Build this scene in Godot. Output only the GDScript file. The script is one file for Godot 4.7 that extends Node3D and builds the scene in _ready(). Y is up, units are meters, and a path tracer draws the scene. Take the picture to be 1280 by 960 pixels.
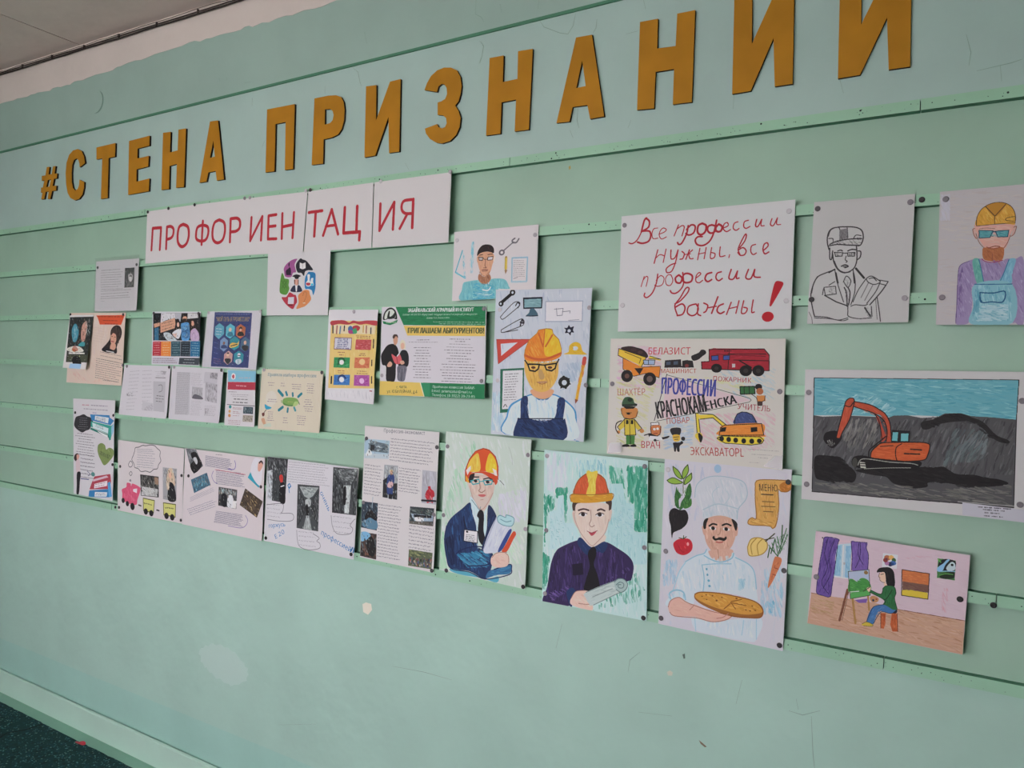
extends Node3D
# A school corridor wall with pinned drawings. Wall coordinates are millimetres from the point
# opposite the camera (x to the right, y up); the wall surface is the plane z = 0.

const EYE := 1.575
var taken := {}
var img: Image
var res := 2.0
var rng := RandomNumberGenerator.new()
var font_sans: SystemFont
var font_serif: SystemFont
var mats := {}

func _ready() -> void:
	rng.seed = 7
	# ---- camera
	var cam := Camera3D.new()
	cam.name = "camera"
	cam.fov = 53.3843
	cam.near = 0.05
	cam.transform = Transform3D(Basis(Vector3(0.852365, 0.034864, -0.521784), Vector3(-0.033899, 0.999360, 0.011399), Vector3(0.521847, 0.007972, 0.853002)), Vector3(0, EYE, 1.8606))
	add_child(cam)
	cam.current = true
	# ---- overcast sky and exposure
	var pm := ProceduralSkyMaterial.new()
	pm.sky_top_color = Color(0.80, 0.765, 0.80)
	pm.sky_horizon_color = Color(0.86, 0.82, 0.84)
	pm.ground_bottom_color = Color(0.72, 0.69, 0.70)
	pm.ground_horizon_color = Color(0.76, 0.73, 0.74)
	pm.sky_energy_multiplier = 3.25
	pm.ground_energy_multiplier = 3.25
	var sky := Sky.new()
	sky.sky_material = pm
	var env := Environment.new()
	env.background_mode = Environment.BG_SKY
	env.sky = sky
	env.ambient_light_source = Environment.AMBIENT_SOURCE_DISABLED
	env.tonemap_mode = Environment.TONE_MAPPER_LINEAR
	env.tonemap_exposure = 1.0
	env.sdfgi_enabled = true
	env.ssao_enabled = true
	env.ssil_enabled = true
	var we := WorldEnvironment.new()
	we.name = "world_environment"
	we.environment = env
	add_child(we)
	font_sans = SystemFont.new()
	font_sans.font_names = PackedStringArray(["Droid Sans"])
	font_serif = SystemFont.new()
	font_serif.font_names = PackedStringArray(["Droid Serif"])
	make_materials()
	build_room()
	build_battens()
	build_letters()
	build_sheets()
	build_pins()
	build_small_things()

# ------------------------------------------------------------------ helpers
func numbered(called: String) -> String:
	if not taken.has(called):
		taken[called] = 0
		return called
	taken[called] += 1
	return "%s_%03d" % [called, taken[called]]

func tag(o: Node, label: String, category: String, group := "") -> void:
	o.set_meta("label", label)
	o.set_meta("category", category)
	if group != "":
		o.set_meta("group", group)

# colour as it reads under the room's light -> base colour
func ink(h: String) -> Color:
	var c := Color(h).srgb_to_linear()
	return Color(minf(c.r / 0.497 * 0.8, 0.93), minf(c.g / 0.462 * 0.8, 0.93), minf(c.b / 0.485 * 0.8, 0.93)).linear_to_srgb()

func wall(x: float, y: float, z: float) -> Vector3:
	return Vector3(x / 1000.0, y / 1000.0 + EYE, z / 1000.0)

func mat(c: Color, rough := 0.8, spec := 0.5) -> StandardMaterial3D:
	var m := StandardMaterial3D.new()
	m.albedo_color = c
	m.roughness = rough
	m.metallic_specular = spec
	return m

func noise_tex(size: int, freq: float, octaves: int, lo: float, hi: float, sd: int) -> ImageTexture:
	var n := FastNoiseLite.new()
	n.seed = sd
	n.frequency = freq
	n.fractal_octaves = octaves
	var src := n.get_seamless_image(size, size)
	src.convert(Image.FORMAT_L8)
	var d := src.get_data()
	for i in d.size():
		d[i] = int(255.0 * lerpf(lo, hi, d[i] / 255.0))
	var out := Image.create_from_data(size, size, false, Image.FORMAT_L8, d)
	out.convert(Image.FORMAT_RGB8)
	return ImageTexture.create_from_image(out)

func bump_tex(size: int, freq: float, octaves: int, strength: float, sd: int) -> ImageTexture:
	var n := FastNoiseLite.new()
	n.seed = sd
	n.frequency = freq
	n.fractal_octaves = octaves
	var src := n.get_seamless_image(size, size)
	src.convert(Image.FORMAT_RGBA8)
	src.bump_map_to_normal_map(strength)
	return ImageTexture.create_from_image(src)

func make_materials() -> void:
	var mottle := noise_tex(256, 0.012, 5, 0.955, 1.0, 3)
	var bump := bump_tex(256, 0.03, 4, 3.0, 5)
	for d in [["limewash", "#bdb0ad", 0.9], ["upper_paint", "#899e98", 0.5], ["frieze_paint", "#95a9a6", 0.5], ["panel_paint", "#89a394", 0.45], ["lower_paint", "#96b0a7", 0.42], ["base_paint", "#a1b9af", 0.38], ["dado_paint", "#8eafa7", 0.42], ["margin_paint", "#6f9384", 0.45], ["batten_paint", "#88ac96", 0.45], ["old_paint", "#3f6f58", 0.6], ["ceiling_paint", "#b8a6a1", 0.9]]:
		var m := mat(ink(d[1]), d[2])
		m.albedo_texture = mottle
		m.uv1_triplanar = true
		m.uv1_world_triplanar = true
		m.uv1_scale = Vector3(0.7, 0.7, 0.7)
		m.normal_enabled = true
		m.normal_texture = bump
		m.normal_scale = 0.18
		mats[d[0]] = m
	mats["ochre"] = mat(ink("#a46f1e"), 0.6, 0.3)
	mats["ochre"].albedo_texture = noise_tex(128, 0.02, 4, 0.9, 1.0, 9)
	mats["ochre"].uv1_triplanar = true
	mats["ochre"].uv1_world_triplanar = true
	mats["ochre"].uv1_scale = Vector3(2, 2, 2)
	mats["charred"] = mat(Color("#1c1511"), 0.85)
	mats["cable"] = mat(Color("#3a322e"), 0.6)
	mats["hole"] = mat(Color("#23332b"), 0.9)
	mats["crack"] = mat(ink("#71877e"), 0.9)
	mats["frame"] = mat(Color("#d8d8d4"), 0.5)
	mats["scrap"] = mat(ink("#a82434"), 0.6)
	mats["floor_crack"] = mat(Color("#10171a"), 0.9)
	var pane := mat(Color(0.9, 0.95, 0.95, 0.06), 0.03)
	pane.transparency = BaseMaterial3D.TRANSPARENCY_ALPHA
	mats["pane"] = pane
	var film := mat(Color(0.95, 0.95, 0.96, 0.02), 0.08)
	film.transparency = BaseMaterial3D.TRANSPARENCY_ALPHA
	mats["film"] = film
	var tape := mat(Color(0.85, 0.85, 0.86, 0.4), 0.25)
	tape.transparency = BaseMaterial3D.TRANSPARENCY_ALPHA
	mats["tape"] = tape
	# dark green terrazzo floor
	var fi := Image.create(1024, 1024, false, Image.FORMAT_RGB8)
	fi.fill(Color("#1b3638"))
	var tones := [Color("#132527"), Color("#213c3a"), Color("#254048"), Color("#182b2b"), Color("#1c3640")]
	for i in 5000:
		fi.fill_rect(Rect2i(rng.randi() % 1020, rng.randi() % 1020, 2 + rng.randi() % 14, 2 + rng.randi() % 14), tones[rng.randi() % 5])
	var chips := [Color("#5c7377"), Color("#7d9294"), Color("#4a6266"), Color("#8f8f86")]
	for i in 5200:
		fi.fill_rect(Rect2i(rng.randi() % 1014, rng.randi() % 1014, 2 + rng.randi() % 6, 2 + rng.randi() % 5), chips[rng.randi() % 4])
	var fm := mat(Color(0.78, 1.0, 1.0), 0.6, 0.3)
	fm.albedo_texture = ImageTexture.create_from_image(fi)
	fm.uv1_triplanar = true
	fm.uv1_world_triplanar = true
	fm.uv1_scale = Vector3(0.9, 0.9, 0.9)
	mats["terrazzo"] = fm
	mats["pins"] = [mat(Color("#1a181a"), 0.35), mat(Color("#4a474b"), 0.35), mat(Color("#878389"), 0.35), mat(Color("#b4b0b6"), 0.3), mat(Color("#d8d6da"), 0.25)]

func mesh_node(called: String, mesh: Mesh, m: Material, parent: Node) -> MeshInstance3D:
	var o := MeshInstance3D.new()
	o.name = called
	o.mesh = mesh
	o.material_override = m
	parent.add_child(o, true)
	return o

func box_part(called: String, a: Vector3, b: Vector3, m: Material, parent: Node) -> MeshInstance3D:
	var bm := BoxMesh.new()
	bm.size = b - a
	var o := mesh_node(called, bm, m, parent)
	o.position = (a + b) / 2.0 - (parent.position if parent != self else Vector3.ZERO)
	return o

func structure(called: String) -> Node3D:
	var o := Node3D.new()
	o.name = called
	add_child(o)
	o.set_meta("kind", "structure")
	return o

func poly_of(a: Array) -> PackedVector2Array:
	var p := PackedVector2Array()
	for i in range(0, a.size() - 1, 2):
		p.append(Vector2(a[i], a[i + 1]))
	return p

# flat polygon (mm, y up) extruded from z0 to z1; with_face / with_edge pick the pieces
func slab(outer: PackedVector2Array, hole: PackedVector2Array, z0: float, z1: float, with_face := true, with_edge := true) -> ArrayMesh:
	var st := SurfaceTool.new()
	st.begin(Mesh.PRIMITIVE_TRIANGLES)
	var face := PackedVector2Array(outer)
	if Geometry2D.is_polygon_clockwise(face):
		face.reverse()
	var inner := PackedVector2Array(hole)
	if hole.size() > 0:
		if not Geometry2D.is_polygon_clockwise(inner):
			inner.reverse()
		var bi := 0
		var bj := 0
		var best := 1e9
		for i in face.size():
			for j in inner.size():
				var dd := face[i].distance_to(inner[j])
				if dd < best:
					best = dd
					bi = i
					bj = j
		var off := (inner[bj] - face[bi]).orthogonal().normalized() * 0.02
		var key := PackedVector2Array()
		for i in bi + 1:
			key.append(face[i])
		for j in inner.size():
			key.append(inner[(bj + j) % inner.size()])
		key.append(inner[bj] + off)
		key.append(face[bi] + off)
		for i in range(bi + 1, face.size()):
			key.append(face[i])
		if Geometry2D.triangulate_polygon(key).size() == 0:
			key = PackedVector2Array()
			for i in bi + 1:
				key.append(face[i])
			for j in inner.size():
				key.append(inner[(bj + j) % inner.size()])
			key.append(inner[bj] - off)
			key.append(face[bi] - off)
			for i in range(bi + 1, face.size()):
				key.append(face[i])
		face = key
	st.set_smooth_group(-1)
	if with_face:
		var ix := Geometry2D.triangulate_polygon(face)
		if ix.size() == 0:
			print("triangulation failed")
		for k in range(0, ix.size(), 3):
			var a := face[ix[k]]
			var b := face[ix[k + 1]]
			var c := face[ix[k + 2]]
			if (b - a).cross(c - a) > 0.0:
				var t := b
				b = c
				c = t
			for p: Vector2 in [a, b, c]:
				st.add_vertex(Vector3(p.x, p.y, z1) / 1000.0)
			for p: Vector2 in [a, c, b]:
				st.add_vertex(Vector3(p.x, p.y, z0) / 1000.0)
	if with_edge:
		var loops: Array = [PackedVector2Array(outer), inner]
		if Geometry2D.is_polygon_clockwise(loops[0]):
			loops[0].reverse()
		for lp: PackedVector2Array in loops:
			for i in lp.size():
				var a := lp[i]
				var b := lp[(i + 1) % lp.size()]
				var p0 := Vector3(a.x, a.y, z0) / 1000.0
				var p1 := Vector3(b.x, b.y, z0) / 1000.0
				var p2 := Vector3(b.x, b.y, z1) / 1000.0
				var p3 := Vector3(a.x, a.y, z1) / 1000.0
				for p: Vector3 in [p0, p2, p1, p0, p3, p2]:
					st.add_vertex(p)
	st.generate_normals()
	return st.commit()

func tube(pts: PackedVector3Array, r: float, sides := 6) -> ArrayMesh:
	var st := SurfaceTool.new()
	st.begin(Mesh.PRIMITIVE_TRIANGLES)
	for i in pts.size():
		var d := (pts[mini(i + 1, pts.size() - 1)] - pts[maxi(i - 1, 0)]).normalized()
		var s := d.cross(Vector3.FORWARD).normalized()
		var u := s.cross(d).normalized()
		for k in sides:
			var a := TAU * k / sides
			st.add_vertex(pts[i] + (s * cos(a) + u * sin(a)) * r)
	for i in pts.size() - 1:
		for k in sides:
			var a := i * sides + k
			var b := i * sides + (k + 1) % sides
			for q in [a, b, a + sides, b, b + sides, a + sides]:
				st.add_index(q)
	st.generate_normals()
	return st.commit()

# ------------------------------------------------------------------ room
func build_room() -> void:
	var x0 := -7.5
	var x1 := 2.6
	var zf := 3.5
	var top := 3.06
	var w := structure("wall_back")
	var band := func(called: String, ya: float, yb: float, m: String) -> void:
		box_part(called, Vector3(x0, ya / 1000.0 + EYE, -0.2), Vector3(x1, yb / 1000.0 + EYE, 0.0), mats[m], w)
	band.call("lower_wall", -1335.0, -592.0, "lower_paint")
	band.call("dado_strip", -1575.0, -1335.0, "dado_paint")
	band.call("panel", -592.0, 614.0, "panel_paint")
	band.call("frieze", 614.0, 1012.0, "frieze_paint")
	band.call("upper_wall", 1012.0, 1500.0, "upper_paint")
	# limewashed strip under the ceiling, with its ragged lower edge
	var lime := PackedVector2Array()
	lime.append(Vector2(x0 * 1000.0, 1490))
	var xx := x0 * 1000.0
	while xx < x1 * 1000.0:
		lime.append(Vector2(xx, 1247.0 + rng.randf_range(-5.0, 5.0) + 7.0 * sin(xx * 0.004)))
		xx += rng.randf_range(18.0, 60.0)
	lime.append(Vector2(x1 * 1000.0, 1247))
	lime.append(Vector2(x1 * 1000.0, 1490))
	var lm := mesh_node("limewash_strip", slab(lime, PackedVector2Array(), 0.0, 1.2), mats["limewash"], w)
	lm.position.y = EYE
	# painted-over round junction cover
	var disc := PackedVector2Array()
	for i in 28:
		disc.append(Vector2(-3284.0 + 50.0 * cos(TAU * i / 28.0), 1126.0 + 48.0 * sin(TAU * i / 28.0)))
	var jc := mesh_node("junction_cover", slab(disc, PackedVector2Array(), -1.0, 5.0), mats["upper_paint"], w)
	jc.position.y = EYE
	# hairline cracks in the plaster
	for c in [
		[-1311.5, 1073.7, -1289.5, 1060.1, -1278.2, 1043],
		[-1224.2, 1083.6, -1217.6, 1059],
		[-1087.7, 1005.3, -1074.1, 985.6, -1022.4, 958.2, -997.2, 950.3, -982.6, 969.2, -975.9, 1000.5],
		[-910.5, 972.8, -912.5, 949.1, -921, 937.4],
		[-1291.6, 989.9, -1276.7, 973.5, -1281.2, 943.8, -1290.9, 922.2],
		[-778.3, 993.6, -771.8, 968.9],
		[-824.4, 914.9, -790.8, 915.9],
		[-980.5, 684.6, -970.3, 661.3],
		[-958.3, 741.3, -960, 708.9, -953.1, 686.2],
		[-801.4, 685.7, -809.1, 665.9],
		[-1093.4, 1065.4, -1095.6, 1040.6],
		[-1309.6, 1114.6, -1309.3, 1073.2],
		[-1794.3, 1001.8, -1771.5, 984.5, -1761.2, 950.1, -1754.5, 935.9],
		[-1919.8, 963.9, -1918.6, 936.7],
		[-1286.6, 988.9, -1276.6, 969.4, -1281.2, 943.8, -1287.4, 924.5],
		[-1749.2, 1110.7, -1736.1, 1069.1],
		[-1559.8, 662, -1542.7, 638.2],
		[-2332.8, 1044.7, -2300, 1042.8],
		[-2224.4, 797, -2209.7, 820.2],
		[-2284.2, 982.1, -2285, 953.3],
		[-48.9, 756, -39, 715.6, -41.9, 688.6],
		[14.2, 678.4, 17.6, 645.4],
		[-27.3, 675, 32.3, 680.4, 52.3, 684.7],
		[-294.4, 705.2, -285.4, 671],
		[-533.7, 705.4, -534.5, 673.6],
		[-2475.2, 1087.9, -2468.8, 1075.5],
		[-2432.7, 1084.2, -2429.9, 1072.5],
		[-2900.9, 1033, -2890.7, 1015.3],
		[-1543.8, -917.9, -1417.3, -907.5, -1311.9, -907],
		[-754.1, -754, -749.8, -721.7, -723.2, -695],
		[-951.2, -667.8, -967, -737.1],
		[-2046.1, -1238, -1864, -1186.5],
		[-462.2, -705.6, -474.3, -766.6],
		[-722.7, -850.3, -632, -836.9],
		[-353.1, -751.4, -321.8, -753.4, -284.9, -733.8],
		[-337.4, -719.6, -331.7, -743.4],
		[-303, -751, -296.1, -838.9, -291.8, -867.5]
	]:
		var p := poly_of(c)
		var left := PackedVector2Array()
		var right := PackedVector2Array()
		for i in p.size():
			var d := (p[mini(i + 1, p.size() - 1)] - p[maxi(i - 1, 0)]).normalized().orthogonal()
			var hw := 0.7 if i > 0 and i < p.size() - 1 else 0.3
			left.append(p[i] + d * hw)
			right.append(p[i] - d * hw)
		right.reverse()
		left.append_array(right)
		var ck := mesh_node("crack", slab(left, PackedVector2Array(), 0.0, 0.25), mats["crack"], w)
		ck.position.y = EYE
	# chips and a filled patch
	for c in [
		["paint_chip", "#c9c0b4", [-1675.4, -746.8, -1660.3, -738.8, -1638.1, -739.9, -1633.9, -758.4, -1650.1, -776.9, -1670.8, -771.8]],
		["paint_chip", "#b0aca0", [-649.7, -729.8, -641.5, -723.8, -634, -727.2, -635.8, -735.7, -646.2, -738.1]],
		["paint_chip", "#4a5a52", [-611, -676.6, -604.9, -673.3, -603.5, -685, -607.5, -686.9]],
		["paint_chip", "#6a5a48", [-561.6, -878, -551.3, -883.1, -541.1, -889.1, -546, -891.5, -556.2, -886.4]],
		["paint_chip", "#a08a4a", [-980.8, 584.4, -975.3, 586.6, -973.8, 578.7, -978.6, 574.9]],
		["filler_patch", "#9db1ab", [-2483.1, -1070.7, -2471.8, -1059.9, -2463, -1060.6, -2450.8, -1045.5, -2434.4, -1045.8, -2414.9, -1030.4, -2388.9, -1032.4, -2366.5, -1023.9, -2343.6, -1030.1, -2321.4, -1026.4, -2298.6, -1036.6, -2283.3, -1034.7, -2259.5, -1050.7, -2253.7, -1057.4, -2231.8, -1063.4, -2224.7, -1076.3, -2209.5, -1078.3, -2213.2, -1091.8, -2205.3, -1100, -2217.5, -1114.5, -2212.7, -1123.5, -2239.1, -1134.8, -2254.8, -1148, -2281.9, -1154.5, -2300.7, -1165.3, -2309.4, -1158.2, -2337.3, -1160.5, -2360.4, -1150, -2382.9, -1156.4, -2406.7, -1139.5, -2418, -1142.9, -2441, -1125.6, -2447.7, -1131.7, -2463.3, -1113.7, -2475, -1114.4, -2474.4, -1091.5, -2488.3, -1087]]
	]:
		var ch := mesh_node(c[0], slab(poly_of(c[2]), PackedVector2Array(), 0.0, 0.08), mat(ink(c[1]), 0.6), w)
		ch.position.y = EYE
	# skirting and the painted margin of the floor
	var sk := structure("baseboard_back")
	var prof := PackedVector2Array([Vector2(20, -1575), Vector2(20, -1480), Vector2(18, -1475), Vector2(10, -1473), Vector2(10, -1560), Vector2(0, -1560)])
	var st := SurfaceTool.new()
	st.begin(Mesh.PRIMITIVE_TRIANGLES)
	st.set_smooth_group(-1)
	for i in prof.size() - 1:
		var a := prof[i]
		var b := prof[i + 1]
		var q := [Vector3(x0, a.y / 1000.0 + EYE, a.x / 1000.0), Vector3(x1, a.y / 1000.0 + EYE, a.x / 1000.0), Vector3(x1, b.y / 1000.0 + EYE, b.x / 1000.0), Vector3(x0, b.y / 1000.0 + EYE, b.x / 1000.0)]
		for k in [0, 2, 1, 0, 3, 2]:
			st.add_vertex(q[k])
	st.generate_normals()
	mesh_node("skirting_board", st.commit(), mats["base_paint"], sk)
	var fl := structure("floor")
	box_part("terrazzo", Vector3(x0, -0.2, -0.2), Vector3(x1, 0.0, zf + 0.2), mats["terrazzo"], fl)
	var margin := PackedVector2Array([Vector2(x0 * 1000.0, 10)])
	margin.append(Vector2(x1 * 1000.0, 10))
	xx = x1 * 1000.0
	while xx > x0 * 1000.0:
		margin.append(Vector2(xx, 71.0 + rng.randf_range(-2.5, 2.5)))
		xx -= rng.randf_range(15.0, 70.0)
	margin.append(Vector2(x0 * 1000.0, 71))
	var mg := mesh_node("painted_margin", slab(margin, PackedVector2Array(), 0.0, 0.8), mats["margin_paint"], fl)
	mg.rotation.x = PI / 2.0
	mg.position.y = 0.0008
	var fc := PackedVector2Array([Vector2(-3620, 330), Vector2(-3500, 262), Vector2(-3440, 240), Vector2(-3460, 200), Vector2(-3430, 150), Vector2(-3425, 78), Vector2(-3418, 78), Vector2(-3422, 152), Vector2(-3452, 202), Vector2(-3430, 244), Vector2(-3496, 268), Vector2(-3618, 337)])
	var fcm := mesh_node("crack", slab(fc, PackedVector2Array(), 0.0, 0.5), mats["floor_crack"], fl)
	fcm.rotation.x = PI / 2.0
	fcm.position.y = 0.0005
	# ceiling slabs, joint across the corridor
	var ce := structure("ceiling")
	for seg in [[x0, -3.428], [-3.420, x1]]:
		var cb := BoxMesh.new()
		cb.size = Vector3(seg[1] - seg[0], 0.2, zf + 0.4)
		var co := mesh_node("ceiling_slab", cb, mats["ceiling_paint"], ce)
		co.position = Vector3((seg[0] + seg[1]) / 2.0, 0, zf / 2.0)
	box_part("slab_joint", Vector3(-3.43, 0.02, -0.2), Vector3(-3.418, 0.1, zf + 0.2), mats["ceiling_paint"], ce)
	ce.position = Vector3(0, EYE + 1.4 + 0.1 - 0.0753, 0)
	ce.rotation.z = -0.0215
	# end walls and the window wall behind the camera
	var wl := structure("wall_left")
	box_part("plaster", Vector3(x0 - 0.2, 0, -0.2), Vector3(x0, top + 0.3, zf + 0.2), mats["lower_paint"], wl)
	var wr := structure("wall_right")
	box_part("plaster", Vector3(x1, 0, -0.2), Vector3(x1 + 0.2, top + 0.3, zf + 0.2), mats["lower_paint"], wr)
	var wf := structure("wall_front")
	var sill := 0.7
	var head := 2.45
	box_part("parapet", Vector3(x0, 0, zf), Vector3(x1, sill, zf + 0.2), mats["lower_paint"], wf)
	box_part("lintel", Vector3(x0, head, zf), Vector3(x1, top + 0.3, zf + 0.2), mats["limewash"], wf)
	var spans := [[-3.8, -2.3], [-1.9, -0.4]]
	var edge := x0
	for s in spans:
		box_part("pier", Vector3(edge, sill, zf), Vector3(s[0], head, zf + 0.2), mats["lower_paint"], wf)
		edge = s[1]
	box_part("pier", Vector3(edge, sill, zf), Vector3(x1, head, zf + 0.2), mats["lower_paint"], wf)
	var n := 1
	for s in spans:
		var wn := structure("window_%d" % n)
		n += 1
		var a: float = s[0]
		var b: float = s[1]
		for v in [[a, a + 0.06], [(a + b) / 2.0 - 0.04, (a + b) / 2.0 + 0.04], [b - 0.06, b]]:
			box_part("frame_post", Vector3(v[0], sill, zf + 0.08), Vector3(v[1], head, zf + 0.14), mats["frame"], wn)
		for v in [[sill, sill + 0.06], [head - 0.06, head]]:
			box_part("frame_rail", Vector3(a, v[0], zf + 0.08), Vector3(b, v[1], zf + 0.14), mats["frame"], wn)
		box_part("pane", Vector3(a + 0.06, sill + 0.06, zf + 0.105), Vector3((a + b) / 2.0 - 0.04, head - 0.06, zf + 0.109), mats["pane"], wn)
		box_part("pane", Vector3((a + b) / 2.0 + 0.04, sill + 0.06, zf + 0.105), Vector3(b - 0.06, head - 0.06, zf + 0.109), mats["pane"], wn)
		box_part("window_sill", Vector3(a - 0.05, sill - 0.03, zf - 0.15), Vector3(b + 0.05, sill, zf + 0.08), mats["frame"], wn)

func build_battens() -> void:
	var ends := [-7500.0, -5200.0, -2950.0, -1020.0, -128.0, 2600.0]
	var rows := [[602, 626, 1], [397, 421, 2], [189, 212, 3], [-17, 6, 4], [-224, -201, 5], [-430, -407, 6], [-605, -580, 7]]
	var hole_mesh := CylinderMesh.new()
	for r in rows:
		var t := structure("trim_%d" % r[2])
		var joints := [-7500.0]
		for i in range(1, ends.size() - 1):
			joints.append(ends[i] + (0.0 if r[2] == 1 and i == 4 else (128.0 + 44.0 if r[2] == 6 and i == 4 else rng.randf_range(-250, 250) * (1.0 if i != 4 else 0.2))))
		joints.append(2600.0)
		for i in joints.size() - 1:
			var a: float = joints[i] + 1.0
			var b: float = joints[i + 1] - 1.0
			var o := mesh_node("batten", slab(PackedVector2Array([Vector2(a, r[0]), Vector2(b, r[0]), Vector2(b, r[1]), Vector2(a, r[1])]), PackedVector2Array(), 0.0, 20.0, true, false), mats["batten_paint"], t)
			o.position.y = EYE
			var e := mesh_node("batten_edge", slab(PackedVector2Array([Vector2(a, r[0]), Vector2(b, r[0]), Vector2(b, r[1]), Vector2(a, r[1])]), PackedVector2Array(), 0.0, 20.0, false, true), mats["old_paint"], t)  # batten sides in a darker green than the front face
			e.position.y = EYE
		# old pin holes
		var st := SurfaceTool.new()
		st.begin(Mesh.PRIMITIVE_TRIANGLES)
		for k in 240:
			var hx := rng.randf_range(-4200, 600)
			var hy := rng.randf_range(r[0] + 4.0, r[1] - 4.0)
			var rad := rng.randf_range(0.5, 1.3) if rng.randf() < 0.93 else 2.4
			for s in 6:
				var p0 := Vector3(hx, hy, 20.15)
				var p1 := Vector3(hx + rad * cos(TAU * s / 6.0), hy + rad * sin(TAU * s / 6.0), 20.15)
				var p2 := Vector3(hx + rad * cos(TAU * (s + 1) / 6.0), hy + rad * sin(TAU * (s + 1) / 6.0), 20.15)
				for p in [p0, p2, p1]:
					st.add_vertex(p / 1000.0)
		st.generate_normals()
		var h := mesh_node("pin_holes", st.commit(), mats["hole"], t)
		h.position.y = EYE
		h.set_meta("kind", "stuff")
	# narrow dark moulding above the letters
	var m := structure("trim_8")
	box_part("moulding", wall(-7500, 1006, 0), wall(2600, 1014, 6), mats["old_paint"], m)

# ------------------------------------------------------------------ title letters
func letter(label: String, at: Vector2, outer: Array, hole: Array, breve: bool) -> void:
	var o := Node3D.new()
	o.name = numbered("title_letter")
	add_child(o)
	o.position = wall(at.x, at.y, 0)
	tag(o, label, "letter", "ochre letters of the wall title")
	var po := poly_of(outer)
	var ph := poly_of(hole)
	mesh_node("face", slab(po, ph, 2.0, 8.0, true, false), mats["ochre"], o)
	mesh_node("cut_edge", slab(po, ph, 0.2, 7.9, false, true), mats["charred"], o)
	if breve:
		var b := PackedVector2Array()
		for i in 13:
			var a := PI + PI * i / 12.0
			b.append(Vector2(45.0 * cos(a), 285.0 + 38.0 * sin(a)))
		for i in 13:
			var a := TAU - PI * i / 12.0
			b.append(Vector2(22.0 * cos(a), 285.0 + 14.0 * sin(a)))
		mesh_node("breve", slab(b, PackedVector2Array(), 2.0, 8.0), mats["ochre"], o)

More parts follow.
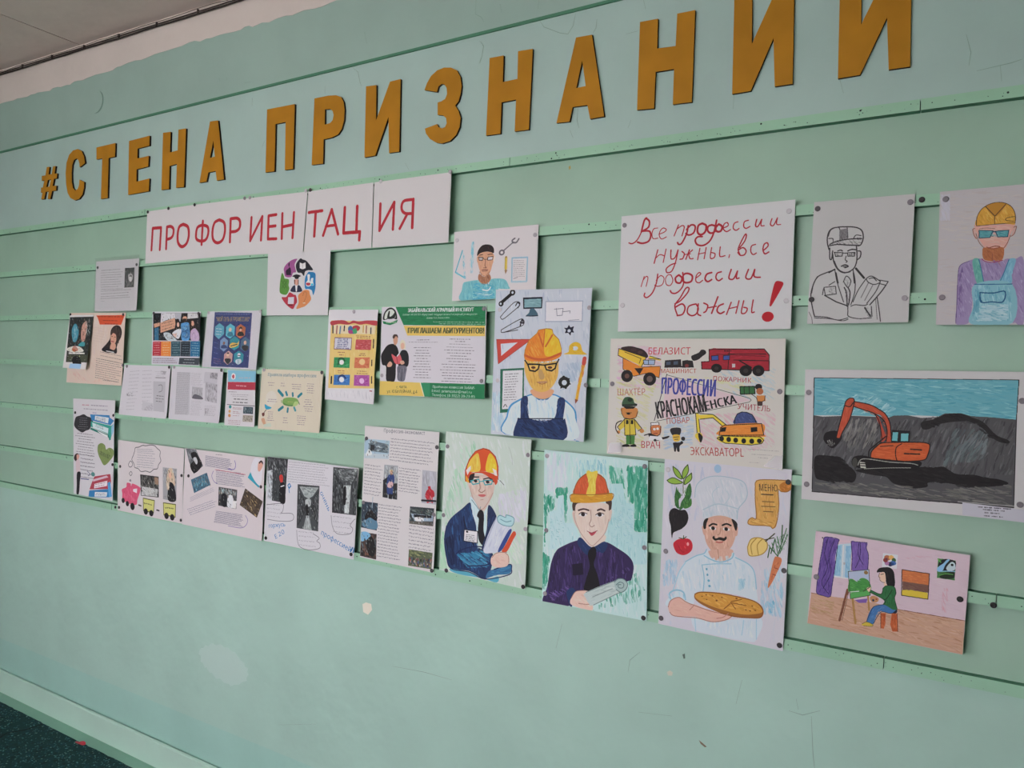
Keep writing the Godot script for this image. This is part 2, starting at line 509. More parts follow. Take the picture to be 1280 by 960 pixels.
func build_letters() -> void:
	pass
	letter("ochre cut-out hash sign at the left end of the wall title", Vector2(-3639.3, 738.7), [-19.7, 148.4, 2.5, 146.8, -2.4, 112.8, 23.1, 111.9, 33, 145.1, 54.8, 144.4, 48.3, 110.9, 70, 110.3, 68, 87.2, 44.6, 87.9, 34.6, 56.4, 66.4, 55, 64.3, 33.6, 30.8, 34.2, 19.2, 0, -4.6, 1.3, 2, 35.2, -23.6, 35.9, -33.8, 3.1, -59.7, 4.5, -51.1, 35.8, -64.9, 36.2, -64.5, 59.1, -48.9, 58.5, -36.9, 89.2, -61, 89.9, -60.6, 112.8, -29.6, 111.2], [-7.8, 88, 19.3, 87.8, 5.9, 56.6, -19.7, 57.3], false)
	letter("ochre letter С shaped like a Latin C after the hash sign", Vector2(-3417.4, 713.1), [70.2, 155.8, 60.8, 185.6, 40.6, 211.6, 8.5, 224.4, -27.9, 222.8, -59.2, 206.4, -78.4, 173.2, -82.5, 129.2, -76.5, 79.7, -61.2, 38.3, -37.3, 13.9, -1.4, 0, 31.6, 3.1, 57.3, 20.7, 68.2, 49.2, 68.4, 73.5, 30.1, 88, 28.3, 64.6, 18.1, 48.1, -0.6, 43.8, -18.8, 56.2, -29.9, 83.8, -33.7, 123.9, -30.8, 158.8, -17.6, 179.3, 1.2, 184.1, 17.5, 175.1, 26.3, 158.3, 28.7, 142.3], [], false)
	letter("ochre cut-out letter Т, second letter after the hash sign", Vector2(-3192.7, 700.2), [-70.5, 225.6, 69.7, 226.2, 69.8, 169.2, 23.3, 169, 24.9, 0, -25.4, 0.4, -24.2, 173, -67.7, 173.9], [], false)
	letter("ochre cut-out letter Е, the only Е of the wall title", Vector2(-2934.5, 699.8), [-91.7, 222.2, 48.7, 225.4, 49.4, 185.1, -30.2, 183.1, -29.5, 143, 47.5, 144.2, 45.7, 101.8, -32.7, 98.5, -31.4, 48.6, 56.3, 52.3, 54.9, 1, -87.1, 0], [], false)
	letter("ochre letter Н like a Latin H, the leftmost of three alike", Vector2(-2725.1, 695), [-72.7, 229.4, -23.8, 226.6, -23.5, 145.6, 24.4, 147.5, 25.3, 228.4, 72.5, 226.5, 71.5, 0, 21.7, 1.9, 22, 94.7, -23.4, 92.1, -22.6, 1.6, -71.5, 2.5], [], false)
	letter("ochre cut-out letter А ending the first word of the wall title", Vector2(-2487.9, 699.2), [-21.2, 228.4, 25.3, 225.4, 70.5, 0.1, 29.4, 0, 20.7, 36.8, -21.1, 36.2, -31.2, 2.6, -72.6, 2.3], [1.2, 153.1, 13.4, 91.6, -14.4, 90.4], false)
	letter("ochre cut-out letter П starting the second word of the wall title", Vector2(-2122.4, 696.8), [-72.5, 227.8, 68.2, 224.9, 69.7, 0, 28.9, 1.1, 25.1, 168.9, -25.5, 169.2, -23.7, 2.1, -70.3, 3.7], [], false)
	letter("ochre cut-out letter Р of the wall title, the only Р", Vector2(-1872.1, 698.7), [-87.6, 227.1, -24, 226.3, 12.9, 221.6, 36, 211.9, 48.5, 193.4, 54.2, 166.1, 53, 133.3, 43.5, 105, 27.9, 89.3, 0.9, 82.9, -37.8, 81.4, -36.9, 0, -90.6, 1.5], [-36.8, 182, -12.6, 179.7, -0.3, 171.1, 4.9, 157, 1, 140.9, -10.5, 132.6, -34.5, 130.7], false)
	letter("ochre letter И like a mirrored N, left of the letter shaped like 3", Vector2(-1652.3, 697.2), [-74.6, 230, -30.1, 227, -26.8, 113.1, 26.6, 228.1, 69.9, 228.8, 74.1, 0.6, 32.4, 1.4, 24.9, 116.3, -25.2, 0.2, -71.3, 0], [], false)
	letter("ochre letter З shaped like the figure 3 in the wall title", Vector2(-1408, 701.2), [-77.9, 174.2, -68.7, 194.1, -54.1, 213, -31.7, 226, -5.5, 229.8, 20.9, 225, 43.5, 212.5, 56.9, 190.5, 62.5, 162.7, 59.8, 139.4, 53.3, 119.6, 41.3, 107.8, 54.6, 89.6, 62.8, 67.6, 60.3, 41.2, 48, 19, 26.5, 3.9, -3.2, 0, -26.2, 6, -49.7, 20.1, -65.9, 38.8, -71.2, 54.8, -24.8, 62.3, -19, 52.4, -5.2, 46.2, 6, 48.8, 11.5, 60.1, 8.6, 75.6, -3.1, 85.1, -23.7, 90, -25.3, 127.9, -12.5, 128.9, 2.4, 133.7, 9.3, 147.7, 7, 166.1, -1.8, 178.4, -12.4, 181.5, -24.3, 176.2, -28.9, 160], [], false)
	letter("ochre letter Н like a Latin H, right of the letter shaped like 3", Vector2(-1177.1, 701), [-71.5, 227.9, -23.3, 226.2, -22.9, 149.8, 26.2, 150.4, 25, 229, 73.7, 226.3, 69.9, 0, 23, 1.4, 24, 91.7, -24.5, 91.4, -25, 1.7, -74.7, 2.7], [], false)
	letter("ochre cut-out letter А in the second word of the wall title", Vector2(-946.8, 702.8), [-21.1, 229, 27, 226.8, 71.6, 0.8, 30, 0, 20.7, 39, -24, 40.5, -31.6, 2, -72.5, 4], [0.2, 162.6, 13.3, 91.3, -15, 90.7], false)
	letter("ochre letter Н like a Latin H, the rightmost of three alike", Vector2(-709.4, 703.4), [-73.4, 230.9, -24.2, 229.1, -23.5, 152.9, 25.5, 149.4, 26.6, 230.8, 73.2, 229.5, 73.1, 0.6, 23.7, 2.4, 23.5, 91.8, -25.5, 93, -26.3, 0, -72.9, 3], [], false)
	letter("ochre letter И like a mirrored N, last but one of the title", Vector2(-467.2, 707.4), [-72.1, 230, -29.1, 227, -25.9, 113.1, 25.7, 228.1, 67.6, 228.8, 71.7, 0.6, 31.3, 1.4, 24.1, 116.3, -24.3, 0.2, -68.9, 0], [], false)
	letter("ochre letter Й, last at the right end of the wall title", Vector2(-225.8, 703.2), [-74.6, 230, -30.1, 227, -26.8, 113.1, 26.6, 228.1, 69.9, 228.8, 74.2, 0.6, 32.4, 1.4, 24.9, 116.3, -25.2, 0.2, -71.3, 0], [], true)

# ------------------------------------------------------------------ painting on paper
func fill_poly(p: PackedVector2Array, c: Color) -> void:
	var n := p.size()
	if n < 3:
		return
	var lo := 1e9
	var hi := -1e9
	for v in p:
		lo = minf(lo, v.y)
		hi = maxf(hi, v.y)
	var ya := maxi(0, int(floor(lo)))
	var yb := mini(img.get_height() - 1, int(ceil(hi)))
	var wide := img.get_width()
	for y in range(ya, yb + 1):
		var s := y + 0.5
		var xs := PackedFloat32Array()
		var a := p[n - 1]
		for b in p:
			if (a.y <= s) != (b.y <= s):
				xs.append(a.x + (s - a.y) * (b.x - a.x) / (b.y - a.y))
			a = b
		if xs.size() > 2:
			xs.sort()
		elif xs.size() == 2 and xs[0] > xs[1]:
			var t := xs[0]
			xs[0] = xs[1]
			xs[1] = t
		for k in range(0, xs.size() - 1, 2):
			var l := clampi(int(round(xs[k])), 0, wide)
			var r := clampi(int(round(xs[k + 1])), 0, wide)
			if r > l:
				img.fill_rect(Rect2i(l, y, r - l, 1), c)

func dot(x: float, y: float, rx: float, ry: float, c: Color) -> void:
	var p := PackedVector2Array()
	var n := 10 if maxf(rx, ry) < 6.0 else 22
	for i in n:
		p.append(Vector2(x + rx * cos(TAU * i / n), y + ry * sin(TAU * i / n)))
	fill_poly(p, c)

func stroke(p: PackedVector2Array, w: float, c: Color) -> void:
	w = maxf(w, 1.3)
	for i in p.size() - 1:
		var d := p[i + 1] - p[i]
		if d.length() < 0.01:
			continue
		var s := d.normalized().orthogonal() * w * 0.5
		fill_poly(PackedVector2Array([p[i] + s, p[i + 1] + s, p[i + 1] - s, p[i] - s]), c)
	if w > 2.2:
		for v in p:
			dot(v.x, v.y, w * 0.5, w * 0.5, c)

func curve(p: PackedVector2Array, closed: bool) -> PackedVector2Array:
	var o := PackedVector2Array()
	var n := p.size()
	for i in (n if closed else n - 1):
		var a := p[(i - 1 + n) % n] if closed else p[maxi(i - 1, 0)]
		var b := p[i]
		var c := p[(i + 1) % n]
		var d := p[(i + 2) % n] if closed else p[mini(i + 2, n - 1)]
		for k in 5:
			o.append(b.cubic_interpolate(c, a, d, k / 5.0))
	if not closed:
		o.append(p[n - 1])
	return o

func scaled(a: Array) -> PackedVector2Array:
	var p := poly_of(a)
	for i in p.size():
		p[i] *= res
	return p

func streaks(cols: Array, n: int, length: float, w: float, deg: float, p: PackedVector2Array) -> void:
	var box := Rect2(p[0], Vector2.ZERO)
	for v in p:
		box = box.expand(v)
	var inks := []
	for c in cols:
		inks.append(ink(c))
	for i in n:
		var m := Vector2(rng.randf_range(box.position.x, box.end.x), rng.randf_range(box.position.y, box.end.y))
		if not Geometry2D.is_point_in_polygon(m, p):
			continue
		var d := Vector2.from_angle(deg_to_rad(deg + rng.randf_range(-14, 14))) * length * rng.randf_range(0.25, 0.6)
		var a := m - d
		var b := m + d
		for t in 4:
			if not Geometry2D.is_point_in_polygon(a, p):
				a = a.lerp(m, 0.45)
			if not Geometry2D.is_point_in_polygon(b, p):
				b = b.lerp(m, 0.45)
		if not Geometry2D.is_point_in_polygon(a, p):
			a = m
		if not Geometry2D.is_point_in_polygon(b, p):
			b = m
		var c: Color = inks[rng.randi() % inks.size()]
		var at := img.get_pixel(clampi(int(m.x), 0, img.get_width() - 1), clampi(int(m.y), 0, img.get_height() - 1))
		c = at.lerp(c, rng.randf_range(0.25, 0.8))
		var s := (b - a).normalized().orthogonal() * maxf(w * rng.randf_range(0.25, 0.6), 0.7)
		fill_poly(PackedVector2Array([a + s * 0.4, m + s, b + s * 0.4, b - s * 0.4, m - s, a - s * 0.4]), c)

func lettering(txt: String, serif: bool, h: float, a: Vector2, b: Vector2, c: Color) -> void:
	var t := TextMesh.new()
	t.font = font_serif if serif else font_sans
	t.text = txt
	t.depth = 0.0
	t.font_size = 32
	t.pixel_size = 0.01
	var arrays := t.get_mesh_arrays()
	var v: PackedVector3Array = arrays[Mesh.ARRAY_VERTEX]
	var ab := t.get_aabb()
	var d := (b - a) / ab.size.x
	var up := d.normalized().orthogonal() * h / 0.2285
	if up.y > 0.0:
		up = -up
	var base := -0.11
	var out := PackedVector2Array()
	for q in v:
		out.append(a + d * (q.x - ab.position.x) + up * (q.y - base))
	for k in range(0, out.size() - 2, 3):
		fill_poly(PackedVector2Array([out[k], out[k + 1], out[k + 2]]), c)

# rows of unreadable small print
func small_print(c: Color, w: float, rows: int, mode: int, a: Vector2, b: Vector2, down: Vector2) -> void:
	for i in rows:
		var off := (down - a) * (float(i) / maxf(rows - 1, 1.0))
		var s := 0.0
		var e := 1.0
		if mode == 0:
			e = rng.randf_range(0.78, 1.0)
		elif mode == 1:
			s = rng.randf_range(0.0, 0.22)
			e = 1.0 - s
		var x := s
		var span := a.distance_to(b)
		while x < e - 0.01:
			var l := minf(rng.randf_range(2.2, 6.0) * w / span, e - x)
			var p0 := a.lerp(b, x) + off
			var p1 := a.lerp(b, x + l) + off
			var parts := maxi(2, int(l * span / (w * 0.75)))
			var prev := p0
			for k in range(1, parts + 1):
				var p := p0.lerp(p1, float(k) / parts)
				var hgt := w * rng.randf_range(0.45, 1.0)
				fill_poly(PackedVector2Array([prev + Vector2(0, -hgt * 0.5), p + Vector2(-0.25 * w, -hgt * 0.5), p + Vector2(-0.25 * w, hgt * 0.5), prev + Vector2(0, hgt * 0.5)]), c)
				prev = p
			x += l + 0.9 * w / span

# rows of loose handwriting too small to read
func scrawl(c: Color, w: float, rows: int, a: Vector2, b: Vector2, down: Vector2) -> void:
	var pitch := (down - a).length() / maxf(rows - 1, 1.0) if rows > 1 else w * 6.0
	var amp := minf(pitch * 0.3, 7.0)
	for i in rows:
		var off := (down - a) * (float(i) / maxf(rows - 1, 1.0))
		var e := rng.randf_range(0.82, 1.0)
		var span := a.distance_to(b)
		var x := 0.0
		while x < e:
			var l := rng.randf_range(8.0, 26.0) / span
			var p := PackedVector2Array()
			var t := x
			while t < minf(x + l, e):
				p.append(a.lerp(b, t) + off + Vector2(rng.randf_range(-0.5, 0.5), rng.randf_range(-amp, amp) * 0.6))
				t += amp * 0.45 / span
			if p.size() > 1:
				stroke(p, w, c)
			x += l + amp * 0.9 / span

func paint(ops: Array, size: Vector2) -> ImageTexture:
	img = Image.create(int(size.x * res), int(size.y * res), false, Image.FORMAT_RGB8)
	for o in ops:
		match o[0]:
			"g":
				img.fill(ink(o[1]))
			"f":
				fill_poly(scaled(o[2]), ink(o[1]))
			"F":
				fill_poly(curve(scaled(o[2]), true), ink(o[1]))
			"l":
				stroke(scaled(o[3]), o[2] * res, ink(o[1]))
			"L":
				stroke(curve(scaled(o[3]), false), o[2] * res, ink(o[1]))
			"e":
				dot(o[2] * res, o[3] * res, o[4] * res, o[5] * res, ink(o[1]))
			"s":
				streaks(o[1], o[2], o[3] * res, o[4] * res, o[5], scaled(o[6]))
			"t":
				lettering(o[8], o[2] == 1, o[3] * res, Vector2(o[4], o[5]) * res, Vector2(o[6], o[7]) * res, ink(o[1]))
			"p":
				small_print(ink(o[1]), o[2] * res, o[3], o[4], Vector2(o[5], o[6]) * res, Vector2(o[7], o[8]) * res, Vector2(o[9], o[10]) * res)
			"h":
				scrawl(ink(o[1]), o[2] * res, o[3], Vector2(o[4], o[5]) * res, Vector2(o[6], o[7]) * res, Vector2(o[8], o[9]) * res)
	return ImageTexture.create_from_image(img)

# ------------------------------------------------------------------ sheets of paper
# f(u, v) gives the point in mm (relative to the sheet) and g(u, v) the place in the print
func curved(f: Callable, g: Callable, nx: int, ny: int, thick: float) -> ArrayMesh:
	var st := SurfaceTool.new()
	st.begin(Mesh.PRIMITIVE_TRIANGLES)
	for side in 2:
		for j in ny + 1:
			for i in nx + 1:
				var u := float(i) / nx
				var v := float(j) / ny
				var p: Vector3 = f.call(u, v)
				st.set_uv(g.call(u, v))
				st.add_vertex((p - Vector3(0, 0, thick * side)) / 1000.0)
	var per := (nx + 1) * (ny + 1)
	for j in ny:
		for i in nx:
			var a := j * (nx + 1) + i
			var b := a + 1
			var c := a + nx + 1
			var d := c + 1
			for q in [a, b, c, b, d, c]:
				st.add_index(q)
			for q in [a, c, b, b, c, d]:
				st.add_index(q + per)
	st.generate_normals()
	return st.commit()

func sheet(called: String, label: String, category: String, group: String, at: Vector2, size: Vector2, corners: Array, raise: float, lift: Array, wave: Array, patches: Array, ops: Array) -> void:
	var m := StandardMaterial3D.new()
	m.albedo_texture = paint(ops, size)
	m.roughness = 0.75
	m.texture_filter = BaseMaterial3D.TEXTURE_FILTER_LINEAR_WITH_MIPMAPS
	var q := poly_of(corners)
	var place := func(u: float, v: float, extra: float) -> Vector3:
		var p: Vector2 = q[0].lerp(q[1], u).lerp(q[3].lerp(q[2], u), v)
		var z: float = lerpf(lerpf(lift[0], lift[1], u), lerpf(lift[3], lift[2], u), v)
		z += wave[0] * (0.6 * sin(PI * wave[1] * u) * sin(PI * v) + 0.5 * u * u * sin(TAU * wave[2] * v))
		return Vector3(p.x, p.y, raise + z + extra)
	var paper := curved(func(u: float, v: float) -> Vector3: return place.call(u, v, 0.0), func(u: float, v: float) -> Vector2: return Vector2(u, v), 18, 18, 0.35)
	var where := wall(at.x, at.y, 22.5)
	if patches.size() == 0:
		var o := mesh_node(numbered(called), paper, m, self)
		o.position = where
		tag(o, label, category, group)
		return
	var t := Node3D.new()
	t.name = numbered(called)
	add_child(t)
	t.position = where
	tag(t, label, category, group)
	mesh_node("paper", paper, m, t)
	for pa in patches:
		var c := poly_of(pa[1])
		for i in 4:
			c[i] /= size
		var spot := func(u: float, v: float) -> Vector2: return c[0].lerp(c[1], u).lerp(c[3].lerp(c[2], u), v)
		mesh_node(pa[0], curved(func(u: float, v: float) -> Vector3:
			var s: Vector2 = spot.call(u, v)
			return place.call(s.x, s.y, 0.5), spot, 8, 8, 0.3), m, t)

func build_sheets() -> void:
	pass
	sheet("banner_sheet", "white sheet with large red letters ПРО, leftmost banner sheet", "banner", "title sheets of the red lettered banner", Vector2(-2714.8, 510.3), Vector2(288.8, 207.1), [-143.1, 103.2, 146, 103.9, 142.8, -101.8, -145.6, -105.2], 2.6, [1, 1, 1, 1], [0, 1, 1], [], art("ban1"))
	sheet("banner_sheet", "white sheet with large red letters ФОР, second banner sheet from the left", "banner", "title sheets of the red lettered banner", Vector2(-2419.9, 510.2), Vector2(300.2, 204.5), [-148.5, 103.9, 155.8, 100.5, 144.5, -102.6, -151.7, -101.8], 2.9, [1, 1, 1, 1], [0, 1, 1], [], art("ban2"))
	sheet("banner_sheet", "white sheet with large red letters ИЕН, middle banner sheet", "banner", "title sheets of the red lettered banner", Vector2(-2116.6, 506.2), Vector2(305.6, 203.5), [-147.1, 104.4, 159.1, 98.7, 146.4, -104.5, -158.4, -98.7], 3.2, [1, 2, 2, 1], [0, 1, 1], [], art("ban3"))
	sheet("banner_sheet", "white sheet with large red letters ТАЦ, fourth banner sheet from the left", "banner", "title sheets of the red lettered banner", Vector2(-1810.9, 502.3), Vector2(297.1, 205.7), [-142.4, 102.6, 148.7, 102.9, 148.4, -104.5, -154.7, -100.9], 3.6, [2, 2, 2, 2], [0, 1, 1], [], art("ban4"))
	sheet("banner_sheet", "white sheet with large red letters ИЯ, rightmost banner sheet", "banner", "title sheets of the red lettered banner", Vector2(-1508.4, 500.5), Vector2(301.5, 208.1), [-151.1, 104.8, 151.6, 103.3, 149.9, -105.2, -150.4, -103], 3.9, [1, 2, 4, 2], [0, 1, 1], [], art("ban5"))
	sheet("printed_notice", "white printout with a colour wheel of science symbols around a graduate", "notice", "printed notices on the left of the board", Vector2(-1995.1, 296.1), Vector2(300.4, 217.3), [-152.2, 110.6, 150.2, 106.6, 150.3, -110.1, -148.2, -107.1], 0, [1, 1, 4, 2], [0, 1, 1], [], art("wheel"))
	sheet("printed_notice", "typed page with a small black and white portrait in a plastic pocket", "notice", "printed notices on the left of the board", Vector2(-3054.4, 324.3), Vector2(303.7, 211.9), [-155.4, 107, 149.5, 104.8, 154.1, -105.7, -148.3, -106.1], 0.7, [1, 1, 9, 5], [0, 1, 1], [], art("bio"))
	sheet("leaflet", "cream leaflet with an orange heading and a dark haired woman", "leaflet", "printed notices on the left of the board", Vector2(-3198.7, 63), Vector2(415.2, 302), [-202.6, 153.5, 214.8, 148.3, 200.4, -151, -212.7, -150.7], 0, [1, 2, 3, 2], [2, 1, 1], [], art("woman"))
	sheet("leaflet", "folded photo flyer hanging over the cream leaflet, bottom curling out", "leaflet", "printed notices on the left of the board", Vector2(-3311.3, 90.5), Vector2(182.9, 231.5), [-85.3, 115.9, 98.5, 115.2, 84.4, -116.9, -97.7, -114.2], 1.3, [2, 2, 22, 20], [2, 1, 2], [], art("leaf"))
	sheet("printed_poster", "recruiting poster with three young people above red, orange and blue blocks", "poster", "printed notices on the left of the board", Vector2(-2650.8, 107.7), Vector2(302.5, 206.6), [-154.2, 105.7, 146.8, 100.9, 155.6, -102.2, -148.2, -104.3], 1, [1, 2, 8, 2], [2, 1, 1], [], art("people"))
	sheet("printed_poster", "navy blue poster with hexagon portraits on a white sheet in a plastic pocket", "poster", "printed notices on the left of the board", Vector2(-2323.8, 103), Vector2(301, 209.8), [-141.6, 105, 154.7, 104.3, 146.3, -106.6, -159.4, -102.8], 1.6, [1, 1, 10, 4], [0, 1, 1], [], art("mypath"))
	sheet("newspaper_copy", "grey newspaper page copy, left one of the pair", "newspaper copy", "printed notices on the left of the board", Vector2(-2840.9, -103.6), Vector2(313.4, 206.6), [-143, 102, 164.4, 103.4, 149, -102.8, -170.4, -102.6], 0.3, [1, 1, 5, 3], [2, 1, 1], [], art("news1"))
	sheet("newspaper_copy", "grey newspaper page copy with photos, right one of the pair", "newspaper copy", "printed notices on the left of the board", Vector2(-2522.9, -103.9), Vector2(304.3, 202.8), [-147.5, 103.8, 157.9, 98.7, 146.3, -100.7, -156.7, -101.8], 0.4, [1, 1, 6, 3], [2, 1, 1], [], art("news2"))
	sheet("printed_notice", "narrow notice with a light blue top and a crimson bar", "notice", "printed notices on the left of the board", Vector2(-2266.2, -106.9), Vector2(159, 201.4), [-77.4, 100.9, 76.6, 100.4, 82.4, -98.8, -81.5, -102.5], 0.3, [1, 1, 6, 4], [2, 1, 1], [], art("notice"))
	sheet("printed_notice", "beige printout with a green oval and teal arrows around it", "notice", "printed notices on the left of the board", Vector2(-2012, -103.4), Vector2(301, 208.8), [-146.5, 104.8, 153.4, 103.9, 147.6, -102.4, -154.5, -106.3], 0.5, [1, 1, 6, 4], [2, 1, 1], [], art("rules"))
	sheet("printed_poster", "crumpled white sheet printed with a yellow poster of six coloured boxes", "poster", "printed notices on the left of the board", Vector2(-1735.6, 53.6), Vector2(215, 298.2), [-105.7, 150.9, 109.1, 147.3, 105.8, -152.5, -109.2, -145.6], 0.3, [3, 3, 8, 5], [3, 2.5, 2], [], art("narrow"))
	sheet("printed_poster", "green and yellow admissions poster of an agrarian institute", "poster", "printed notices on the left of the board", Vector2(-1414, 70.7), Vector2(396.7, 273.3), [-199.9, 138.7, 194.9, 134.5, 201.7, -134.6, -196.8, -138.7], 0.8, [1, 1, 4, 2], [0, 1, 1], [], art("inst"))
	sheet("report_poster", "tall white report with coloured binders, a black cloud and a green heart", "report poster", "handmade report posters in the bottom row", Vector2(-3188.4, -359.3), Vector2(305.1, 413.4), [-163.6, 204, 146.5, 209, 158.5, -205.2, -141.5, -207.8], 0, [3, 1, 7, 1], [2, 1, 1], [], art("folder"))
	sheet("report_poster", "report with a pink paper train, two yellow wagons and a thought cloud", "report poster", "handmade report posters in the bottom row", Vector2(-2790.6, -455.9), Vector2(426.7, 288.5), [-216.8, 145.4, 216.1, 143, 210.7, -144.6, -209.9, -143.8], 0.4, [4, 4, 1, 1], [1, 1, 1], [["photo",[154.3,125.9,274.5,123.3,277.7,204.6,161.3,210.6]], ["photo",[300,83.8,386.4,81,387.5,206.9,305.2,208.2]]], art("train"))
	sheet("report_poster", "report collage with five tilted snapshots", "report poster", "handmade report posters in the bottom row", Vector2(-2350, -456.4), Vector2(445.9, 292.4), [-218.9, 145.8, 225.6, 146.5, 220.3, -146.7, -227, -145.7], 0.7, [4, 4, 2, 2], [1, 1, 1], [["photo",[4.8,1.6,61.9,-2.8,110.7,58,58.6,93.2]], ["photo",[42.7,116.6,134.3,81.1,157.7,124.2,65.4,164.9]], ["photo",[205.3,126.4,307,126.8,305.4,196.3,206.6,195.1]], ["photo",[350,117.1,442.5,153.1,415.3,213.6,323.6,179.7]]], art("photos"))
	sheet("report_poster", "report with three black and white tunnel photographs and blue handwriting", "report poster", "handmade report posters in the bottom row", Vector2(-1903.6, -453.5), Vector2(425.8, 296.9), [-208.7, 149.3, 219.8, 147.3, 206, -149, -217, -147.7], 0.4, [4, 6, 1, 1], [2, 1, 1], [["photo",[-0.1,0.8,102.1,-0.1,97.9,151.1,31.5,150.6]], ["photo",[156,80.2,258,75.3,261.5,226.9,160.3,229.3]], ["photo",[315.2,6.7,423.1,2.9,428.2,152.4,320.6,156.3]]], art("corr"))
	sheet("report_poster", "tall handwritten report about the economist profession with six snapshots", "report poster", "handmade report posters in the bottom row", Vector2(-1521.3, -379.9), Vector2(295, 421.8), [-144.9, 211.5, 150, 210.2, 145, -212.1, -150.1, -209.7], 0.3, [3, 2, 2, 1], [1.5, 1, 1], [["photo",[0.6,41.7,104.5,40.4,102.9,97.3,1.9,103.9]], ["photo",[87.4,116.6,143.1,114.8,144.3,220.6,84.8,219]], ["photo",[238.5,118.5,290.5,118.3,294.7,217.1,239.5,218]], ["photo",[0.1,242.1,67.1,240.2,66.3,326.8,-0.3,325.9]], ["photo",[2.5,340.1,66.9,338.1,68.5,418.5,1,417.5]], ["photo",[196.4,234.3,287.5,229.2,286.2,283.2,195.4,285.9]], ["photo",[198.4,365.6,288.6,362.8,287.1,412.2,197.9,415.9]]], art("econ"))
	sheet("drawing", "drawing of a bespectacled engineer in an orange and yellow helmet holding rolls", "drawing", "pupils drawings of professions", Vector2(-1203.2, -375.2), Vector2(295.7, 415.7), [-143.4, 209.6, 151.1, 206, 144.6, -211.2, -152.3, -204.4], 0.3, [2, 5, 1, 1], [2, 1, 2], [], art("engin"))
	sheet("drawing", "drawing of a smiling builder in a purple jacket before green towers", "drawing", "pupils drawings of professions", Vector2(-856, -401.2), Vector2(302.5, 410.9), [-156.1, 207.7, 145.7, 203.1, 156.8, -203.3, -146.4, -207.5], 0.3, [1, 3, 1, 2], [1, 1, 1], [], art("purple"))
	sheet("drawing", "drawing of a moustached chef in white carrying a pizza", "drawing", "pupils drawings of professions", Vector2(-515.5, -396.4), Vector2(303.9, 419.8), [-151.5, 212, 154.4, 207.8, 149.5, -211.8, -152.4, -208], 0.3, [1, 1, 2, 2], [1, 1, 1], [], art("chef"))
	sheet("drawing", "small drawing of a man in a turquoise shirt with wrench and ruler", "drawing", "pupils drawings of professions", Vector2(-1198.4, 325.6), Vector2(287, 202.3), [-143.8, 100.7, 143.3, 101.6, 143.7, -98, -143.2, -104.3], 0.3, [1, 1, 5, 2], [0, 1, 1], [], art("small"))
	sheet("drawing", "drawing of a masked worker in black glasses, orange helmet and navy overalls", "drawing", "pupils drawings of professions", Vector2(-1035.2, 41.7), Vector2(300.7, 409.1), [-149, 206.1, 156.6, 202.9, 144.1, -204.9, -151.7, -204.1], 1.6, [6, 12, 6, 3], [3, 1, 2], [], art("glasses"))
	sheet("slogan_sheet", "white sheet with handwritten red Russian slogan and big exclamation mark", "slogan sheet", "", Vector2(-591.1, 282), Vector2(431.3, 298.8), [-216.3, 147.4, 215.2, 151.4, 216, -146.6, -215, -152.2], 0.3, [2, 2, 4, 3], [0, 1, 1], [], art("vse"))
	sheet("drawing", "drawing of a dump truck, fire engine, digger and little figures with captions", "drawing", "pupils drawings of professions", Vector2(-604.3, -39), Vector2(441.4, 302.2), [-220.9, 150.5, 218.9, 151.7, 222.6, -152.1, -220.5, -150.1], 1.8, [2, 3, 2, 2], [0, 1, 1], [], art("krasn"))
	sheet("drawing", "pencil sketch of a helmeted engineer holding rolled plans", "drawing", "pupils drawings of professions", Vector2(-235.3, 285.5), Vector2(204.9, 275.6), [-99.6, 138.2, 104.3, 137.3, 100.5, -136.7, -105.2, -138.9], 0.3, [1, 2, 3, 1], [0, 1, 1], [], art("sketch"))
	sheet("drawing", "drawing of a worker in purple sleeves and light blue overalls", "drawing", "pupils drawings of professions", Vector2(9, 282.8), Vector2(185.6, 281.3), [-93.8, 140, 92.7, 141.3, 92.9, -141.3, -91.8, -140], 0.3, [1, 1, 3, 3], [0, 1, 1], [], art("overalls"))
	sheet("painting", "painting of an orange excavator in a coal pit on a white mount", "painting", "pupils drawings of professions", Vector2(-125.1, -103.6), Vector2(428.4, 298.1), [-215.2, 146.6, 213.1, 151.4, 215.3, -148.3, -213.2, -149.8], 0.3, [2, 2, 1, 1], [0, 1, 1], [["painting_sheet",[19.9,19.2,406.9,16.2,404.8,271.2,22.7,278.5]]], art("excav"))
	sheet("caption_slip", "small typed caption slip at the lower edge of the excavator painting", "caption slip", "", Vector2(41, -239.1), Vector2(125.1, 25.7), [-63, 14.3, 62.8, 11.3, 62.3, -14.1, -62.1, -11.6], 1.8, [1, 1, 1, 1], [0, 1, 1], [], art("label"))
	sheet("drawing", "drawing of a girl in green painting at an easel in a pink room", "drawing", "pupils drawings of professions", Vector2(-158.7, -431.1), Vector2(302.2, 209.1), [-145.7, 109.5, 154.4, 99.4, 147.7, -106.9, -156.4, -102], 0.3, [3, 3, 4, 3], [0, 1, 1], [], art("painter"))

# ------------------------------------------------------------------ pins and small things
var pin_mesh: ArrayMesh

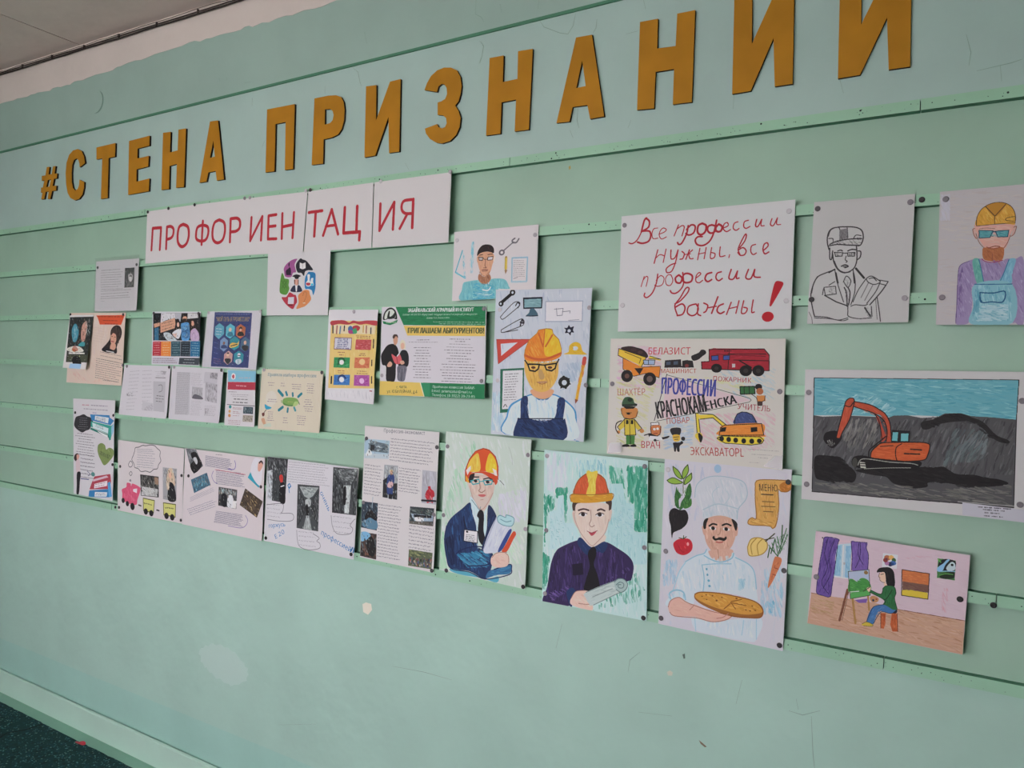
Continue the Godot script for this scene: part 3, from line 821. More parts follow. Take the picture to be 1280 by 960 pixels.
func pin(label: String, at: Vector3, tone: int) -> void:
	if pin_mesh == null:
		var prof := [Vector2(6.0, -0.4), Vector2(6.2, 0.8), Vector2(5.6, 1.8), Vector2(3.6, 2.3), Vector2(2.6, 1.9), Vector2(1.4, 1.6), Vector2(0.9, 2.1), Vector2(0.01, 2.3)]
		var st := SurfaceTool.new()
		st.begin(Mesh.PRIMITIVE_TRIANGLES)
		for k in 18:
			for p: Vector2 in prof:
				st.add_vertex(Vector3(p.x * cos(TAU * k / 18.0), p.x * sin(TAU * k / 18.0), p.y) / 1000.0)
		var n := prof.size()
		for k in 18:
			for i in n - 1:
				var a := k * n + i
				var b := ((k + 1) % 18) * n + i
				for q in [a, a + 1, b, b, a + 1, b + 1]:
					st.add_index(q)
		st.generate_normals()
		pin_mesh = st.commit()
	var o := mesh_node(numbered("round_pin"), pin_mesh, mats["pins"][tone], self)
	o.position = wall(at.x, at.y, at.z + 0.5)
	tag(o, label, "pin", "round pins holding the papers")

func build_pins() -> void:
	pass
	pin("black round pin at the left end of the red lettered banner", Vector3(-2852.5, 611.1, 26.1), 0)
	pin("black round pin second from the left on the red lettered banner", Vector3(-2719.3, 614, 26.1), 0)
	pin("black round pin above the first join of the red lettered banner", Vector3(-2558.3, 613.8, 26.4), 0)
	pin("grey round pin left of the second join of the red lettered banner", Vector3(-2275.3, 612.3, 26.4), 2)
	pin("pale grey round pin right of the second join of the red lettered banner", Vector3(-2247, 611.3, 26.8), 3)
	pin("white round pin left of the third join of the red lettered banner", Vector3(-1964.8, 608.3, 27.7), 4)
	pin("dark grey round pin right of the third join of the red lettered banner", Vector3(-1943.3, 608.8, 28.1), 1)
	pin("white round pin above the last sheet of the red lettered banner", Vector3(-1631.8, 605.2, 27.5), 4)
	pin("pale grey round pin at the right end of the red lettered banner", Vector3(-1361, 605.2, 28.4), 3)
	pin("black round pin at the top left of the typed portrait page", Vector3(-3195.6, 405.2, 24.6), 0)
	pin("black round pin at the top right of the typed portrait page", Vector3(-2918.5, 404.4, 25), 0)
	pin("black round pin at the top left of the cream leaflet", Vector3(-3396.4, 209.4, 23.5), 0)
	pin("black round pin at the top right of the cream leaflet", Vector3(-3001.4, 204, 24.5), 0)
	pin("grey round pin on the right edge of the cream leaflet", Vector3(-2993.7, -3.9, 25.2), 2)
	pin("dark grey round pin at the top left of the three young people poster", Vector3(-2795.2, 206.2, 24.6), 1)
	pin("dark grey round pin at the top right of the three young people poster", Vector3(-2515.6, 201.2, 25.7), 1)
	pin("white round pin at the top left of the navy hexagon poster", Vector3(-2457.7, 203.7, 25.1), 4)
	pin("white round pin at the top right of the navy hexagon poster", Vector3(-2175, 204.6, 25.2), 4)
	pin("grey round pin at the top left of the left newspaper copy", Vector3(-2965.8, -7.2, 23.8), 2)
	pin("dark grey round pin at the top right of the left newspaper copy", Vector3(-2687.2, -4.9, 23.8), 1)
	pin("pale grey round pin at the top left of the right newspaper copy", Vector3(-2655.1, -4.1, 23.9), 3)
	pin("dark grey round pin at the top right of the right newspaper copy", Vector3(-2375.8, -9, 24), 1)
	pin("pale grey round pin at the top left of the beige printout with teal arrows", Vector3(-2146.3, -2, 24.1), 3)
	pin("dark grey round pin at the top right of the beige printout with teal arrows", Vector3(-1865.3, -4, 24.1), 1)
	pin("pale grey round pin at the top of the yellow six box poster", Vector3(-1729.3, 195.9, 25.8), 3)
	pin("grey round pin at the top right of the green admissions poster", Vector3(-1226.9, 196.6, 24.4), 2)
	pin("pale grey round pin on the left edge of the green admissions poster", Vector3(-1602.4, -6.2, 25.1), 3)
	pin("grey round pin on the right edge of the green admissions poster", Vector3(-1225, -12.3, 26.7), 2)
	pin("black round pin at the top left of the binder and heart report", Vector3(-3332.3, -215.8, 25.2), 0)
	pin("black round pin at the top right of the binder and heart report", Vector3(-3048.5, -212.2, 24.4), 0)
	pin("black round pin on the right edge of the binder and heart report", Vector3(-3039.9, -415.4, 27.2), 0)
	pin("dark grey round pin on the left edge of the pink train report", Vector3(-2987.8, -418.1, 25.8), 1)
	pin("black round pin at the bottom left of the pink train report", Vector3(-2989.7, -586.6, 24), 0)
	pin("black round pin on the right edge of the pink train report", Vector3(-2586.4, -416.7, 25.8), 0)
	pin("black round pin at the bottom right of the pink train report", Vector3(-2584.7, -587.6, 24), 0)
	pin("black round pin on the left edge of the five snapshot report", Vector3(-2544, -413.8, 26.4), 0)
	pin("dark grey round pin on the right edge of the five snapshot report", Vector3(-2140.9, -413.3, 26.4), 1)
	pin("black round pin at the bottom left of the tunnel photograph report", Vector3(-2110, -589.8, 24), 0)
	pin("black round pin at the bottom right of the tunnel photograph report", Vector3(-1708.5, -586.5, 24.2), 0)
	pin("dark grey round pin at the top left of the economist report", Vector3(-1657.8, -208.6, 25.5), 1)
	pin("dark grey round pin at the top right of the economist report", Vector3(-1378.6, -215.2, 24.8), 1)
	pin("grey round pin on the left edge of the economist report", Vector3(-1662.5, -413.5, 24.6), 2)
	pin("grey round pin on the right edge of the economist report", Vector3(-1381.4, -418.1, 24.8), 2)
	pin("black round pin at the bottom left of the economist report", Vector3(-1661.3, -578.7, 23.8), 0)
	pin("dark grey round pin at the bottom right of the economist report", Vector3(-1382, -586.1, 24.7), 1)
	pin("grey round pin at the top left of the bespectacled engineer drawing", Vector3(-1339.2, -209.8, 24.7), 2)
	pin("grey round pin at the top right of the bespectacled engineer drawing", Vector3(-1061, -212.1, 27.3), 2)
	pin("grey round pin on the left edge of the bespectacled engineer drawing", Vector3(-1345.6, -414.8, 24.2), 2)
	pin("pale grey round pin on the right edge of the bespectacled engineer drawing", Vector3(-1062, -418.5, 25.3), 3)
	pin("dark grey round pin at the bottom left of the bespectacled engineer drawing", Vector3(-1329, -577.3, 23.8), 1)
	pin("black round pin at the bottom right of the bespectacled engineer drawing", Vector3(-1064.1, -580, 23.8), 0)
	pin("pale grey round pin at the top left of the purple jacket builder drawing", Vector3(-1002.7, -209.9, 23.9), 3)
	pin("grey round pin at the top right of the purple jacket builder drawing", Vector3(-718.4, -213.1, 25.6), 2)
	pin("grey round pin on the left edge of the purple jacket builder drawing", Vector3(-996.8, -413.3, 24.3), 2)
	pin("grey round pin on the right edge of the purple jacket builder drawing", Vector3(-711.8, -419, 24.7), 2)
	pin("pale grey round pin at the bottom left of the purple jacket builder drawing", Vector3(-993.6, -586, 24.7), 3)
	pin("black round pin at the bottom right of the purple jacket builder drawing", Vector3(-708, -597.7, 23.8), 0)
	pin("white round pin at the top left of the chef drawing", Vector3(-656.9, -215.7, 23.8), 4)
	pin("black round pin at the top right of the chef drawing", Vector3(-368.2, -217.6, 23.8), 0)
	pin("grey round pin on the left edge of the chef drawing", Vector3(-655, -420, 24.3), 2)
	pin("dark grey round pin on the right edge of the chef drawing", Vector3(-370.2, -422.5, 24.3), 1)
	pin("dark grey round pin at the bottom left of the chef drawing", Vector3(-660.9, -589, 24.7), 1)
	pin("black round pin at the bottom right of the chef drawing", Vector3(-373.8, -596, 24.7), 0)
	pin("white round pin at the top left of the turquoise shirt drawing", Vector3(-1330.8, 400.9, 23.9), 4)
	pin("pale grey round pin at the top right of the turquoise shirt drawing", Vector3(-1064.9, 398.8, 24.3), 3)
	pin("white round pin at the top left of the masked worker drawing", Vector3(-1168.5, 192.3, 30), 4)
	pin("pale grey round pin at the top right of the masked worker drawing", Vector3(-885.3, 192.5, 35.2), 3)
	pin("white round pin on the left edge of the masked worker drawing", Vector3(-1168.7, -8.3, 28.4), 4)
	pin("grey round pin on the right edge of the masked worker drawing", Vector3(-888.9, -12.1, 32.3), 2)
	pin("grey round pin at the top left of the red slogan sheet", Vector3(-797.9, 405.2, 24.8), 2)
	pin("white round pin at the top right of the red slogan sheet", Vector3(-388.8, 407.4, 24.9), 4)
	pin("white round pin on the left edge of the red slogan sheet", Vector3(-794.9, 197.8, 25.6), 4)
	pin("white round pin on the right edge of the red slogan sheet", Vector3(-387.1, 200.4, 26.3), 4)
	pin("grey round pin on the left edge of the dump truck and digger drawing", Vector3(-815.6, -6.3, 26.3), 2)
	pin("grey round pin on the right edge of the dump truck and digger drawing", Vector3(-394, -9.9, 26.9), 2)
	pin("dark grey round pin at the top left of the pencil engineer sketch", Vector3(-326.7, 407.9, 23.8), 1)
	pin("grey round pin at the top right of the pencil engineer sketch", Vector3(-139.5, 405.8, 24.8), 2)
	pin("black round pin at the bottom left of the pencil engineer sketch", Vector3(-332.5, 202.1, 23.8), 0)
	pin("pale grey round pin at the bottom right of the pencil engineer sketch", Vector3(-143.2, 200.5, 25.5), 3)
	pin("grey round pin at the top left of the purple sleeves drawing", Vector3(-73.5, 406.3, 23.9), 2)
	pin("grey round pin at the bottom left of the purple sleeves drawing", Vector3(-73.1, 200.1, 25.3), 2)
	pin("grey round pin at the top left of the excavator painting", Vector3(-330.8, -9.4, 24.6), 2)
	pin("grey round pin at the bottom left of the excavator painting", Vector3(-327.9, -218.4, 23.9), 2)
	pin("grey round pin at the top right of the excavator painting", Vector3(73.8, -10.5, 24.6), 2)
	pin("grey round pin at the bottom right of the excavator painting", Vector3(77.2, -218, 23.9), 2)
	pin("grey round pin on the left edge of the easel girl drawing", Vector3(-299.2, -424.8, 25.8), 2)
	pin("black round pin on the right edge of the easel girl drawing", Vector3(-19.5, -424.6, 26.2), 0)
	pin("black round pin bare on the batten left of the pink train report", Vector3(-3022.1, -590.2, 20), 0)
	pin("black round pin bare on the batten between pencil sketch and purple sleeves drawing", Vector3(-118.1, 410, 20), 0)
	pin("black round pin bare on the batten right of the easel girl drawing", Vector3(39.2, -427.4, 20), 0)

func film_sheet(called: String, label: String, quad: Array, z: float, m: Material, category: String) -> void:
	var q := poly_of(quad)
	var mid := (q[0] + q[2]) / 2.0
	var o := mesh_node(numbered(called), curved(func(u: float, v: float) -> Vector3:
		var p: Vector2 = q[0].lerp(q[1], u).lerp(q[3].lerp(q[2], u), v) - mid
		return Vector3(p.x, p.y, v * 4.0 + 3.0 * u * u), func(u: float, v: float) -> Vector2: return Vector2(u, v), 12, 12, 0.15), m, self)
	o.position = wall(mid.x, mid.y, z)
	tag(o, label, category)

func build_small_things() -> void:
	film_sheet("plastic_pocket", "clear plastic pocket with punched strip around the typed portrait page", [-3213.8, 444.2, -2895.8, 442.8, -2904.3, 217.8, -3209.1, 216.3], 27.0, mats["film"], "plastic pocket")
	film_sheet("plastic_pocket", "clear plastic pocket around the navy hexagon poster", [-2462, 209.5, -2157.2, 208.2, -2178.2, -4.9, -2484.8, -1.2], 29.0, mats["film"], "plastic pocket")
	film_sheet("adhesive_tape", "clear tape patch at the lower left of the dump truck drawing", [-816.9, -160.4, -783.1, -156.7, -780.1, -181.6, -819.2, -187], 28.0, mats["tape"], "tape")
	film_sheet("adhesive_tape", "clear tape patch at the lower right of the dump truck drawing", [-398.9, -159.1, -380.3, -156.2, -381.4, -189.2, -424.5, -186.3], 28.5, mats["tape"], "tape")
	# wires along the top of the wall
	var bundle := Node3D.new()
	bundle.name = "cable_bundle"
	add_child(bundle)
	bundle.position = wall(-4000, 1380, 0)
	tag(bundle, "dark cables clipped along the top of the wall under the ceiling", "cables")
	for c in [[1384.0, 1347.0, 0.0036, 10.0], [1393.0, 1356.0, 0.0026, 9.5], [1401.0, 1367.0, 0.0012, 8.0]]:
		var pts := PackedVector3Array()
		for i in 60:
			var x := lerpf(-6500.0, -1500.0, i / 59.0)
			pts.append(wall(x, lerpf(c[0], c[1], (x + 4083.0) / 1676.0) + rng.randf_range(-1.0, 1.0) * (1.0 if c[2] > 0.002 else 3.0), c[3]) - bundle.position)
		mesh_node("cable", tube(pts, c[2]), mats["cable"], bundle)
	for k in 14:
		var x := -5200.0 + k * 260.0
		var y := lerpf(1389.0, 1352.0, (x + 4083.0) / 1676.0)
		box_part("clip", wall(x - 2.0, y - 2.0, 5.2), wall(x + 2.0, y + 13.0, 13), mats["cable"], bundle)
	# red scrap on the floor
	var so := mesh_node("paper_scrap", curved(func(u: float, v: float) -> Vector3:
		var a := TAU * u
		var r := v * (24.0 + 5.0 * cos(3.0 * a) + 3.0 * sin(2.0 * a))
		return Vector3(r * cos(a), r * 0.55 * sin(a), 2.0 + 6.0 * v * sin(a + 0.6) * sin(a + 0.6)), func(u: float, v: float) -> Vector2: return Vector2(u, v), 20, 3, 0.4), mats["scrap"], self)
	so.rotation.x = -PI / 2.0
	so.position = Vector3(-3.117, 0.001, 0.08)
	tag(so, "small crumpled red scrap lying at the edge of the floor", "scrap")

func art(which: String) -> Array:
	match which:
		"ban1":
			return [
				["g","#b7b1b5"],
				["l","#9c222e",12,[37.7,154.8,40.8,69.6,94.9,71.3,92,156.9]],
				["l","#9c222e",12,[132.1,156.1,132.5,71.7]],
				["L","#9c222e",12,[132.5,71.7,155.6,71.4,173.6,82.5,172.6,105.3,158.6,117,132.3,120.2]],
				["L","#9c222e",12.7,[233.1,69.5,262.1,81.9,269.8,115.1,258.1,144.5,230.5,155.2,206.7,138.3,201.4,107.5,209.3,77.7,233.1,69.5]]
			]
		"ban2":
			return [
				["g","#b7b1b5"],
				["L","#9c222e",11.6,[58.9,79.7,89.8,87.6,96.9,110,85.8,133.9,59.4,139.8,29.4,130.5,24.8,108,32.5,86.3,58.9,79.7]],
				["l","#9c222e",11.6,[61.6,65.3,60.3,152.2]],
				["L","#9c222e",11.6,[155.5,67,183.9,79.4,191.1,111.1,180.5,142,151.5,151.5,126.2,136.3,120.6,104.2,130.2,75.8,155.5,67]],
				["l","#9c222e",11.6,[219.3,67.6,222.8,151.8]],
				["L","#9c222e",11.6,[219.3,67.6,254.1,68.1,271.1,80.6,270.6,104.3,251.4,115,222.4,115.5]]
			]
		"ban3":
			return [
				["g","#b7b1b5"],
				["l","#9c222e",10.6,[32,70.2,33.7,153.1,88.6,70,90.6,153.3]],
				["l","#9c222e",10.6,[159.8,68.1,121.2,69.8,126.4,151.3,168.8,152.4]],
				["l","#9c222e",10.6,[123.9,108,160,107.2]],
				["l","#9c222e",10.6,[190.6,66.4,196.6,152.8]],
				["l","#9c222e",10.6,[247.7,66.5,249.9,152.6]],
				["l","#9c222e",10.6,[193.6,112.7,248.9,107.7]]
			]
		"ban4":
			return [
				["g","#b7b1b5"],
				["l","#9c222e",10.5,[10.6,72.1,73,71.3]],
				["l","#9c222e",11.6,[43.3,71.6,43.9,153.8]],
				["l","#9c222e",10.5,[84.8,154,116.7,70.5,151.6,153.7]],
				["l","#9c222e",9.5,[94.2,124.5,138.8,123.2]],
				["l","#9c222e",11.1,[175.7,69.3,175.8,151.8,232.3,152.4]],
				["l","#9c222e",11.1,[230.2,69.6,231.2,152.3,246.1,152,244.8,177.7]]
			]
		"ban5":
			return [
				["g","#b7b1b5"],
				["l","#9c222e",9.9,[28.3,70.9,28.4,155.2,84.9,70.4,83.6,154.7]],
				["l","#9c222e",10.4,[160.5,68,160.9,154.6]],
				["L","#9c222e",9.5,[160.6,68.8,138.3,68.1,122.8,70.8,115.6,82.3,118,98.7,132.6,109.2,158.7,111.2]],
				["l","#9c222e",9.5,[139.5,110.6,111.3,154.1]]
			]
		"vse":
			return [
				["g","#b9b5ba"],
				["L","#97202c",3.1,[23,70.4,31.7,73,44.3,65.9,56.2,44.9,64.4,13.7,69.8,10.2]],
				["L","#97202c",4.6,[56.2,44.9,64.4,13.7,76.3,18.8,74.8,34.5,58.3,43.1]],
				["L","#97202c",4.6,[58.3,43.1,77.3,44.6,81.9,56.9,76.1,70.3,59.4,74.2,46.5,70.1]],
				["L","#97202c",2.3,[99.9,38.5,89.6,39.7,85,51.2,88.4,64.1,100.8,64.2]],
				["L","#97202c",2.3,[103.4,54.6,116.8,50.5,122.8,44.4,114.4,39.7,106.4,47,104.8,58.6,111.3,67,123.4,62.8]],
				["l","#97202c",2.7,[143.7,61.7,154.1,35.2]],
				["L","#97202c",2.7,[151.2,44.7,163,37.9,169.1,42.3,163.9,63.2]],
				["L","#97202c",4.2,[179,39.3,175.7,58.3,164.5,80.7,156.6,84,153.2,79.1]],
				["L","#97202c",4.2,[175.3,48.6,186.8,38,196.9,42.7,193.5,57.8,181.8,62.7,173.7,58.2]],
				["L","#97202c",5,[214.2,36.5,224.2,43.1,222,58.2,211.3,64.2,203.2,56.7,204.7,41.4,214.2,36.5]],
				["L","#97202c",4.6,[237.7,42.3,247.4,46.9,246.7,58.3,236.5,62.4,228.5,55.6,229.3,45.4,237.7,42.3]],
				["L","#97202c",5,[254.9,41.9,263.5,48.3,261.2,58.3,252.9,59.9,246.5,52.5,254.9,41.9]],
				["L","#97202c",4.2,[249.6,32,244.1,59.9,235.2,80.2,220,90.5,204.4,88.2,198.1,77.4,203.7,69,215.4,69.1]],
				["L","#97202c",2.7,[266.7,52.3,277.8,47.6,275.7,39.9,268.2,43,266.7,54.2,274.5,61.6,283.8,57.5]],
				["L","#97202c",2.7,[301.1,40.2,292.7,43.2,290.4,54.3,297,60.4,304.3,56.5]],
				["L","#97202c",2.7,[325.8,38.6,316.7,41.6,315.3,52.6,321,57.5,330,53.8]],
				["L","#97202c",3.1,[345.1,38.5,342.7,52.3,348.3,55.4,356.7,39.5]],
				["L","#97202c",2.7,[356.7,39.5,355.4,53.4,362.7,54.7]],
				["L","#97202c",2.7,[380,39.7,376.9,53,384.1,55.8,392.4,39]],
				["L","#97202c",2.3,[392.4,39,391.1,53.5,400,55]],
				["l","#97202c",3.1,[101.9,93.9,93.5,126.9]],
				["l","#97202c",2.7,[123.7,93.4,117.5,126.4]],
				["L","#97202c",2.3,[98.5,113.4,108.5,106.1,121,110.9]],
				["L","#97202c",3.1,[136.8,96.3,137.6,117.8,147.7,116.5,155.1,97.5]],
				["L","#97202c",3.1,[155.1,97.5,150,126.4,140.7,149.2,128.6,152.5,126.3,142.6,138.2,133.5,150.2,130.3]],
				["L","#97202c",3.1,[165.3,102.1,171.5,108.3,167.9,119.7,161.1,121.2]],
				["l","#97202c",3.1,[184.3,99.5,175.9,122.1]],
				["L","#97202c",2.7,[192.2,100.1,183.4,109.1,186.6,120.9,194.5,121.4]],
				["l","#97202c",2.3,[171.5,110.3,187.4,109.4]],
				["l","#97202c",2.7,[210.6,97.5,205.7,125.2]],
				["l","#97202c",2.7,[226.1,96.6,222,123.9]],
				["l","#97202c",2.3,[207.1,111.4,223.8,108.7]],
				["L","#97202c",2.7,[239.6,97.6,237.4,122.2,246.3,122.7,248.6,113.4,240.1,109.8]],
				["L","#97202c",2.7,[260.7,97.2,260.3,119.8,272.8,119.5]],
				["l","#97202c",2.3,[284,117.6,282.4,125]],
				["L","#97202c",3.1,[308.4,119.2,304.2,105.8,311,87.7,319.6,71.6,322.3,75.5,318.4,88.2,307.8,102.4]],
				["L","#97202c",3.1,[305,107.8,315.2,102.9,322.8,110.8,319.5,119.9,310.3,121.2,303.7,114]],
				["L","#97202c",2.7,[344.3,97.5,335.3,100.6,333.9,113.4,339.7,121.2,346.8,118]],
				["L","#97202c",3.1,[364.7,111.8,373.3,103.3,371.3,95.8,364.2,98.9,362.2,111.7,366.8,121.2,375.6,117.4]],
				["l","#97202c",2.3,[60.4,184.7,67.9,159.2]],
				["L","#97202c",2.3,[64.9,169,73,159.5,78.2,163.7,73.9,184.6]],
				["L","#97202c",3.5,[104.1,155.1,100.8,178.6,91.2,202,77,213.3,69.7,209,71.1,201.9]],
				["L","#97202c",2.3,[100.5,170.7,111.3,159.4,120.9,165.8,117.4,181.4,105.2,185.9,96.8,182.4]],
				["L","#97202c",2.3,[139.1,158.9,144.4,172.9,138,185.1,127.7,181.9,125.1,168,130.9,158.5,139.1,158.9]],
				["L","#97202c",4.6,[159.3,160,167.6,168.2,164,179.6,153.9,178,150.7,167.3,159.3,160]],
				["L","#97202c",4.6,[169.8,174.1,171.3,160.6,181.2,157.3,193.3,163.7,191.8,177.1,178,180.3,169.8,174.1]],
				["L","#97202c",3.5,[169.1,154.7,172.1,182,164.6,197.1,152.8,205.2,142.7,204,138.4,198]],
				["L","#97202c",2.7,[203.3,170,214.8,160.9,210.7,156.9,203.9,164.2,203.6,177.7,211.6,181.9,220,176.5]],
				["L","#97202c",4.2,[241.8,158.6,230.3,161.8,226.1,173,232.9,180.2,242.4,175.7]],
				["L","#97202c",3.5,[265.5,157.9,255.3,161.2,253,172.4,259.7,179.2,268.3,174.3]],
				["L","#97202c",3.5,[289.1,153.6,284.2,174,295.5,176.4,304.2,158.2]],
				["L","#97202c",3.5,[304.2,158.2,302.2,174.9,308.5,175.2]],
				["L","#97202c",3.5,[329.9,155.9,324.4,174.9,336.2,177.7,344.6,156.7]],
				["L","#97202c",3.5,[344.6,156.7,344.1,173.3,357.9,175.8]],
				["L","#97202c",3.5,[158.8,259.2,151.9,235.6,165.3,216.6,178.5,193.9,186.4,194.2,182.9,205.6,165.6,224.4,151.8,231.7]],
				["L","#97202c",3.9,[154.1,239.6,169.9,232.3,178.2,242.2,172.8,257.6,158.9,261.1]],
				["L","#97202c",3.5,[205.6,233.5,211.9,245.2,206.5,258.5,194.8,262,184.6,254,188,238.7,205.6,233.5]],
				["L","#97202c",3.5,[211.5,233.7,210.3,256.7,218.4,262.6]],
				["L","#97202c",3.5,[225.1,232.2,235,238.3,231.6,251.5,225.9,255.2]],
				["l","#97202c",3.9,[259.2,218.2,245.3,257.6]],
				["L","#97202c",3.9,[273.1,235.7,261.9,241,258.5,252.3,266.4,258.9,275.7,254.7]],
				["l","#97202c",3.1,[237.1,244,256.2,240.8]],
				["l","#97202c",3.1,[291.9,232.6,281.6,261.6]],
				["l","#97202c",3.1,[310.4,229.5,304,259.2]],
				["l","#97202c",2.7,[286.8,247.5,307.2,243.6]],
				["L","#97202c",3.1,[321.5,229.9,316.9,257.7,326.2,259.1,330.6,248.8,322.1,245.5]],
				["L","#97202c",3.1,[343.5,228.8,340.8,256.5,347,257.4]],
				["F","#a01823",[392.4,189.3,402.9,187.2,411.2,193.1,403.7,210.9,390.5,235.9,384.7,244.9,381.7,241.1,386.1,213.8]],
				["e","#a01823",378.5,269.3,13.6,11.9]
			]
		"krasn":
			return [
				["g","#b8b1ae"],
				["s",["#b995ae","#b795a4","#c09fb4"],260,21.8,4.4,5,[19.6,19.2,140.8,18.6,144.3,124.5,19.5,129]],
				["s",["#b2ad80","#b8b48e","#aaa878"],320,25.5,4.4,20,[18.3,98.3,138.9,80.1,111.3,193,102.5,283,25.2,281.8]],
				["s",["#8fa0b4","#98a6b8","#a9b0be"],240,21.8,4.4,-10,[150.4,190.8,233.3,186.1,228.3,265.5,153.3,278.9]],
				["s",["#96a8b2","#a5b0b8"],160,21.8,4.4,30,[280.6,66,421.4,70,423.3,148.3,332.1,142.1]],
				["s",["#bd9aa4","#bb959f","#b7a0a8"],380,21.8,4.4,35,[240.6,185.7,423.7,165.2,422.4,250,335.7,274.3,235.7,264.9]],
				["s",["#b5b184","#b9b592"],150,21.8,4.4,10,[146.7,79.9,281.6,98.1,415.5,97.5,366.3,137.1]],
				["F","#2a1c1e",[31.4,23,44.5,20.3,56.8,19.4,73.3,22.7,90.4,27.6,102,37.6,104.7,47,91.1,48,36.6,28.8]],
				["e","#372427",65.3,28.5,8.1,4.3],
				["e","#40292b",83.8,35.2,7.4,4.3],
				["f","#c9a53a",[24,25.8,100.3,47.8,94.1,64.2,87.2,73.7,78,65.6,22.6,43.5]],
				["l","#1d1614",1.8,[24,25.8,100.3,47.8,87.2,73.7,22.6,43.5,24,25.8]],
				["l","#1d1614",1.5,[40.9,34.5,86.4,51.1,82,63.2]],
				["f","#c4742d",[36.6,51,76.9,67.1,89.2,72.9,136.6,69.7,139.6,76.3,136.4,98.7,119.7,91.7,101.7,88.5,67.8,96.9,59.9,82.7,37.6,79.4]],
				["s",["#b5631f","#d0843a"],50,10.9,1.5,0,[36.6,51,76.9,67.1,136.6,69.7,136.4,98.7,67.8,96.9,37.6,79.4]],
				["l","#1d1614",1.5,[36.6,51,37.6,79.4,67.8,96.9,101.7,88.5,136.4,98.7,139.4,69.6,89.2,72.9]],
				["f","#22191b",[69.1,76,93.3,75.5,83.8,92.7]],
				["f","#8a9ab5",[92.6,54.7,124.3,54.2,122.8,66.2,95,66]],
				["l","#1d1614",1.5,[92.6,54.7,124.3,54.2,122.8,66.2,95,66,92.6,54.7]],
				["l","#1d1614",1.5,[106.5,54.5,106.9,65.8]],
				["f","#d0ac3c",[109.4,44,118.1,45,139.9,52.1,138.1,55.9,114.4,51.4,106.4,50.8]],
				["l","#1d1614",1.5,[109.4,44,139.9,52.1,106.4,50.8]],
				["e","#161314",49.4,96.7,16.2,15.8],
				["e","#5a3c36",49.4,96.7,6.6,6.5],
				["e","#161314",111.4,102.5,17.3,16.9],
				["e","#5a4a48",111.4,102.5,8.1,7.9],
				["t","#a8303a",0,16.6,106,40.2,215.8,38.9,"БЕЛАЗИСТ"],
				["F","#1c191a",[217.8,43.7,223.3,40,236.1,34.4,243.2,27.1,252.4,28.8,254.5,36,245.5,43.3,236.6,50.7,225.6,54.4,219.9,50.9]],
				["s",["#4a4749","#2c292a"],40,4.4,1.5,30,[219.7,43.6,243.2,27.1,254.4,34.2,225.6,54.4]],
				["f","#211d1f",[150.5,54.6,191.8,51.3,194.3,71.4,149.6,73.1]],
				["f","#3d4658",[153.7,58.2,165.3,57.3,165.6,65.4,154,66.4]],
				["f","#3d4658",[173,57.2,184.4,55.9,184.6,64.3,173.2,65.3]],
				["f","#211d1f",[195.7,54.9,206.9,52.9,221.9,54.5,225.4,70.8,195.5,72.2]],
				["e","#6b2a2a",207.3,66.8,5.1,4.3],
				["l","#1b1718",3.3,[192.4,69.7,198,69.5]],
				["t","#9c4236",0,10.1,141.1,86.7,232.1,84.4,"МАШИНИСТ"],
				["f","#8f1f2c",[262.2,26.2,272.2,23.2,393.1,24.1,404.8,37.8,405.7,74.5,391.7,75.8,364.7,75.5,288,73,245.4,74,244.1,56.7,263,55.6]],
				["s",["#7a1826","#a5283a","#86202b"],180,13.1,1.8,2,[262.2,26.2,393.1,24.1,404.8,37.8,405.7,74.5,245.4,74,244.1,56.7,263,55.6]],
				["l","#2a1114",2.2,[262.2,26.2,393.1,24.1,404.8,37.8,405.7,74.5,245.4,74,244.1,56.7,263,55.6,262.2,26.2]],
				["l","#2a1114",1.8,[308.3,36.4,397.4,36.1]],
				["l","#2a1114",1.8,[311.5,26.5,309.3,72.5]],
				["l","#2a1114",2.2,[322.7,51.1,404.4,51.5]],
				["p","#2a1114",4.3,1,2,299.2,29.4,323.8,29.2,299.2,29.4],
				["l","#54131d",1.5,[279.8,37.5,397.5,41.3]],
				["f","#39488c",[268.4,41.9,285.3,40.3,285.6,51.7,268.7,52.7]],
				["f","#39488c",[297.1,40.8,312.6,39.9,312.2,50.6,297.3,51.5]],
				["l","#1a1214",1.5,[268.4,41.9,285.3,40.3,285.6,51.7,268.7,52.7,268.4,41.9]],
				["l","#1a1214",1.5,[297.1,40.8,312.6,39.9,312.2,50.6,297.3,51.5,297.1,40.8]],
				["l","#1a1416",2.9,[336.7,52.6,364.5,67.8]],
				["f","#a9a0a4",[318.7,60,326.4,59.8,326.7,68.6,319,68.8]],
				["e","#120f10",281.5,71.4,13.2,10.8],
				["e","#2c2526",281.5,71.4,5.1,4.3],
				["e","#120f10",351.7,75.8,14.7,13],
				["e","#2c2526",351.7,75.8,5.9,5.4],
				["e","#120f10",380.9,75.1,14,13],
				["e","#2c2526",380.9,75.1,5.5,5.4],
				["t","#9a3a40",0,10.8,274.5,101.9,365.5,104.2,"ПОЖАРНИК"],
				["l","#2e2426",1.1,[156.7,90.8,363,140.7,366.5,144.7,361.5,149.5,133.5,208.4]],
				["f","#bca6ac",[158.8,94.4,361.3,142.5,363.1,145.9,143,202.3]],
				["s",["#b299a2","#c2aeb2"],140,21.8,1.1,15,[158.8,94.4,361.3,142.5,363.1,145.9,143,202.3]],
				["l","#27272c",1.8,[156.7,88.9,127.5,206.9]],
				["t","#363a86",0,38.9,142.8,138.6,279.2,140.2,"ПРОФЕССИИ"],
				["t","#363a86",0,38.9,145.2,138.5,281.3,140.1,"ПРОФЕССИИ"],
				["t","#161517",0,40.3,135.2,202,258.6,177.5,"КРАСНОКАМ"],
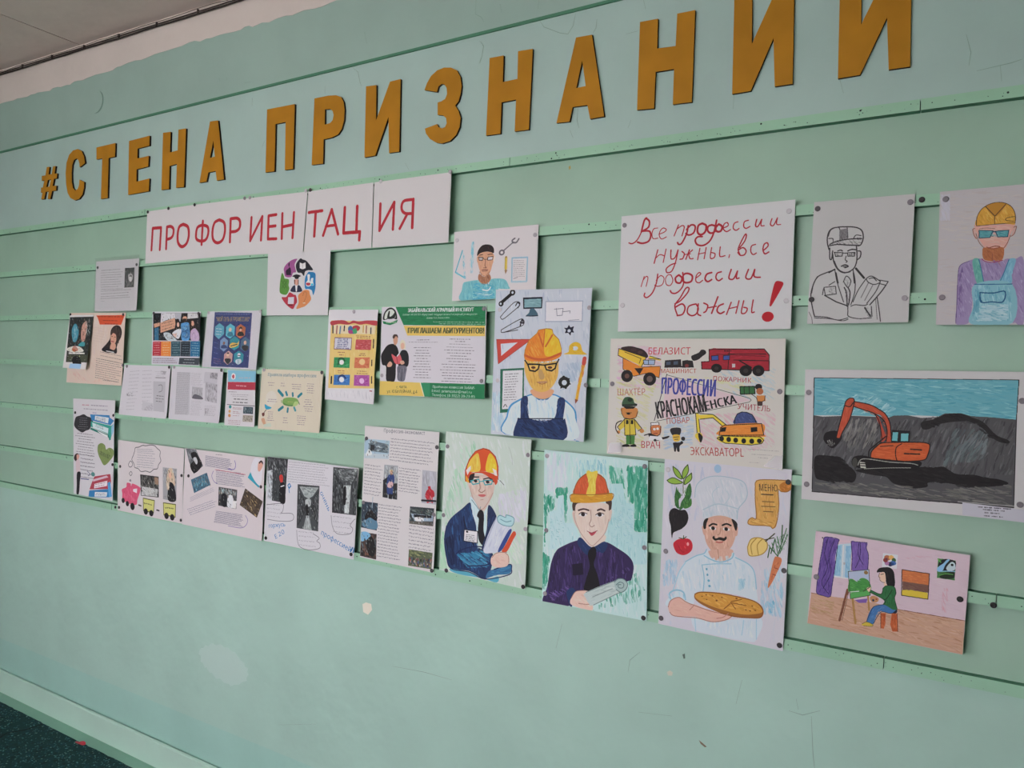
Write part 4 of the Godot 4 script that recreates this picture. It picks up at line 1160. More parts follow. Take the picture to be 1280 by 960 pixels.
				["t","#161517",0,40.3,137.5,201.8,260.8,177.4,"КРАСНОКАМ"],
				["t","#161517",0,19.8,258.5,174,332.4,153.3,"ЕНСКА"],
				["t","#161517",0,19.8,260.3,173.9,334.2,153.2,"ЕНСКА"],
				["t","#a0665a",0,16.6,25.2,148,100.9,144.1,"ШАХТЁР"],
				["t","#8f3a44",0,13,334.5,167.1,410,169.4,"УЧИТЕЛЬ"],
				["t","#94454c",0,14.4,160.8,213.7,219.2,207.8,"ПОВАР"],
				["t","#9a2e38",0,16.6,95.2,279.2,144.7,276.6,"ВРАЧ"],
				["t","#96332f",0,18.7,223.4,286,352.3,279.1,"ЭКСКАВАТОРL"],
				["f","#2d5a34",[339,113.9,373.1,112,374.6,129.2,340.5,132]],
				["l","#161716",2.2,[339,113.9,373.1,112,374.6,129.2,340.5,132,339,113.9]],
				["l","#161716",1.5,[348.6,114.2,349.8,130.9]],
				["l","#161716",1.5,[360.6,113.8,362.1,130.4]],
				["e","#1c1718",382.6,113,8.1,7.2],
				["e","#9a5a3a",385.5,123.2,8.1,7.9],
				["f","#b8763f",[378,133.2,398.1,132.3,399.4,145.3,391.8,146.3,392.1,156.6,382,157.1,380.7,146.2]],
				["l","#221a18",1.5,[366.1,130.2,378.2,138.3,380.7,146.2]],
				["l","#221a18",1.5,[398.1,133,396.7,144.4,392.8,146.3]],
				["f","#3c2a28",[380.1,146.9,392.8,146.3,392.4,156.6,381,157.2]],
				["F","#2f4a33",[38.6,173.4,43.3,154.9,55.4,150.5,67.8,154.6,72.3,164.9,79.2,168.4,62.4,174.9]],
				["e","#16241b",59.8,157.9,6.6,5],
				["f","#1c2620",[37.7,170.4,80.4,167.6,79.4,172.9,38.7,176.1]],
				["F","#b07440",[38,179.9,76.8,177.9,82.4,188.9,77.6,202.4,61.6,207.9,45.1,204.3,37.7,193.3]],
				["l","#20160f",1.5,[38,179.9,37.7,193.3,45.1,205,61.6,207.9,77.6,202.4,82.3,187.1]],
				["f","#15130f",[41.2,175.9,76.6,174.2,70.8,180.1,50.4,181.9]],
				["l","#1c130e",1.5,[50.8,191.8,65.1,191]],
				["e","#15130f",57,194.1,5.1,2.2],
				["f","#b9a23c",[46.5,208,73.8,207.1,79.2,247.4,48.8,250.3]],
				["f","#b9a23c",[46.5,208.8,29.4,228.1,35.2,238.4,48.8,226.8]],
				["f","#b9a23c",[73.8,207.1,92.6,227.7,84.8,235,74.4,225.2]],
				["l","#1a1712",1.8,[46.5,208,73.8,207.1,79.2,247.4,48.8,250.3,46.5,208]],
				["l","#1a1712",1.8,[46.5,208.8,27.4,230.1,35.2,238.4]],
				["l","#1a1712",1.8,[73.8,207.1,94.7,229.5,84.9,236.5]],
				["l","#1a1712",1.5,[60.4,207.9,63.1,248.6]],
				["f","#1a1712",[50.7,210.8,57.6,210.4,58,220.6,51,221]],
				["f","#1a1712",[63.7,210,70.6,209.6,71,219.7,64.1,220.2]],
				["e","#b07440",94.9,235.8,5.9,5.4],
				["e","#b07440",31.2,243.2,4.8,4.3],
				["L","#1b1614",2.6,[38.4,213.1,25,220.7,23.5,236.1,31.4,247]],
				["f","#3c6b34",[52.1,250.9,76.5,249.1,76,271,53.8,273.8]],
				["l","#1a1712",1.8,[64.3,250,65.2,272.9]],
				["F","#131212",[42.4,276.6,53.7,272.7,62.8,275,62.1,278.8,43.8,280.3]],
				["F","#131212",[65.2,274.8,76,271,81.4,274.3,80.3,277.4,66.2,278.5]],
				["f","#1e1c1d",[116.7,213.1,140.2,210.6,141.6,217.9,119.3,220.4]],
				["f","#c9c4c4",[119.1,214.1,138.7,212.1,139.6,217.3,120.1,219.2]],
				["F","#b46a40",[118.3,223.1,143.6,218.8,146,235.3,140.5,243.8,130.9,248.2,121.7,244.4]],
				["l","#1f1816",1.8,[118.2,220.5,120,240.8,130.9,249.3,143.5,241,145.2,220.6]],
				["l","#2a2020",1.1,[122.4,229.5,141.9,226.3]],
				["e","#c6bfbd",128.3,229.1,3.7,3.2],
				["e","#c6bfbd",136.8,227.4,3.7,3.2],
				["l","#7a1d20",1.5,[126.7,240.3,136.4,238.9]],
				["l","#1e1c1d",2.6,[102,246.5,116.9,241]],
				["F","#1e1c1d",[112.9,240.5,130.7,243.7,148.4,248,167.5,243,164.6,248.7,148.6,254.2,131.2,258.5,117.3,252.1]],
				["f","#c3bec2",[117.1,246.6,146.4,246.3,152.5,255.1,113.5,258]],
				["e","#15131a",131.2,256.7,3.7,3.2],
				["F","#252326",[170,226.3,178.3,222.1,195.3,221.7,197.5,231.7,192.1,241.2,178.2,242.2,171,233.6]],
				["F","#c19a3e",[177,240.4,194,239.2,195.1,251.9,186.9,256.1,179.3,254.1]],
				["l","#1f1b16",1.5,[179,245.8,192.2,243.7]],
				["l","#1f1b16",1.5,[182.2,251,190.5,249.7]],
				["F","#1d1b1d",[178.7,259.3,195.3,257.3,200,253.3,204,258.4,195.6,266.3,195.2,279.8,189.6,279.5,187.4,270.6,185.8,280.6,182,280.1,179.7,267.6]],
				["e","#232124",203.6,247.6,5.1,5],
				["l","#c0c6cc",1.1,[205.1,234.8,210.5,229]],
				["f","#c9b03e",[240.7,186.4,278.6,183.6,278.8,190.6,244.6,196.9]],
				["f","#c9b03e",[275.1,184.5,282.3,185.1,309.5,207.1,300.8,211.2,276.3,190.8]],
				["f","#c9b03e",[233.2,183.2,241.3,183.9,246.3,228.3,238.3,229.6]],
				["l","#191712",1.8,[231.4,182.6,241.3,182.8,276.8,183.7,309.5,207.1]],
				["l","#191712",1.8,[233.2,183.2,238.4,232.5]],
				["l","#191712",1.8,[241.7,197.1,246.4,231.9]],
				["l","#191712",1.8,[244.6,196.9,276.4,191.5,300.7,210.5]],
				["F","#c2a83a",[235.4,232.7,247.5,230,252.5,240.4,248.1,253.2,240.7,248.4,234.2,240.7]],
				["F","#151312",[242,230.4,252.5,239.3,248.2,253.9,242.4,242.9]],
				["F","#37436f",[328.5,202.4,329.2,189.4,334.8,178.6,345.1,173.6,357.1,173.9,369.1,178.5,376.1,188.4,378.7,199.2]],
				["s",["#46548a","#2c3660","#5a6798"],60,8,1.5,40,[330.2,199.9,329.9,187.7,345.1,174.6,367.4,178.6,376.2,191.8,376.3,198.7]],
				["l","#161618",1.8,[328.6,203.5,329.2,189.4,334.8,178.6,345.1,173.6,357.1,173.9,369.1,178.5,376.1,188.4,379.4,200.2]],
				["F","#c67a33",[304.2,207.5,391.4,197.8,397,221.3,393.9,229.1,292.5,232.2,293.9,219.8]],
				["s",["#b8692a","#d28a44","#bd7434"],140,14.6,1.5,-4,[306,208.4,390.8,199.5,395.5,226.6,294.2,230.3]],
				["l","#1a1612",1.8,[304.2,207.5,391.4,198.4,397.1,224.7,292.5,232.9,295.6,214.4,304.2,207.5]],
				["f","#171415",[297.3,214.2,309.6,211.7,307.1,222.4,295.1,224.3]],
				["f","#171415",[366.5,209,381.6,207,382.5,217.2,367.8,219.9]],
				["F","#c9b13a",[287.4,240.3,299.6,233.4,388.9,229.4,397.4,236.6,392.6,244.9,369.2,250.1,307.2,250.4,292.9,247]],
				["l","#1a1612",1.8,[287.4,240.3,299.6,233.8,388.9,229.4,397.4,236.6,392.6,244.9,369.2,250.1,307.2,250.4,287.4,240.3]],
				["e","#141213",298.8,240.5,5.5,6.1],
				["e","#141213",315.7,241,5.5,6.1],
				["e","#141213",332.4,241.5,5.5,6.1],
				["e","#141213",351.3,241.8,5.5,6.1],
				["e","#141213",370,241.1,5.5,6.1],
				["e","#141213",387.4,239.1,5.5,5.4],
				["p","#6b666a",1.1,1,1,359.3,260.2,437.3,259.6,359.3,260.2],
				["p","#6b666a",1.1,1,1,354.5,272,432.7,270,354.5,272],
				["p","#6b666a",1.1,1,1,376.7,277.6,416.6,278.2,376.7,277.6],
				["p","#7b767a",1.1,1,1,356.7,291.4,397,290.1,356.7,291.4]
			]
		"small":
			return [
				["g","#bdb5ba"],
				["l","#5fa6b5",4.1,[31.6,56.6,9,118.5,44.8,137.4]],
				["s",["#559aae","#7ab3bf"],60,11.6,2.3,80,[28.3,55,40.3,71.8,48.1,139,38.3,137.1,32.9,87.3]],
				["s",["#559aae","#7ab3bf"],40,8.7,2.3,25,[8.2,115.3,46.1,129.5,48.1,139,5.2,121.8]],
				["l","#4a7d92",1.2,[31.6,55.2,8.4,119.3]],
				["s",["#5aa6b8","#84bac6","#4d96ad"],70,17.4,2.3,86,[62.7,32.2,72.3,32.8,71.7,126.9,60.3,123.6]],
				["F","#1e1617",[85.3,75.2,86.9,61.6,96.8,49.1,107.7,44.5,123.5,45.1,136.3,50.4,142.4,60,141.9,70.5,130.8,67.1,114.9,64.8,99.3,68.2]],
				["s",["#3a2226","#5c2c34","#0f0c0d"],60,8.7,1.7,60,[86.8,73.5,96.8,49.1,123.5,45.6,141.7,65.2,114.9,64.8]],
				["F","#b98a72",[87,77.5,91.5,70.3,103.9,65.9,115,65.3,130.8,67.1,142.1,74.4,143.7,89,138.8,104.5,133.3,122.6,124.4,133.9,111.9,135.9,102.1,130,93.3,112.3,87.7,93.4]],
				["s",["#a9755f","#c79d86","#b58068"],90,13,1.7,85,[88.6,77.6,115,66.1,142.2,75.8,136.3,117.5,111.8,134.5,95.1,115]],
				["F","#b98a72",[83.9,79.9,88.6,77.6,91,96.2,86.1,93.3]],
				["F","#c9b8b0",[143.3,79.8,147.8,81.4,145.2,93,141.5,94.1]],
				["s",["#7a4a3c","#8b5a48"],40,8.7,2,70,[93.5,114.9,106.9,131.6,102.4,136.7,94.2,130.9]],
				["s",["#7a4a3c","#8b5a48"],40,8.7,2,110,[131.6,119.8,133.1,130.5,121.4,137.7,112,138.5]],
				["F","#96654f",[94.1,128.2,111.9,137.2,129,130.2,135.9,143.8,125.5,156.5,112.9,159.8,99.9,152.4,91.5,142.7]],
				["s",["#6b3f30","#a87660"],50,11.6,2,80,[94.2,130.9,130.7,133,134.3,143.7,112.9,158.4,93.2,144.1]],
				["l","#33292a",1.5,[88.7,80.2,106.2,81.9,109.6,86.8,120.7,87.5,122.1,82.3,140.8,80.9]],
				["f","#a59a9c",[91.9,79.9,105.6,81.8,103.4,89.1,93.2,87.9]],
				["f","#b7b0b8",[123.6,81.1,138.4,81.3,138.1,89.2,123,89.8]],
				["l","#2a2224",1.8,[90.9,79,105.6,81.3,104.1,89.6,92.3,88.4,90.9,79]],
				["l","#2a2224",1.8,[122.6,81.1,140.2,80.3,138.7,89.7,122.4,90.3,122.6,81.1]],
				["l","#32211d",2.1,[93.2,73.9,104.2,72.8]],
				["l","#32211d",2.1,[121.7,73.9,138,73.4]],
				["L","#6e3f33",1.8,[114.5,89.8,113.6,105.6,118.6,111.1,109.2,111.1]],
				["L","#7d4440",2.4,[103.1,117.6,112.6,116.6,123.7,118]],
				["l","#69302f",1.5,[104.8,120.9,122.2,120.6]],
				["F","#6ba3ac",[39,151.8,51.7,147.7,90,145.3,95.1,150.9,112.9,159.8,128.7,159.3,137.5,145.2,172,145.8,187.8,152,197.3,168.2,198.9,176.7,154.7,176.5,157.7,207.8,33,202,34.9,170.4]],
				["s",["#4f97a8","#7fb4bc","#8fbcc0","#5a9aa5","#3f8ea5"],420,15.9,2.3,80,[39,151.8,90,145.3,112.9,159.8,137.5,145.2,175.1,146,197.3,168.2,195.2,176,154.8,177.8,156.1,205.6,34.6,200.5]],
				["s",["#2f86a6","#4898b4"],120,17.4,2.9,5,[74.4,153.7,150.7,157.8,154.5,205.6,73.4,201.7]],
				["s",["#bfc6cc","#a9bcc4"],30,17.4,2.6,-5,[78.7,178,145.6,184,146.1,194.6,79.3,191.3]],
				["L","#d0d5d8",3.5,[108.8,174.2,126.4,177.2,135.5,168.9]],
				["l","#6a656d",1.5,[168.4,69.6,207.3,42.3]],
				["l","#5c5860",2.9,[177.5,65,205.9,44.8]],
				["e","#5c5860",169.4,71,10.1,8.4],
				["e","#bdb5ba",169.4,71,4.7,4.2],
				["L","#5c5860",4.4,[205.9,46.1,202.5,39.4,211.4,33.5]],
				["L","#5c5860",4.4,[205.9,44.8,216.6,45.6,224.7,35.8]],
				["l","#a9913c",8.2,[184.7,86.3,185.3,117.7]],
				["l","#c3a94c",3.5,[186.3,87.8,186.2,117.8]],
				["l","#6b3d46",2.4,[184.6,83.2,184.7,86.3]],
				["f","#8a6a50",[180.8,121.4,191.1,122,184.8,134]],
				["l","#7fa0b3",4.1,[204.9,88.9,255.4,90.3,255.8,158.3,206.6,156.9,204.9,88.9]],
				["l","#9fb4c0",1.8,[203.5,156.7,255.7,157.7]],
				["p","#4a4650",1.3,9,0,209.9,95.8,248.3,99.5,210.5,140.1],
				["l","#55505a",1.2,[212.4,148.1,226.1,144.9]]
			]
		"glasses":
			return [
				["g","#aeb1bd"],
				["s",["#a2a8b8","#b3b5c2","#979fb2","#bdbcc6"],420,25.9,4.7,80,[3,0.3,298.2,2.3,303.2,406.4,2.9,408.9]],
				["s",["#9fb3c2","#8eabbd","#bcc6cf"],150,31.1,6.2,85,[3.7,286.6,45.3,284.8,44.7,400.8,2.7,403.8]],
				["s",["#95a1b4","#8b9aae"],120,25.9,5.2,60,[221.4,200.8,279.4,194.6,282.1,236.7,220.7,281.8]],
				["l","#111012",9.5,[17.5,36.8,55.6,8.6]],
				["e","#111012",18.8,38.3,8.3,7.7],
				["e","#111012",55.5,7.2,8.9,8.7],
				["e","#aeb1bd",17.6,38.3,3.3,3.4],
				["e","#aeb1bd",55.5,7.2,3.9,3.8],
				["L","#24242c",2.1,[18.1,75.7,34.9,58.8,62.6,35.1,79.7,35.3,79,44.8,58.1,61.4,27.2,82,18.1,75.7]],
				["L","#24242c",3.2,[67.6,44.7,72.9,36.2,81.1,41,74.8,50.5]],
				["L","#24242c",2.1,[22.7,112.3,82.1,83.2,96.4,85.6,96.8,95.2,85.9,102.4,28.9,119.6,22.7,112.3]],
				["l","#24242c",2.1,[28.9,119.6,77.8,112.1]],
				["L","#24242c",4.2,[85.7,100,90.6,83.2,95,92.8,85.3,90.4]],
				["f","#141a26",[90.4,22.1,152.6,21.3,153.2,52.7,93.1,53.6]],
				["f","#6f8f9a",[95.1,27,149,26,149.7,49.4,96.3,49.8]],
				["s",["#54757f","#8aa9b0"],40,13,2.1,0,[96.3,27.9,147.4,26.9,148.5,48,97.3,48.4]],
				["F","#3a5566",[115.6,53.8,128.4,53.9,140.5,72.9,104.2,73.7,112.2,64.2]],
				["l","#141a26",2.1,[103.1,73.7,141,72.9]],
				["f","#c3bdc8",[163.1,34.1,275.7,34.4,277,88.3,165,89]],
				["l","#8d95a8",2.6,[163.1,34.1,275.7,34.4,277,88.3,165,89,163.1,34.1]],
				["l","#6f7080",1.6,[191.4,55.5,218.1,53.4,216.5,71.9,200.5,73.2,197.8,53.2]],
				["l","#6f7080",1.6,[216,62.6,239.7,60.5,239,66.1]],
				["l","#8a8a98",1.6,[235.9,85.9,267.3,83.7]],
				["f","#b24138",[8,139.4,123.3,138.2,17,208.5]],
				["f","#b5b6c3",[22.7,151.5,79.5,146.9,26,186]],
				["l","#8c3a35",1.6,[8,139.4,123.3,138.2,17,208.5,8,139.4]],
				["l","#8d95a8",1.6,[28.7,153.9,31.6,166.2]],
				["F","#171b2c",[237.8,98.4,243.4,104.4,252.7,102.1,250.7,111.4,253.7,118.3,245.8,118.3,243.7,126.3,236.9,119.8,227.3,119.9,229.5,111.5,223.8,105.9,232.9,105.9]],
				["e","#b0b3c0",239.2,113.7,5,4.3],
				["F","#181818",[231.4,234.6,238.8,240.6,249.5,241.6,245.8,251.2,254.2,256.6,244.3,260.8,240.5,270.4,230.6,267,222.7,269.8,222.1,260.2,214.7,254.3,224.1,248.2,224.7,239.6]],
				["e","#181818",233,252.6,17.8,15.4],
				["e","#b0b3c0",233.6,253.6,7.8,7.2],
				["F","#c09a2e",[230.6,174.6,241,169.7,242.6,153.3,257.9,143.8,273.9,148.2,281.9,166.7,292.7,173.4,291.4,176.7,231.8,177]],
				["e","#aeb1bd",260,160.5,8.3,5.8],
				["s",["#a87f1e","#d2ae48"],40,6.2,2.1,30,[241.1,172.1,245.3,153.3,265.9,144.6,280.3,166.7,288.6,174.9]],
				["l","#c0912f",8.4,[288.8,194.4,272.7,298.5]],
				["s",["#b5502c","#d2a63c","#c98a2a"],60,15.5,2.6,102,[283.6,194.5,296.2,195.2,276.4,298.3,267.9,298.7]],
				["l","#b0443a",11.6,[289.4,187.4,288.1,200]],
				["f","#7a3f2e",[267.8,296.3,277.4,298.2,269.6,309.1]],
				["f","#1f5a48",[24.8,223.2,104.7,217.4,109,337.4,29.2,347]],
				["f","#bcb9c0",[33.9,227.9,100.4,223.4,102.9,329.3,35.8,336.5]],
				["p","#4c4b52",2.4,11,0,42,237.6,89.5,233.6,40.6,310.1],
				["L","#33343a",2.1,[40.3,330.2,45.9,322.3,52.1,328.5]],
				["F","#3f7fae",[47.9,405.7,51.5,354.8,61.9,324,87.3,307.7,133.4,288.2,155.4,299.4,183.2,298.1,197.9,285.3,232.3,295.7,266,320.3,275.6,346,275.6,406.1,271.3,406.5]],
				["F","#b7c0c6",[52.1,405.4,55.8,357,66.2,327.8,90.4,311.5,133.5,291.7,155.6,304.3,183.4,302,198.1,288.7,227.1,298.3,260.7,320.6,270.8,346.3,270.2,406.5]],
				["s",["#aebcc6","#c2c8cd","#9fb6c6"],130,31.1,4.7,80,[56.3,394.9,65.3,333.8,132.6,295.6,199.4,292.5,260.9,322.9,270.9,399.2]],
				["l","#2a5f8c",3.2,[133.4,289.2,155.5,301.4,183.3,300,198,286.2]],
				["F","#c28f70",[132.7,276,197.2,273.3,198.1,287.7,180.5,299.2,155.4,300.4,133.4,289.7]],
				["F","#c39b52",[104.7,194,116.1,196.2,161.3,202.3,204.9,196.5,211.1,191.6,213.3,229.5,205.4,253.7,188.5,273.6,165.6,281.9,137.2,275.8,119.1,254.6,107.5,228.1]],
				["s",["#b78b3e","#cfa95c","#c79a4a","#b07e40"],200,23.3,4.1,80,[107.6,196.4,210.2,194,207.9,248.8,182,276.3,140.1,275.7,112.8,242.6]],
				["F","#a98458",[151.2,221.9,161.2,221.6,171.7,240.5,163.8,248,155.2,243.5]],
				["L","#96583a",2.1,[147.4,255,164.4,260.1,179.7,254.7]],
				["l","#a5745a",4.2,[153,255.7,178,253.8]],
				["l","#111014",4.2,[115.6,206.9,153.2,206.4,150,219.5,140.3,226.1,123.2,223.7,115.6,206.9]],
				["l","#111014",4.2,[169.9,207.9,206.3,202.1,203.3,215.5,192.8,223,176.1,220.2,169.9,207.9]],
				["l","#111014",3.7,[153.2,207.3,169.9,207.9]],
				["l","#111014",3.7,[115.6,206.9,105.9,196.4]],
				["l","#111014",3.7,[206.4,203.5,212.7,191.5]],
				["e","#4c2a22",134.1,215.6,7.2,3.4],
				["e","#4c2a22",186.8,214.1,7.2,3.4],
				["F","#c4722a",[104.6,191.6,104.5,167.4,116.1,140.7,140.3,121.3,145.3,111.8,169.9,107.9,186.4,109.3,190.8,121,209.6,137.3,219.2,163.1,217.6,182,193.9,194.3,161.1,198.5,127.5,198.4]],
				["F","#c9a22c",[163,111.7,184.8,110.7,192.7,125.7,209.7,139.7,218.2,165.4,214.5,174.9,171.3,182.9,164.5,140.2]],
				["s",["#cf8834","#bb6524","#d39544"],120,23.3,3.6,60,[109.9,184.2,118.9,140.6,145.8,121.3,162.1,116.5,165.8,183,121.4,188.8]],
				["s",["#d6b03c","#c79322"],90,23.3,3.6,100,[167.6,116.4,190,125.7,213.2,153.7,211.6,172.6,173.8,178.1]],
				["l","#b5582a",3.2,[164.6,111.7,163,152.1]],
				["l","#b5582a",4.7,[145.8,121.3,161.6,156.9]],
				["l","#b5582a",4.7,[188.9,125.7,169.9,156.7]],
				["L","#b4522a",6.3,[105.2,181.9,132.8,191,171.8,191.5,217.2,174.9]],
				["l","#9a6a2c",1.6,[104.6,191.6,104.5,167.4,116.1,140.7,140.3,121.3,145.3,111.8,169.9,107.9,188.1,110.7,190.8,121,209.6,137.3,219.2,163.1,217.6,182]],
				["F","#1c2c52",[87,420.5,89.9,359.9,98.5,356.9,98.8,304.7,120.3,298.7,127.2,355.2,205.6,352.8,216.2,298.9,238,300.2,234.5,351,241.1,353,239,408.9]],
				["s",["#142344","#27406e","#101d3a","#1d3560"],220,23.3,4.7,30,[91.4,415.1,92.8,359.8,238.6,355.5,237.6,404.2]],
				["s",["#142344","#27406e"],60,23.3,4.1,85,[100,307.1,119.2,301.2,125.4,355.3,101.4,356.7]],
				["s",["#142344","#27406e"],60,23.3,4.1,100,[217.4,301.2,235.4,301.3,232.9,351.1,208.3,352.6]],
				["l","#0e1830",2.6,[89.9,359.9,234.5,351]]
			]
		"chef":
			return [
				["g","#b6b1bc"],
				["s",["#aeb0be","#bbb6c0","#b4aebc"],200,30.1,5,85,[5,7.9,298.8,7.2,299.9,412.4,5.4,416]],
				["s",["#a3a6b8","#a9abbc"],60,35.1,6,85,[10.6,12.4,125.5,10.9,80.5,157.9,11.6,167.7]],
				["s",["#8fa9bd","#a2b5c4","#7d9fb6"],90,20.1,5,80,[9.8,256.9,47.2,245.4,39.4,314.5,7.2,325.7]],
				["s",["#96b0c3","#7fa5ba","#adbcca"],130,25.1,5,82,[249,236.3,299.8,217.8,296.7,344.6,249.3,344.6]],
				["s",["#5f99b3","#7aa9bd"],30,15.1,4,70,[257.4,313.4,280.6,303.9,277.6,338.8,258.8,342.7]],
				["e","#8aa3bb",133.3,16,8.6,10],
				["L","#4f5c2c",2,[51,85,50.2,64.6,51.7,38.9]],
				["F","#7d9a3c",[21.7,21.6,35.5,30.4,43.9,42.3,45.4,50.9,33.4,46,24.4,34.2]],
				["F","#7d9a3c",[59.6,13.6,61.8,27.6,57.1,40.9,48.5,49.5,46.4,36.9,51.1,23.7]],
				["F","#7d9a3c",[8.1,58.1,22.9,49.8,39.1,54.6,47.9,59.8,28.9,65.1,15.4,63.5]],
				["F","#7d9a3c",[69.9,32.9,70.5,47,63,57,52.8,63.3,54.8,48.8,62.3,40.3]],
				["L","#2c3c1e",2,[21.7,21.6,35.5,30.4,43.9,42.3,45.4,50.9,33.4,46,24.4,34.2,21.7,21.6]],
				["L","#2c3c1e",2,[59.6,13.6,61.8,27.6,57.1,40.9,48.5,49.5,46.4,36.9,51.1,23.7,59.6,13.6]],
				["L","#2c3c1e",2,[8.1,58.1,22.9,49.8,39.1,54.6,47.9,59.8,28.9,65.1,15.4,63.5,8.1,58.1]],
				["L","#2c3c1e",2,[69.9,32.9,70.5,47,63,57,52.8,63.3,54.8,48.8,62.3,40.3,69.9,32.9]],
				["F","#2d5a2e",[33.4,70.7,35.9,79.1,46,90.8,40.2,104.3,42.1,124.7,32.2,118.2,29.2,98,30.8,84.9]],
				["F","#2d5a2e",[66.8,58.6,71.7,74.9,69.8,92.9,62.5,106.6,52.6,120.7,43.3,128.1,46.7,108.6,55.6,92.1,58.5,73.9]],
				["F","#38682f",[71.5,95.3,72.3,113,57.9,122.6,52.5,118.2,62.5,106.6]],
				["s",["#1a3a1e","#4f8440","#63924a"],60,10,2,75,[30.5,77.2,68.5,62.5,70.7,113.2,42.2,127.2,31.1,118.4]],
				["F","#151214",[17.8,135.7,28.7,124.9,44.9,127.9,58.1,126.1,66,139.4,63.7,157.7,52.1,172.2,39.1,180.3,29.7,186.9,27,200.8,24.3,187.7,22.6,171.4,17.5,153.9]],
				["s",["#2b2124","#0b090b"],40,12.5,3,80,[21.1,135.2,63.6,132.1,54.5,166.7,28.3,178.3]],
				["F","#a81f2c",[30.8,214.3,40,202.5,55.8,196.4,71.6,196.1,79.4,206.6,78,222.3,65.4,234.6,52.2,237.8,38.6,232.3]],
				["s",["#8c1520","#bf3a40","#a02430"],60,10,3,60,[34.1,213.8,71.8,199.1,77.9,219.7,52.1,235.3]],
				["e","#c98a8c",67.9,208.5,3,4.5],
				["l","#263818",2,[45.1,196.5,55.8,197.5,63.5,191.1]],
				["l","#263818",2,[55.8,197.5,56.6,189.6]],
				["F","#be8f4e",[223,39.7,234.5,31.1,290.5,26.2,302.1,28.2,305.8,37.3,298.6,50,282.6,52.9,275.5,50.4,278.6,86.1,276.4,117.7,274.9,134.8,268.1,140.6,258.5,136.2,215.6,139.4,211.3,130.2,219.6,122.2,229.2,121.8,224.8,78.4]],
				["s",["#a9783a","#d0a462","#b88646"],180,20.1,3,85,[225.4,39.4,272.1,29.2,278.6,115,229.5,126.7]],
				["s",["#a9783a","#d0a462"],60,12.5,3,10,[215,126.3,271.9,120.7,270.2,135.5,215.5,138.5]],
				["F","#a8672a",[278.2,38.1,292.9,27.8,303.6,29.5,305.8,38.7,296.3,50.3,283.5,52.8]],
				["s",["#8a4f1e","#c48442"],30,10,2.5,40,[279.7,40.3,299.9,29.9,302.7,40,287.1,50.5]],
				["L","#8a5a28",2,[223,39.7,234.5,31.1,290.5,26.2,303.6,29.5,305.9,39.6,296.4,51.3,282.6,52.9,275.5,50.4,278.6,86.1,275.8,125,268.1,140.6,258.5,136.2,215.6,139.4,211.3,130.2,219.6,122.2,229.2,121.8,224.8,78.4,223,39.7]],
				["t","#3a2a1e",0,15,232.9,57,274.3,53.9,"МЕНЮ"],
				["l","#3a2a1e",2.5,[238.5,64.6,264.4,62.8]],
				["l","#6a4a28",2,[241.6,81.2,267.5,79.3]],
				["l","#6a4a28",2,[239.8,92.6,270.4,90]],
				["l","#6a4a28",2,[245.1,104,266.3,102.2]],
				["F","#c9ac6a",[212.2,193.2,219.6,173.3,238.5,166.9,254.5,172.8,257.2,188.5,247.4,203.2,231,210.8,216.5,211.3]],
				["L","#9a7430",2,[212.2,193.2,219.6,173.3,238.5,166.9,254.5,172.8,257.2,188.5,247.4,203.2,231,210.8,216.5,211.3,212.2,193.2]],
				["L","#9a7430",2,[245.8,168.3,234.6,184.7,238,206.3]],
				["L","#9a7430",2,[231.5,169.5,220.2,187,223.6,208.6]],
				["l","#33341c",2.5,[253.1,173,272.4,152.1]],
				["l","#33341c",2,[250.6,170,271.5,161.9]],
				["l","#2f5034",2.5,[280.7,206.5,289.2,171.3,288.6,130.4]],
				["l","#3d6642",2,[282.7,201.3,273.9,164]],
				["l","#3d6642",2,[285.8,196,301.2,150.2]],
				["l","#3d6642",2,[286.7,186.2,278.3,158.4]],
				["l","#3d6642",2,[288.5,176.2,298.2,136.2]],
				["l","#2f5034",2.5,[280.4,201.7,263.2,185.1,259.6,210]],
				["l","#3d6642",2,[275.5,197.6,267.4,174.7]],
				["l","#3d6642",2,[268.2,191.6,260.6,180.6]],
				["l","#2f5034",2.5,[266.2,199.2,273.9,164]],
				["s",["#2f5034","#54785a"],70,9,1.5,70,[276.3,163.6,300.7,140.6,300.3,179.2,282.7,201.3]],
				["F","#b46a48",[273.8,210.1,280.6,204.6,290,207.4,289.7,219.5,280.2,245.5,270.5,269.2,263,280.4,265.2,257.9]],
				["s",["#9a4f34","#c58560"],50,8,2,110,[275.3,212.3,287.8,210.2,280.1,243,265.9,272.5]],
				["l","#8c3f2c",2,[276.2,231.6,284.2,232.6]],
				["l","#8c3f2c",2,[272.2,246.9,278.9,248.1]],
				["F","#b3b4bd",[80,86.6,84.1,60.7,103.9,40.8,126.5,33.2,141.7,34.1,166.7,36.2,191.4,38.4,204.5,56.5,204,78.6,194.1,97.1,187.3,107.9,184.9,130.5,166.1,130.6,151,128.7,130.9,131.5,103.2,141.9,100.8,122,91.6,113]],
				["s",["#a4adb8","#bab9c2","#c2bfc8"],120,20.1,4.5,70,[85.2,85.9,126.7,38.2,196.5,42.7,198.6,86.7,185.5,123,105.5,136.5]],
				["s",["#9aa8b4","#a7b0ba"],30,20.1,3.5,80,[102.2,119.2,184.8,108.2,184.8,128,104.6,139.2]],
				["L","#93a3b0",2,[80.2,91.6,84.1,60.7,106.5,40.5,141.7,33.1,191.4,38.4,205,58.9,203.2,81.2,187.2,105.4,184.9,130.5]],
				["L","#a2adb8",2,[129.5,100.5,123.3,76.2,137.8,59.4]],
				["L","#9aa8b4",2.5,[102.2,119.2,129.6,103,149.7,100.4,184.7,105.7]],
				["L","#a2adb8",2,[154.6,98.3,163.8,81.2,158.2,67]],
